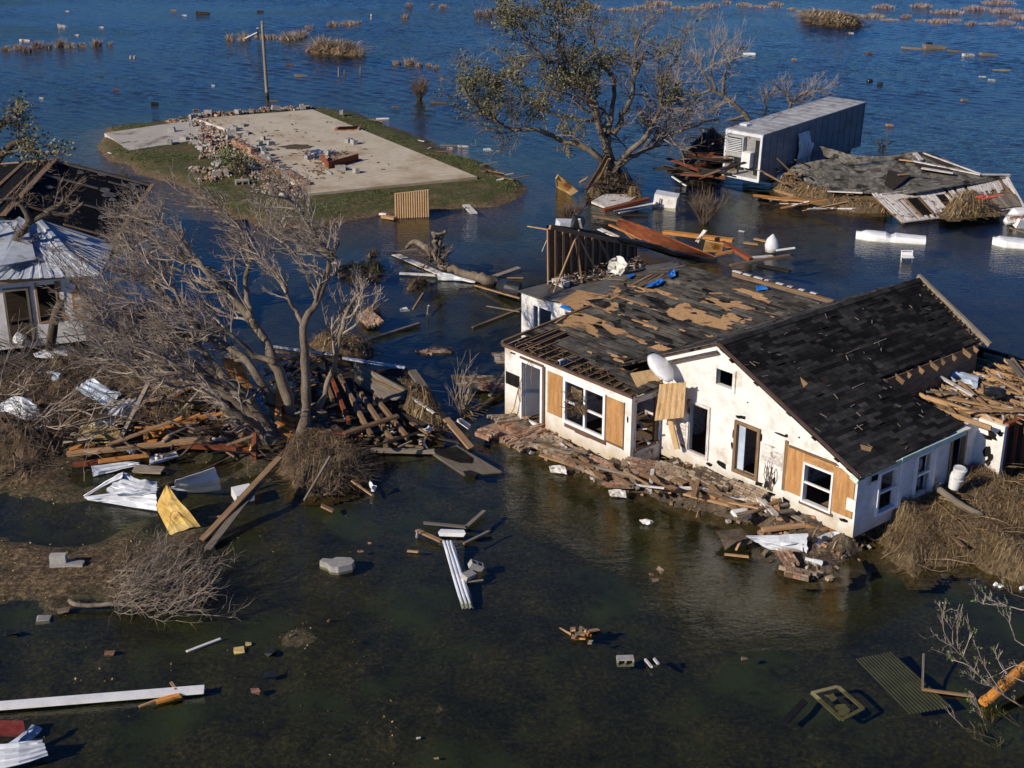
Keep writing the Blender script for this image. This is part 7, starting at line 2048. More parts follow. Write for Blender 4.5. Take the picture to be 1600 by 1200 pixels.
psheet('corrugated_sheet', 'tan ribbed panel hanging from the wing corner', 'panel', 'paper', [(1031, 600, 0), (1027, 630, 0), (1023, 657, 0)], [(1072, 597, 0), (1070, 625, 0), (1068, 652, 0)], 5, seed=30, rib=.05, dent=.01, pf=lambda u, v, z: HW(*HR(u, v, (0, 1, 0), .8)))
d = MB(); pts = [HW(*HR(u, v, (0, 0, 1), z)) for u, v, z in ((985, 583, 2.98), (1018, 577, 3.05), (1034, 598, 2.85), (1010, 606, 2.8), (996, 605, 2.83))]; d.hexa([p - Vector((0, 0, .03)) for p in pts], pts); solo('tan_board', d, MT['paper'], 'loose tan board on the roof beside the upturned hull', 'board')
d = MB(); pts = [HW(*HR(u, v, (0, 0, 1), z)) for u, v, z in ((1048, 560, 3.1), (1060, 548, 3.3), (1076, 550, 3.35), (1060, 562, 3.15))]; d.hexa([p - Vector((0, 0, .03)) for p in pts], pts); solo('tan_board', d, MT['paper'], 'scrap of tan board behind the upturned hull', 'board')
d = MB(); pts = [HW(*HR(u, v, (0, 0, 1), z)) for u, v, z in ((1015, 612, 2.55), (1032, 602, 2.6), (1030, 618, 2.35), (1016, 624, 2.3))]; d.hexa([p + HB * .05 for p in pts], pts); solo('white_board', d, MT['white'], 'white board end under the eave at the wing corner', 'board')
def tarp(pxs, label, seed):
    r = random.Random(seed); c = [HW(*on_roof3(*q)) for q in pxs]; d = MB()
    cen = sum(c, Vector()) / len(c)
    rows = [[cen.lerp(p, t_) + Vector((r.gauss(0, .03), r.gauss(0, .03), .05 + r.random() * .10)) for p in c] for t_ in (.02, .35, .7, 1.0)]
    d.grid(rows, closed=True); solo('tarp_scrap', d, MT['tarp'], label, 'tarp', solid=.01)
def on_roof3(x, y):
    a, b = on_roof(x, y); return (a, b, zdeck(a, b))
tarp([(985, 40), (1020, 25), (1030, 60), (1000, 65)], 'blue tarp scrap at the upper corner of the open rafters', 1)
tarp([(870, 120), (920, 95), (960, 75), (975, 85), (930, 115), (880, 130)], 'blue tarp strip along the lower edge of the open rafters', 2)
tarp([(350, 235), (385, 228), (430, 255), (415, 265)], 'blue tarp scrap on the corner above the rear window', 3)
tarp([(1500, 120), (1550, 112), (1580, 130), (1510, 142)], 'blue tarp scrap at the back edge near the red beam', 4)
tarp([(745, 55), (780, 40), (790, 50), (760, 70)], 'blue tarp scrap left of the open rafters', 5)
d = MB(); p = HW(*HR(1553, 622, (0, 0, 1), 2.6)); rows = []
r = random.Random(3)
for i in range(6): rows.append([p + Vector((math.cos(q / 10 * 6.283) * .36 * math.sin(.3 + i * .5) * (1 + r.gauss(0, .12)), math.sin(q / 10 * 6.283) * .3 * math.sin(.3 + i * .5) * (1 + r.gauss(0, .1)), i * .07 * (1 + r.gauss(0, .1)))) for q in range(10)])
d.grid(rows, closed=True); d.face(rows[-1]); solo('black_bag', d, MT['dark'], 'black rubbish bag on the open annex joists', 'bag')
psheet('grey_sheet', 'blue grey sheet draped over the open annex joists', 'sheet', 'metalblue', [(1478, 577, 2.75), (1500, 580, 2.8), (1530, 588, 2.7)], [(1490, 596, 2.62), (1510, 600, 2.6), (1526, 608, 2.6)], 2, seed=31, dent=.05, rib=.02)
boards([(1445, 575, 2.85, 1520, 618, 2.75, .12, .05, 'oldwhite', 'plank', 'white plank across the annex joists below the blue grey sheet', 'plank'), (1500, 642, 2.68, 1600, 642, 2.7, .07, .05, 'wood_tan', 'plank', 'thin tan strip along the front of the annex joists', 'plank'), (1448, 612, 2.75, 1500, 614, 2.75, .08, .04, 'wood_grey', 'plank', 'short grey strip at the left end of the annex joists', 'plank'),
        (1545, 583, 2.7, 1600, 615, 2.7, .10, .06, 'wood_tan', 'plank', 'tan rail along the far edge of the annex joists', 'plank'), (1575, 562, 2.75, 1598, 590, 2.8, .16, .05, 'wood_grey', 'board', 'grey board tipped at the far right edge of the annex', 'board')])
psheet('scrap_sheet', 'white plastic scrap among the studs of the rear wing', 'scrap', 'white', [(955, 405, 3.5), (968, 400, 3.6), (980, 412, 3.5)], [(950, 425, 2.85), (965, 428, 2.85), (972, 428, 2.85)], 2, seed=32, dent=.09)
boards([(970, 430, 2.85, 984, 412, 3.4, .1, .05, 'oldwhite', 'board', 'white slat leaning on the plastic scrap of the rear wing', 'board'), (866, 438, 2.9, 886, 445, 2.85, .3, .2, 'oldwhite', 'box', 'white tube end on the rear deck corner', 'pipe'), (856, 456, 2.85, 866, 440, 3.3, .05, .04, 'wood_brown', 'stick', 'short strut standing on the corner of the rear deck', 'stick'),
        (848, 393, 2.2, 858, 370, 3.4, .08, .04, 'white', 'board', 'white strip hanging left of the bare stud wall', 'board'), (970, 440, 2.9, 990, 437, 2.95, .2, .04, 'wood_tan', 'board', 'tan board end below the plastic scrap', 'board')])
d = MB(); p = P(800, 452, .1); d.tube([P(786, 447, .3), P(796, 452, .35), P(812, 455, .3)], [.33, .38, .36], 14); solo('dark_drum', d, MT['dark'], 'black drum floating beside the rear wing corner', 'drum')
# ---------------------------------------------------------------- behind the white house
cb = lambda x, y: (840 + x / 3.81, 270 + y / 3.81)
def bb(x0, y0, z0, x1, y1, z1, w_, h_, mt, nm, lb, ct, *e):
    a_, b_ = cb(x0, y0), cb(x1, y1); return (a_[0], a_[1], z0, b_[0], b_[1], z1, w_, h_, mt, nm, lb, ct, *e)
d = MB(); loft(d, [P(*cb(480, 275), 1.1), P(*cb(640, 322), 1.1), P(*cb(850, 415), .9), P(*cb(1060, 500), .6)], [P(*cb(470, 305), .6), P(*cb(620, 395), .35), P(*cb(840, 460), .3), P(*cb(1000, 495), .25)], 4, 4, wob=.008)
solo('red_barge_board', d, MT['wood_red'], 'long red brown boarded panel lying behind the low roof', 'panel', solid=.06)
boards([bb(350, 255, .5, 500, 285, .9, .4, .1, 'wood_brown', 'plank', 'splintered plank at the left end of the long red panel', 'plank'), bb(430, 310, .4, 625, 395, .3, .14, .08, 'wood_orange', 'plank', 'orange torn edge below the long red panel', 'plank'), bb(500, 330, .3, 570, 390, .2, .2, .05, 'wood_tan', 'board', 'tan board fan below the left of the red panel', 'board'), bb(360, 330, .15, 470, 380, .1, .3, .05, 'oldwhite', 'board', 'white board awash below the red panel', 'board'),
        bb(390, 225, .3, 660, 155, .6, .34, .16, 'wood_red', 'beam', 'red orange beam lying on the white floor panel', 'beam'), bb(750, 352, .6, 1165, 402, .6, .36, .14, 'wood_orange', 'beam', 'bright orange beam floating beyond the low roof', 'beam'), bb(950, 410, .7, 1000, 340, 1.2, .22, .05, 'oldwhite', 'board', 'white board standing across the bright orange beam', 'board'), bb(1100, 415, .6, 1270, 515, .2, .26, .16, 'wood_red', 'beam', 'dark red beam right of the yellow panel', 'beam'),
        bb(1060, 490, .25, 1160, 465, .4, .16, .1, 'wood_orange', 'beam', 'short orange beam end below the yellow panel', 'beam'), bb(1150, 550, .15, 1500, 490, .3, .2, .08, 'wood_brown', 'plank', 'long brown plank right of the dark red beam', 'plank'), bb(1270, 505, .25, 1400, 495, .25, .2, .06, 'oldwhite', 'board', 'pale board on the long brown plank', 'board'), bb(1310, 548, .03, 1500, 585, .02, .3, .04, 'wood_dark', 'plank', 'dark plank awash right of the low roof', 'plank'),
        bb(470, 235, .1, 710, 185, .15, .5, .06, 'oldwhite', 'floor_panel', 'slatted white floor panel beside the white fridge', 'floor panel'), bb(725, 132, .1, 805, 138, .1, .2, .06, 'wood_tan', 'board', 'tan board just behind the white fridge', 'board'), bb(500, 250, .02, 660, 255, .02, .25, .04, 'wood_dark', 'plank', 'dark plank awash below the slatted floor panel', 'plank'), bb(1230, 415, .08, 1310, 425, .05, .25, .05, 'wood_tan', 'board', 'pale board floating under the trailer reflection', 'board'), bb(1290, 392, .08, 1380, 412, .05, .22, .05, 'wood_tan', 'board', 'second pale board right of the trailer reflection', 'board'),
        bb(800, 22, .4, 885, 78, .05, .1, .06, 'white', 'board', 'white board stuck in the water right of the oak', 'board'), bb(-60, 318, .3, 75, 340, .5, .06, .05, 'wood_tan', 'pole', 'thin pole reaching left from the stud wall', 'pole'), bb(1200, 345, .03, 1230, 350, .03, .12, .04, 'oldwhite', 'board', 'tiny white board right of the purplish brush', 'board')])
d = MB(); d.slab([P(*cb(320, 170), .18), P(*cb(400, 125), .2), P(*cb(600, 130), .2), P(*cb(520, 190), .15), P(*cb(400, 200), .12)], (0, 0, .12)); solo('floor_panel', d, MT['oldwhite'], 'white flat floor panel at the foot of the oak', 'floor panel')
straw_heap('straw drift lying on the white floor panel', [(973, 308), (995, 303), (1000, 312), (980, 316)], .45, .5, 500, 31)
# fridge
fc_ = P(*cb(770, 210), 0); fr_ = thing('fridge', 'white fridge floating on its side behind the house', 'fridge', fc_)
M3 = rot3(.05, .12, -.25)
d = MB(); d.rbox(fc_ + Vector((0, .5, .28)), (1.25, .85, .78), M3, 0); d.build('body', MT['plastic'], fr_)
d = MB(); d.rbox(fc_ + Vector((-.06, .05, .32)), (1.1, .06, .62), M3, 0); d.build('door', MT['white'], fr_)
d = MB(); d.rbox(fc_ + Vector((-.4, .0, .34)), (.05, .05, .4), M3, 0); d.build('handle', MT['dark'], fr_)
d = MB(); d.slab([P(*cb(985, 465), .3), P(*cb(1095, 470), .3), P(*cb(1105, 420), .85), P(*cb(1000, 400), .95)], (0, .05, .03)); solo('plywood_sheet', d, MT['rusty'], 'yellowish panel propped under the bright orange beam', 'panel')
d = MB(); p = P(*cb(1392, 468), .05); d.tube([p, p + Vector((0, 0, .3)), p + Vector((0, 0, .6)), p + Vector((.02, 0, .85))], [.3, .34, .25, .03], 12); solo('white_tank', d, MT['plastic'], 'white pear shaped tank at the end of the long brown plank', 'tank', smooth=True)
d = MB(); p = P(*cb(1470, 462), .2); d.beam(p - Vector((.4, 0, 0)), p + Vector((.5, .1, .1)), .12, .06); solo('white_board', d, MT['white'], 'white board end right of the pear shaped tank', 'board')
d = MB(); d.rbox(P(*cb(175, 315), .3), (1.0, .7, .5), rot3(.1, .1, .3), 0); solo('grey_cabinet', d, MT['metal'], 'grey white cabinet floating behind the stud wall', 'cabinet')
d = MB(); d.rbox(P(*cb(235, 310), .45), (.55, .5, .8), rot3(.2, .3, .2), 0); solo('dark_cabinet', d, MT['dark'], 'dark cabinet beside the grey one behind the stud wall', 'cabinet')
boards([bb(248, 275, 1.1, 265, 345, .3, .12, .06, 'white', 'board', 'white edge strip leaning on the dark cabinet', 'board')])
# rusty sheet and raft at the oak
d = MB(); A_ = [P(870, 292, 0), P(868, 276, 1.15), P(872, 273, 1.2)]; 
d.slab([P(869, 292, .0), P(892, 304, .0), P(903, 297, .35), P(872, 272, 1.35), P(868, 278, 1.1)], (-.02, .10, .03)); solo('rusty_sheet', d, MT['rusty'], 'rust stained curved sheet standing in the water left of the oak', 'sheet metal')
pg = [tuple(P(u, v, 0))[:2] for u, v in ((905, 298), (920, 285), (950, 278), (985, 285), (1005, 292), (985, 305), (940, 312), (910, 310))]
m_, ho = mound('o', None, '', '', pg, .75, 1.2, 15, .2, rough=.5); stems(m_, pg, ho, 2200, 15, (.3, 1.2), (.02, .06), (1, 2, 2), None, .25)
tag(m_.build('wrack_raft', [MT['strawbed'], MT['straw_d'], MT['twig_d']], origin='base'), 'raft of sticks and wrack round the foot of the oak', 'wrack', None, 'stuff')
boards([(920, 292, .3, 950, 242, 3.0, .2, .07, 'wood_brown', 'plank', 'brown plank leaning against the oak trunk', 'plank'), (935, 285, .4, 952, 248, 2.6, .14, .06, 'wood_tan', 'plank', 'narrower tan plank leaning against the oak trunk', 'plank'), (944, 280, .5, 948, 262, 1.6, .06, .04, 'oldwhite', 'stick', 'thin white strip hanging at the oak trunk', 'stick'), (905, 285, .5, 918, 277, .8, .3, .05, 'wood_tan', 'board', 'pinkish board between the rusty sheet and the oak', 'board')])
# tan panel standing in the water before the island
tpn = thing('wall_sheet', 'tan ribbed wall panel standing upright in the water before the island', 'panel', P(645, 341, 0))
d = MB(); a_, b_ = P(617, 341, 0), P(671, 339, 0); h0 = Vector((0, .15, 1.28)); h1 = Vector((0, .15, 1.42)); t_ = Vector((0, .07, 0)); d.hexa([a_, b_, b_ + t_, a_ + t_], [a_ + h0, b_ + h1, b_ + h1 + t_, a_ + h0 + t_], 0, .5); d.build('sheet', MT['paper'], tpn)
d = MB()
for k in range(15): p, q = a_.lerp(b_, (k + .5) / 15) - t_ * .3, a_.lerp(b_, (k + .5) / 15) + h0.lerp(h1, (k + .5) / 15) - t_ * .3; d.beam(p, q, .05, .03, 0, .5)
d.build('ribs', MT['paper'], tpn)
boards([(598, 338, .12, 617, 341, .1, .3, .12, 'wood_tan', 'board', 'pale board end left of the tan panel', 'board'), (594, 334, .15, 604, 335, .2, .16, .1, 'oldwhite', 'board', 'small pale scrap at the island shore left of the tan panel', 'board'), (722, 314, .10, 740, 333, .03, .4, .05, 'oldwhite', 'board', 'white board afloat right of the tan panel', 'board'), (722, 302, .12, 738, 302, .12, .4, .06, 'oldwhite', 'board', 'pale slab on the tip of the island', 'board'), (171, 240, .1, 186, 238, .1, .5, .08, 'white', 'board', 'white board at the left shore of the island', 'board')])
# flotsam round the fallen log
boards([(612, 395, .1, 705, 435, .05, .34, .05, 'oldwhite', 'plank', 'long pale plank under the roots of the fallen log', 'plank'), (602, 397, .5, 652, 390, .55, .16, .1, 'wood_grey', 'plank', 'grey plank end over the roots of the fallen log', 'plank'), (625, 427, .12, 680, 430, .12, .14, .08, 'oldwhite', 'plank', 'narrow white plank left of the fallen log', 'plank'), (742, 446, .05, 812, 466, .3, .08, .05, 'wood_tan', 'pole', 'thin pole from the fallen log to the rear wing', 'pole'), (772, 432, .2, 812, 418, .3, .3, .05, 'wood_grey', 'branch', 'grey broken lath fan at the right end of the fallen log', 'lath'), (780, 434, .05, 818, 434, .05, .06, .04, 'wood_tan', 'stick', 'thin stick right of the fallen log', 'stick'),
        (580, 530, .05, 655, 506, .08, .16, .10, 'wood_grey', 'pole', 'grey pole floating in the open water behind the bare tree', 'pole'), (645, 483, .03, 661, 458, .03, .06, .04, 'wood_tan', 'stick', 'thin stick afloat left of the upright stake', 'stick'), (668, 492, .0, 670, 477, .6, .06, .05, 'oldwhite', 'stake', 'short white stake standing in the dark water', 'stake'), (738, 512, .05, 815, 482, .05, .14, .05, 'wood_brown', 'plank', 'sunken brown plank left of the rear wing', 'plank'), (760, 478, .1, 812, 487, .1, .05, .04, 'wood_grey', 'stick', 'thin grey stick by the rear wing wall', 'stick')])
psheet('white_sheet', 'white curved sheet under the trunk of the fallen log', 'sheet metal', 'metal', [(684, 426, .35), (705, 428, .35), (742, 441, .15)], [(684, 438, .05), (710, 438, .05), (742, 442, .05)], 1, seed=41, rib=.01, bend=.05)
straw_heap('straw mat afloat left of the fallen log', [(630, 450), (640, 440), (672, 438), (680, 442), (650, 452), (636, 458)], .22, .4, 500, 41, ('strawbed', 'straw_d'))
straw_heap('dark clump afloat left of the pale plank', [(570, 400), (582, 392), (594, 393), (584, 402), (574, 406)], .25, .4, 260, 42, ('strawbed', 'straw_d'))
straw_heap('low grassy mud patch in the water behind the bare tree', [(515, 425), (560, 412), (612, 420), (600, 435), (540, 442)], .3, .8, 1400, 43, ('straw_d', 'grass', 'straw_d'))
straw_heap('brick and straw lump in the water behind the bare tree', [(550, 490), (575, 482), (600, 492), (592, 508), (560, 505)], .4, .5, 400, 45, ('dirt', 'straw_d'))
straw_heap('brown stubble in the water right of the big tree stems', [(470, 540), (530, 525), (600, 545), (575, 570), (500, 560)], .35, .7, 1200, 46, ('straw_d', 'straw_d', 'straw'))
# ---------------------------------------------------------------- right side flotsam
def hullish(label, a0, a1, wid, hgt, seed, mt='plastic', nm='white_hull', ct='hull', notch=None):
    d = MB(); ax = (a1 - a0); L = ax.length; ax.normalize(); sd2 = ax.cross(Vector((0, 0, 1))).normalized(); rows = []; r = random.Random(seed)
    prof = ((1, -.12), (.97, .35), (.78, .78), (.35, .98), (0, 1.0), (-.35, .98), (-.78, .78), (-.97, .35), (-1, -.12))
    for i in range(15):
        t_ = i / 14; w_ = wid * min(1, .35 + 2.6 * t_ if t_ < .3 else 1.0) * (1 - .25 * max(0, t_ - .6)); h_ = hgt * (1.0 - .35 * t_)
        if t_ < .12: h_ *= .8
        if notch and abs(t_ - notch) < .05: h_ *= .62; w_ *= .93
        rows.append([a0.lerp(a1, t_) + sd2 * w_ * p + Vector((0, 0, h_ * q + r.gauss(0, .008))) for p, q in prof])
    d.grid(rows); d.face(rows[0]); d.face(rows[-1]); return solo(nm, d, MT[mt], label, ct)
hullish('long white upturned hull floating before the collapsed shed', P(1337, 371, 0), P(1446, 378, 0), .5, .42, 1, notch=.5)
hullish('white upturned hull floating at the right edge of the photo', P(1550, 380, 0), P(1625, 386, 0), .6, .4, 2)
d = MB(); p = P(1570, 348, .1); d.tube([p, p + Vector((.5, .1, .3)), p + Vector((1.2, .2, .3)), p + Vector((1.8, .2, .1))], [.15, .45, .45, .2], 10); solo('white_drum', d, MT['plastic'], 'white drum by the right edge below the shed wall', 'drum')
d = MB(); p = P(1595, 352, .1); d.rbox(p + Vector((0, 0, .15)), (.7, .5, .5), rot3(.3, .2, .3), 0); solo('white_box', d, MT['plastic'], 'white box beside the drum at the right edge', 'box')
boards([(1574, 342, .4, 1598, 340, .5, .5, .3, 'oldwhite', 'board', 'whitish board end under the right corner of the shed wall', 'board'), (1578, 356, .1, 1600, 363, .2, .08, .05, 'wood_tan', 'stick', 'thin stick beside the drum at the right edge', 'stick')])
cht = thing('white_chair', 'white metal chair frame drowned in the water below the long hull', 'chair', P(1416, 412, 0))
d = MB(); p0, p1 = P(1408, 410, -.1), P(1425, 410, -.1); H_ = Vector((0, .1, .55))
d.tube([p0, p0 + H_, p1 + H_, p1], [.03] * 4, 6); d.build('frame', MT['plastic'], cht)
d = MB(); d.beam(p0 + Vector((0, -.1, .3)), p1 + Vector((0, -.1, .3)), .3, .05); d.build('seat', MT['plastic'], cht)
d = MB(); d.beam(p0 + H_ * .75, p1 + H_ * .75, .05, .16); d.build('backrest', MT['plastic'], cht)
# ---------------------------------------------------------------- near water flotsam
cn = lambda x, y: (480 + x / 2.759, 740 + y / 2.759)
def bn(x0, y0, z0, x1, y1, z1, w_, h_, mt, nm, lb, ct, *e):
    a_, b_ = cn(x0, y0), cn(x1, y1); return (a_[0], a_[1], z0, b_[0], b_[1], z1, w_, h_, mt, nm, lb, ct, *e)
psheet('metal_strip', 'long white ribbed metal strip lying in the shallow water mid photo', 'sheet metal', 'metal', [(*cn(583, 292), .12), (*cn(625, 440), .06), (*cn(668, 585), -.05)], [(*cn(628, 292), .12), (*cn(672, 430), .06), (*cn(718, 580), -.05)], 3, seed=51, rib=.03, dent=.006)
boards([bn(475, 245, .15, 580, 292, .1, .13, .05, 'wood_tan', 'plank', 'short plank touching the top of the white metal strip', 'plank'), bn(503, 212, .1, 685, 230, .1, .11, .05, 'wood_grey', 'plank', 'grey plank above the white gutter piece', 'plank'), bn(688, 228, .08, 765, 160, .12, .12, .05, 'wood_grey', 'plank', 'plank pointing up right from the grey one', 'plank'), bn(568, 254, .12, 680, 258, .12, .20, .12, 'whitetrim', 'gutter', 'short white gutter piece above the metal strip', 'gutter'),
        bn(675, 302, .04, 785, 248, .08, .08, .05, 'wood_grey', 'stick', 'thin stick right of the top of the metal strip', 'stick'), bn(430, 333, .05, 478, 337, .05, .07, .04, 'wood_tan', 'stick', 'tiny pale stick left of the metal strip', 'stick'), bn(476, 245, .3, 472, 275, .02, .05, .04, 'oldwhite', 'stick', 'upright scrap at the left end of the short plank', 'stick'), bn(690, 468, .0, 760, 458, .02, .05, .03, 'wood_grey', 'stick', 'faint stick beside the block pair', 'stick'),
        (1008, 1030, .02, 1018, 1042, .1, .05, .05, 'oldwhite', 'stake', 'left one of two short stakes right of the hollow block', 'stake'), (1021, 1028, .1, 1029, 1038, .02, .05, .05, 'oldwhite', 'stake', 'right one of two short stakes beyond the hollow block', 'stake'),
        (-40, 1106, .12, 319, 1077, .10, .22, .10, 'whitetrim', 'gutter', 'long white gutter lying across the lower left corner', 'gutter'), (218, 1104, .03, 250, 1092, .08, .05, .04, 'wood_tan', 'stick', 'thin tan stick below the long white gutter', 'stick'), (245, 1096, .06, 282, 1086, .1, .13, .07, 'orange', 'stick', 'orange bark piece touching the long white gutter', 'bark'), (267, 1066, .1, 275, 1078, .14, .06, .04, 'wood_tan', 'stick', 'stub sticking up behind the long white gutter', 'stick'),
        (292, 1018, .01, 345, 998, .02, .08, .03, 'oldwhite', 'stick', 'thin greenish white stick in the shallow water', 'stick'), (1441, 1077, .02, 1443, 1022, .3, .05, .04, 'wood_grey', 'pole', 'thin pale pole standing at the sunken ribbed sheet', 'pole'), (1441, 1077, .06, 1522, 1088, .05, .06, .05, 'wood_tan', 'pole', 'thin pole lying right of the sunken ribbed sheet', 'pole'), (1225, 1130, -.06, 1258, 1095, -.04, .16, .04, 'wood_dark', 'plank', 'dark sunken plank left of the sunken frame', 'plank')])
o = blk(*cn(720, 408), .06, .2, .5, .3, 'white hollow block leaning beside the metal strip', None, .95)
d = MB(); d.rbox(P(*cn(695, 440), .1), (.38, .22, .16), rot3(.3, .1, .9), 0); solo('concrete_block', d, MT['conc'], 'solid pale block under the hollow one beside the metal strip', 'concrete block')
blk(976, 1029, -.02, math.pi / 2, 0, .05, 'hollow concrete block lying alone in the near water', None, 1.0)
d = MB(); p = P(*cn(128, 398), .05); q = [Vector((x * .48, y * .36, 0)) for x, y in ((-1, .25), (-.85, .62), (-.3, .5), (-.1, .8), (.75, .72), (1, .2), (.9, -.3), (.15, -.8), (-.3, -.7), (-.55, -.15))]
d.hexa([p + v - Vector((0, 0, .12)) for v in q], [p + v * .97 + Vector((0, 0, .12)) for v in q], 0); solo('concrete_chunk', d, MT['conc'], 'pale broken concrete chunk standing out of the near water', 'concrete')
for u, v, s, rz, mt, lb, nm in ((564, 862, .2, .4, 'wood_tan', 'small tan scrap right of the concrete chunk', 'wood_scrap'), (577, 849, .14, .2, 'wood_tan', 'tiny tan scrap above the small one', 'wood_scrap'), (1031, 890, .26, -.8, 'mortar', 'upper pinkish brick in the water left of the house rubble', 'brick'), (1023, 907, .24, .2, 'mortar', 'lower pinkish brick in the water left of the house rubble', 'brick'), (1018, 897, .16, .2, 'brick', 'small dull brick beside the pinkish pair', 'brick'),
                             (513, 970, .16, 1.2, 'brick', 'small red brick bit on the shallow mud', 'brick'), (399, 1080, .28, .3, 'brick', 'orange brick lump right of the long white gutter', 'brick'), (372, 1017, .35, .2, 'foam', 'yellowish scrap in the shallow water', 'scrap'), (388, 1006, .18, .1, 'foam', 'little yellow scrap beside the larger one', 'scrap'), (172, 1021, .3, .1, 'brick', 'reddish stick of brick in the mud', 'brick'), (457, 992, .16, .5, 'mortar', 'pinkish stone on the small mud patch', 'stone'), (420, 1055, .35, .3, 'dark', 'dark sunken lump by the mud patch', 'lump'), (422, 1020, .4, 1.2, 'dark', 'dark upright scrap left of the mud patch', 'scrap'), (654, 1153, .12, .3, 'oldwhite', 'tiny pale scrap near the bottom edge', 'scrap'), (682, 1185, .14, .3, 'wood_tan', 'tiny tan scrap at the bottom edge', 'scrap'),
                             (68, 967, .5, .1, 'conc', 'white flat stone on the mud left of the uprooted shrub', 'stone'), (100, 955, .4, .3, 'mortar', 'cluster stone beside the flat white one', 'stone'), (20, 990, .4, .3, 'dark', 'dark lump at the left edge of the mud', 'lump'), (1163, 442 + 588, .2, .2, 'mortar', 'reddish lump above the sunken ribbed sheet', 'lump')):
    s *= .72
    d = MB(); d.rbox(P(u, v, max(.0, -.01 + float(ground_h(P(u, v).x, P(u, v).y)[0]) + .04)), (s, s * .6, s * .26), rot3(.14, .1, rz), 0, None, s * .17); solo(nm, d, MT[mt], lb, nm.replace('_', ' '))
d = MB(); d.rbox(P(91, 872, .38), (.42, .2, .22), rot3(0, 0, .05), 0, .7); d.rbox(P(91, 884, .16), (.40, .2, .22), rot3(0, 0, .05), 0, .3); solo('stacked_blocks', d, MT['conc'], 'pale block standing on the mud with a long shadow', 'concrete block')
d = MB(); d.rbox(P(116, 883, .16), (.5, .24, .2), rot3(0, .1, .02), 0); solo('concrete_block', d, MT['conc'], 'pale block lying right of the standing one on the mud', 'concrete block')
r = random.Random(64); d = MB(); p = P(903, 990, .0)
for k in range(16): d.rbox(p + Vector((r.gauss(0, .22), r.gauss(0, .2), r.uniform(.0, .1))), (r.uniform(.1, .4), r.uniform(.05, .2), .04), rot3(r.gauss(0, .4), r.gauss(0, .4), r.uniform(0, 3)), r.choice((0, 0, 1, 2)), None, .02)
tag(d.build('leaf_clump', [MT['wood_tan'], MT['orange'], MT['wood_grey']], origin='base'), 'small raft of bark and leaves floating in the near water', 'flotsam', None, 'stuff')
# sunken sheets
d = MB(); a_, b_, c_, e_ = P(1337, 1030, -.03), P(1394, 1019, -.03), P(1489, 1105, -.08), P(1422, 1117, -.08)
rows = [[a_.lerp(b_, s / 48).lerp(e_.lerp(c_, s / 48), t_ / 3) + Vector((0, 0, .022 * (s % 4 in (1, 2)))) for s in range(49)] for t_ in range(4)]
d.grid(rows, 0, .5); MT['sunk'] = mk('silted_green_metal', [(.075, .078, .05), (.105, .108, .07), (.135, .136, .09)], 2, var=.05, grain=.2); solo('sunken_sheet', d, MT['sunk'], 'greenish ribbed metal sheet sunk in the water lower right', 'sheet metal', solid=.01)
fs = thing('sunken_frame', 'yellowish torn frame panel sunk left of the ribbed sheet', 'frame', P(1308, 1098, -.05))  # torn yellowish frame, not known to be a door
q = [P(1269, 1083, -.01), P(1309, 1073, -.01), P(1349, 1107, -.03), P(1315, 1125, -.03)]
d = MB()
MT['silt'] = mk('silted_yellow_frame', [(.18, .16, .08), (.26, .23, .12), (.33, .30, .17)], 4, var=.1)
for k in range(4): d.beam(q[k], q[(k + 1) % 4], .10, .03)
d.build('frame', MT['silt'], fs)
d = MB(); torn(d, .45, .3, .35, .3, lambda s, z, o_: q[0].lerp(q[1], s).lerp(q[3].lerp(q[2], s), z) + Vector((0, 0, o_)), seed=3); torn(d, .35, .75, .5, .35, lambda s, z, o_: q[0].lerp(q[1], s).lerp(q[3].lerp(q[2], s), z) + Vector((0, 0, o_)), seed=5)
for w_ in split(d): w_.build('torn_lining', MT['silt'], fs)
d = MB(); limb(d, [P(1536, 1098, .12), P(1560, 1078, .28), P(1600, 1045, .45), P(1680, 985, .7)], .115, .15, 12, .012); solo('orange_log', d, MT['orange'], 'bright orange barkless log lying at the lower right edge', 'log', uv=True)
d = MB(); d.rbox(P(10, 1138, .25), (.75, .42, .08), rot3(.2, .35, .5), 0); solo('red_sheet', d, MT['cloth_red'], 'faded red board at the lower left corner', 'board')
psheet('roofing_sheet', 'bluish white ribbed sheet at the lower left corner beside the red board', 'sheet metal', 'metalblue', [(12, 1163, .2), (35, 1145, .3), (50, 1132, .35)], [(40, 1168, .05), (55, 1150, .1), (66, 1138, .15)], 2, seed=61)
psheet('roofing_sheet', 'white ribbed sheet at the bottom left corner of the photo', 'sheet metal', 'metal', [(-30, 1166, .25), (30, 1160, .3), (66, 1157, .25)], [(-30, 1206, .08), (30, 1195, .1), (75, 1180, .1)], 4, seed=62)
psheet('scrap_sheet', 'white folded scrap at the water right of the root clump', 'scrap', 'metal', [(579, 750, .3), (582, 756, .3), (588, 760, .25)], [(580, 768, .03), (584, 768, .03), (588, 763, .05)], 1, seed=63)
boards([(503, 790, .2, 522, 799, .04, .16, .05, 'wood_tan', 'board', 'pale board end dipping in the water below the root clump', 'board')])
for u, v, lb in ((1556, 913, 'left white scrap at the edge of the straw heap'), (1564, 916, 'right white scrap at the edge of the straw heap'), (1597, 919, 'white scrap at the right end of the straw heap')):
    d = MB(); d.rbox(P(u, v, .04), (.10, .08, .06), rot3(.2, 0, .4), 0, None, .02); solo('white_scrap', d, MT['plastic'], lb, 'scrap')
for u, v, lb in ((1010, 815, 'white scrap afloat under the gable reflection'),):
    psheet('scrap_sheet', lb, 'scrap', 'white', [(1000, 812, .1), (1010, 811, .15), (1018, 813, .1)], [(1004, 818, .02), (1012, 820, .03), (1020, 818, .02)], 1, seed=65)
r = random.Random(66)
d = MB()
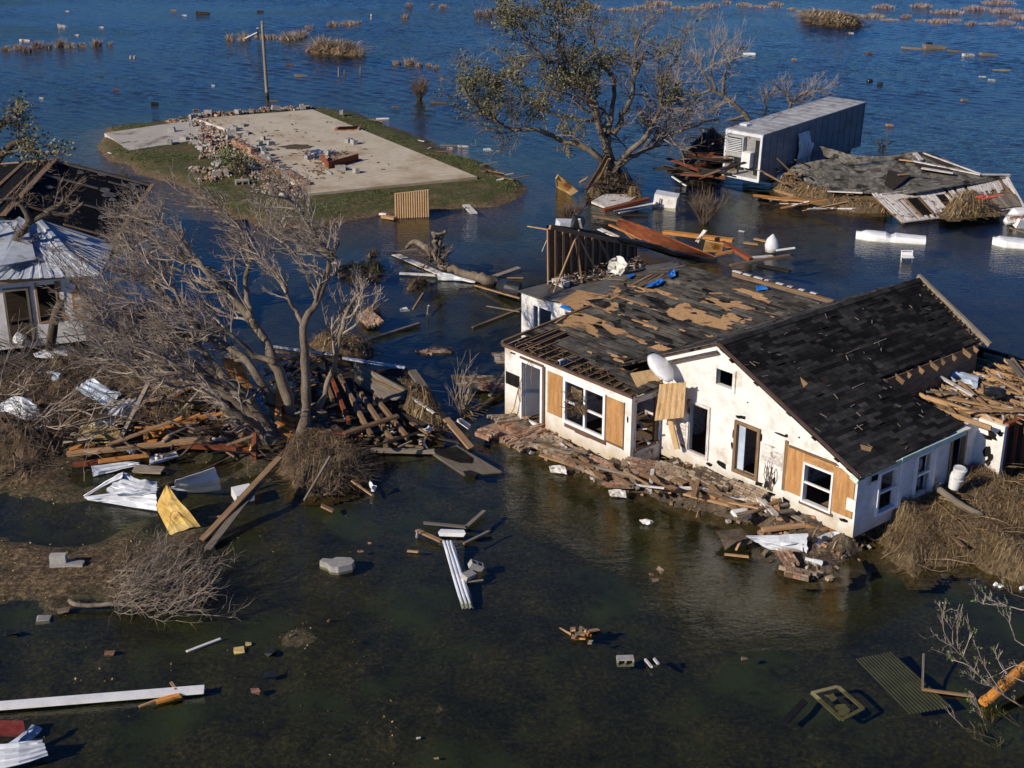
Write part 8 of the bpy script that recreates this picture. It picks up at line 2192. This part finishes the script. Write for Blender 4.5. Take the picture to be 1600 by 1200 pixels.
for k in range(2600):
    u, v = r.uniform(-20, 620), r.uniform(640, 1200)
    p = P(u, v); z = float(ground_h(p.x, p.y)[0]) + .012; p.z = z
    if z < -.03 and r.random() < .9: continue
    leaf(d, p, r, .03, .09)
tag(d.build('leaf_litter', MT['straw'], origin='base', uv=False), 'dead leaves strewn over the near mud', 'leaf litter', None, 'stuff')
# ---------------------------------------------------------------- far water: reed tufts, wrack islands, drifting things
MT['reed'] = mk('dry_reed', [(.24, .185, .14), (.36, .29, .225), (.47, .40, .33)], 1, var=.4, bump=0)
MT['reed_p'] = mk('pinkish_scrub', [(.22, .16, .145), (.32, .25, .235), (.42, .35, .33)], 1, var=.4, bump=0)
def tuft(u, v, wpx, hpx, seed, label, group=None, mat='reed', n=None):
    r = random.Random(seed); c = P(u, v, 0); sc = (P(u + 1, v) - P(u, v)).length
    wd_, hh = wpx * sc / 2, hpx * sc
    d = MB()
    for k in range(n or int(70 + wpx * 9)):
        s = max(-.8, min(.8, r.gauss(0, .42))); x = c.x + s * wd_; y = c.y + r.gauss(0, .35) * wd_ * .6
        h_ = hh * r.uniform(.3, 1.0) ** 1.4 * 1.1 * (1 - .5 * abs(s)); lx, ly_ = r.gauss(0, .5) * h_, r.gauss(0, .5) * h_
        w_ = r.uniform(.012, .028) * (1 + c.y / 120)
        an = r.uniform(0, 3.14); dx, dy = math.cos(an) * w_, math.sin(an) * w_
        d.face([(x - dx, y - dy, -.1), (x + dx, y + dy, -.1), (x + lx + dx * .2, y + ly_, h_)], 0, r.random())
    return solo('reed_tuft', d, MT[mat], label, 'reeds', group, uv=False)
k = 0
for (u, v, w_, h_, m_) in ((10, 78, 20, 8, 'reed'), (28, 76, 16, 9, 'reed'), (42, 80, 16, 13, 'reed_p'), (58, 74, 22, 13, 'reed_p'), (75, 74, 14, 8, 'reed'), (94, 72, 16, 16, 'reed'), (110, 73, 18, 8, 'reed'), (128, 72, 16, 7, 'reed'), (151, 71, 18, 13, 'reed'), (172, 70, 8, 6, 'reed')):
    k += 1; tuft(u, v, w_, h_, k, 'dry reed tuft in the row along the far left water', 'reed tufts in the far left row', m_)
for (u, v, w_, h_, m_) in ((620, 100, 16, 8, 'reed_p'), (640, 100, 18, 12, 'reed'), (655, 103, 14, 7, 'reed_p'), (670, 103, 10, 6, 'reed'), (682, 106, 8, 6, 'reed')):
    k += 1; tuft(u, v, w_, h_, k, 'grey reed tuft in the short row left of the oak crown', 'reed tufts left of the oak', m_)
for (u, v, w_, h_, m_) in ((520, 40, 20, 9, 'reed'), (545, 38, 28, 8, 'reed'), (562, 36, 8, 5, 'reed'), (483, 44, 14, 7, 'reed_p'), (632, 28, 12, 8, 'reed'), (640, 10, 12, 7, 'reed_p'), (676, 10, 10, 5, 'reed_p'), (693, 11, 16, 6, 'reed_p'), (748, 24, 12, 12, 'reed_p'), (762, 25, 16, 14, 'reed_p')):
    k += 1; tuft(u, v, w_, h_, k, 'small reed tuft far out beyond the wrack island', 'far reed tufts beyond the wrack island', m_)
for i in range(30):
    t_ = i / 29; u = 880 + 740 * t_; v = 14 + (0 if t_ < .35 else (t_ - .35) * 42) + 3 * math.sin(i * 2.3) - (8 if .3 < t_ < .5 else 0)
    k += 1; tuft(u, v, 30 + 12 * math.sin(i * 1.7), 4.5 + 2.5 * math.sin(i * 3.1), k, 'reed tuft in the long thin line at the top right', 'reed tufts in the top right line', 'reed_p' if i % 3 == 0 else 'reed')
for (u, v, w_) in ((1480, 20, 60), (1525, 14, 50), (1572, 18, 60), (1595, 28, 40), (1440, 10, 40), (1560, 5, 60), (1380, 12, 40), (780, 18, 30), (820, 20, 30), (1030, 6, 50)):
    k += 1; tuft(u, v, w_, 7, k, 'pinkish scrub tuft scattered along the far edge of the water', 'far pinkish scrub tufts', 'reed_p')
for (u, v, w_, h_, lb) in ((360, 62, 16, 12, 'reed tuft at the left end of the far wrack line'), (381, 62, 22, 14, 'reed tuft beside the broken white frame'), (418, 59, 50, 7, 'low reeds right of the broken white frame'), (455, 61, 40, 15, 'bushy reeds left of the wrack island'), (470, 58, 20, 16, 'taller reeds joining the wrack island')):
    k += 1; tuft(u, v, w_, h_, k, lb)
straw_heap('brown wrack island far out behind the utility pole', [(470, 80), (495, 70), (520, 78), (550, 80), (572, 85), (560, 88), (520, 86), (485, 84)], 0.7, 2.0, 2400, 81, ('strawbed', 'reed', 'straw'), (.6, 2.2), .3, .7, w=(.04, .09), name='wrack_island')
for (u, v, w_, h_, lb, m_) in ((505, 78, 30, 28, 'tall brown scrub in the middle of the wrack island', 'reed'), (545, 84, 30, 13, 'reeds on the right part of the wrack island', 'reed'), (562, 86, 18, 14, 'reeds at the right tip of the wrack island', 'reed'), (490, 80, 30, 10, 'reeds at the left tip of the wrack island', 'reed_p')):
    k += 1; tuft(u, v, w_, h_, k, lb, None, m_, 260)
straw_heap('long brown wrack island near the top right', [(1242, 33), (1262, 22), (1285, 24), (1320, 31), (1357, 36), (1345, 42), (1300, 41), (1265, 38)], 0.6, 2.6, 3200, 82, ('strawbed', 'reed', 'straw'), (.8, 2.8), .3, .6, w=(.05, .12), name='wrack_island')
boards([(384, 60, .6, 404, 50, 2.2, .2, .1, 'oldwhite', 'board', 'pale board leaning in the far reeds left of the pole', 'board'), (404, 60, .3, 402, 44, 3.2, .18, .1, 'oldwhite', 'post', 'upright pale post in the far reeds left of the pole', 'post'), (1247, 17, .2, 1276, 19, .3, .4, .2, 'wood_grey', 'board', 'grey board floating above the top right wrack island', 'board')])
def stake(u, v, hpx, lb, grp=None, mt='wood_grey', w_=.14):
    b0 = P(u, v, -.1); t0 = PY(u + .3, v - hpx, b0.y); d = MB(); d.tube([b0, b0.lerp(t0, .5), t0], [w_ / 2, w_ / 2, w_ / 2.4], 6); solo('wooden_stake', d, MT[mt], lb, 'stake', grp)
stake(529, 120, 15, 'left stake of three standing behind the island', None); stake(538, 118, 9, 'shortest stake between the other two behind the island'); stake(563, 118, 14, 'right stake of three standing behind the island')
stake(204, 92, 5, 'left one of two white stub posts in the far left water', None, 'oldwhite', .25); stake(210, 92, 5, 'right one of two white stub posts in the far left water', None, 'oldwhite', .25); stake(580, 22 + 8, 8, 'pale lone stake in the far middle water', None, 'oldwhite', .2)
def floaty(u, v, L, Wd, Hh, mt, lb, nm, ct, kind='box', rz=.2):
    L, Wd, Hh = L * .58, Wd * .55, Hh * .36
    p = P(u, v, 0); d = MB()
    if kind == 'barrel':
        ax = Vector((math.cos(rz), math.sin(rz), 0)); d.tube([p - ax * L / 2, p - ax * L * .42, p, p + ax * L * .42, p + ax * L / 2], [Hh * .35, Hh * .47, Hh * .52, Hh * .47, Hh * .35], 12)
    elif kind == 'wedge':
        M3 = rot3(0, 0, rz); q = [M3 @ Vector(t_) + p for t_ in ((-L / 2, -Wd / 2, -.1), (L / 2, -Wd / 2, -.1), (L / 2, Wd / 2, -.1), (-L / 2, Wd / 2, -.1))]
        d.hexa(q, [q[0] + Vector((0, 0, Hh)), q[1] + Vector((-L * .3, 0, .1 + Hh * .2)), q[2] + Vector((-L * .3, 0, .1 + Hh * .2)), q[3] + Vector((0, 0, Hh))])
    else: d.rbox(p + Vector((0, 0, Hh * .2)), (L, Wd, Hh), rot3(.06, .08, rz), 0, None, Hh * .12)
    solo(nm, d, MT[mt], lb, ct)
for a_ in ((1171, 85, 2.0, .9, .9, 'plastic', 'white tank floating far out right of the oak', 'white_tank', 'tank', 'barrel', .0), (1359, 127, .8, .8, 1.0, 'dark', 'left dark barrel floating above the trailer', 'dark_barrel', 'barrel', 'barrel', .3), (1375, 132, .8, .8, 1.0, 'dark', 'right dark barrel floating above the trailer', 'dark_barrel', 'barrel', 'barrel', -.2), (1358, 85, .9, .7, .6, 'trim_brown', 'dark red lump floating far out right', 'red_float', 'float', 'box', .2),
           (1241, 93, .7, .5, .4, 'mortar', 'small pinkish float between the white tank and the red lump', 'pink_float', 'float', 'box', .2), (1160, 74, 1.2, .5, .3, 'wood_dark', 'small dark drift piece left of the white tank', 'drift_wood', 'driftwood', 'box', .1), (1507, 157, .9, .6, .3, 'wood_brown', 'brownish float right of the trailer', 'red_float', 'float', 'box', .3), (1565, 110, 2.6, .6, .5, 'wood_grey', 'grey log drifting at the far right', 'drift_log', 'log', 'barrel', -.1),
           (1430, 76, 4.5, .8, .35, 'wood_grey', 'grey drift board left of the far right driftwood mound', 'drift_board', 'driftwood', 'box', 0), (1460, 75, 3.5, 1.6, 1.0, 'wood_grey', 'grey driftwood mound topped by a dark lump', 'drift_mound', 'driftwood', 'box', .1), (1452, 68, .9, .6, .5, 'dark', 'dark lump sitting above the grey driftwood mound', 'dark_lump', 'lump', 'box', .3), (1493, 80, 2.5, .7, .4, 'wood_grey', 'grey drift board right of the driftwood mound', 'drift_board', 'driftwood', 'box', -.1),
           (1513, 87, 1.8, .8, .6, 'oldwhite', 'whitish drift piece below the right drift boards', 'drift_piece', 'driftwood', 'box', .2), (1545, 86, 2.8, 1.0, .6, 'wood_grey', 'grey drift mound at the right end of the drift line', 'drift_mound', 'driftwood', 'box', .1), (98, 41, 1.8, 1.0, 1.0, 'oldwhite', 'white wedge floating far out at the left', 'white_wedge', 'float', 'wedge', .2), (105, 18, .8, .5, .3, 'oldwhite', 'tiny white float at the top left', 'white_float', 'float', 'box', 0), (120, 55, .8, .5, .3, 'oldwhite', 'tiny white float right of the far wedge', 'white_float', 'float', 'box', 0), (159, 43, .8, .5, .3, 'oldwhite', 'tiny pale float in the far left open water', 'white_float', 'float', 'box', 0),
           (39, 64, 1.8, .4, .5, 'oldwhite', 'white board floating on the far left reed row', 'white_board', 'board', 'box', 0), (272, 17, 1.2, .6, .5, 'wood_grey', 'small grey drift piece near the top edge', 'drift_piece', 'driftwood', 'box', 0), (288, 24, .9, .5, .3, 'oldwhite', 'small white drift piece near the top edge', 'drift_piece', 'driftwood', 'box', 0), (317, 22, 2.6, 1.2, .8, 'straw_d', 'brown wrack lump near the top edge left of the pole', 'wrack_lump', 'wrack', 'box', .1), (407, 18, 1.4, .5, .4, 'wood_dark', 'dark drift piece straight above the utility pole', 'drift_piece', 'driftwood', 'box', 0),
           (181, 142, .8, .6, .5, 'wood_brown', 'brown drift lump left of the island', 'drift_lump', 'driftwood', 'box', .3), (64, 154, .6, .4, .3, 'oldwhite', 'small white drift lump far left of the island', 'drift_lump', 'driftwood', 'box', .3), (242, 163, .9, .7, .5, 'wood_dark', 'dark drift lump just behind the driveway', 'drift_lump', 'driftwood', 'box', .3), (333, 134, .5, .4, .2, 'oldwhite', 'tiny white scrap behind the island', 'drift_scrap', 'scrap', 'box', .1), (470, 119, 1.9, .9, .35, 'wood_grey', 'grey drift raft right of the utility pole', 'drift_raft', 'driftwood', 'box', .1), (452, 101, 1.2, .5, .3, 'wood_brown', 'small brown drift piece below the wrack island', 'drift_piece', 'driftwood', 'box', .2),
           (598, 186, 1.6, 1.0, .5, 'metal', 'pale dome of a sunken thing behind the island', 'pale_dome', 'float', 'barrel', .2), (618, 167, 1.0, .2, .1, 'wood_tan', 'thin stick floating behind the island', 'drift_stick', 'stick', 'box', .3), (690, 161, 3.0, .5, .25, 'wood_brown', 'brown driftwood right of the lone flooded shrub', 'drift_log', 'log', 'box', .0), (703, 233, .6, .5, .4, 'oldwhite', 'white float between the island and the oak', 'white_float', 'float', 'box', .2), (724, 229, 1.2, .4, .2, 'oldwhite', 'white board floating right of the island', 'white_board', 'board', 'box', .1), (763, 233, 1.1, .6, .3, 'plastic', 'white float left of the oak trunk', 'white_float', 'float', 'wedge', .2), (705, 228, 2.4, .3, .2, 'wood_grey', 'grey pole end floating at the right shore of the island', 'drift_pole', 'pole', 'box', .1),
           (428, 158, 1.1, .5, .25, 'wood_grey', 'grey drift piece at the foot of the utility pole', 'drift_piece', 'driftwood', 'box', .1), (308, 172, 1.0, .4, .5, 'wood_grey', 'grey wedge in the water behind the slab', 'drift_wedge', 'driftwood', 'wedge', .4), (1330, 52, .8, .5, .3, 'oldwhite', 'tiny pale float under the top right wrack island', 'white_float', 'float', 'box', 0), (633, 482, .7, .4, .25, 'plastic', 'small white float in the dark water behind the bare tree', 'white_float', 'float', 'wedge', .3), (1390, 196, .8, .5, .3, 'brick', 'red scrap right of the trailer roof', 'red_scrap', 'scrap', 'box', .2), (1535, 120, 1.0, .4, .15, 'oldwhite', 'white litter speck at the far right', 'white_litter', 'litter', 'box', 0), (1550, 125, 1.0, .4, .15, 'oldwhite', 'second white litter speck at the far right', 'white_litter', 'litter', 'box', 0)):
    floaty(*a_)
shrub('bare branch sticking out of the water right of the trailer', 1378, 232, .9, 1.3, 91, 'twig_d', 14)
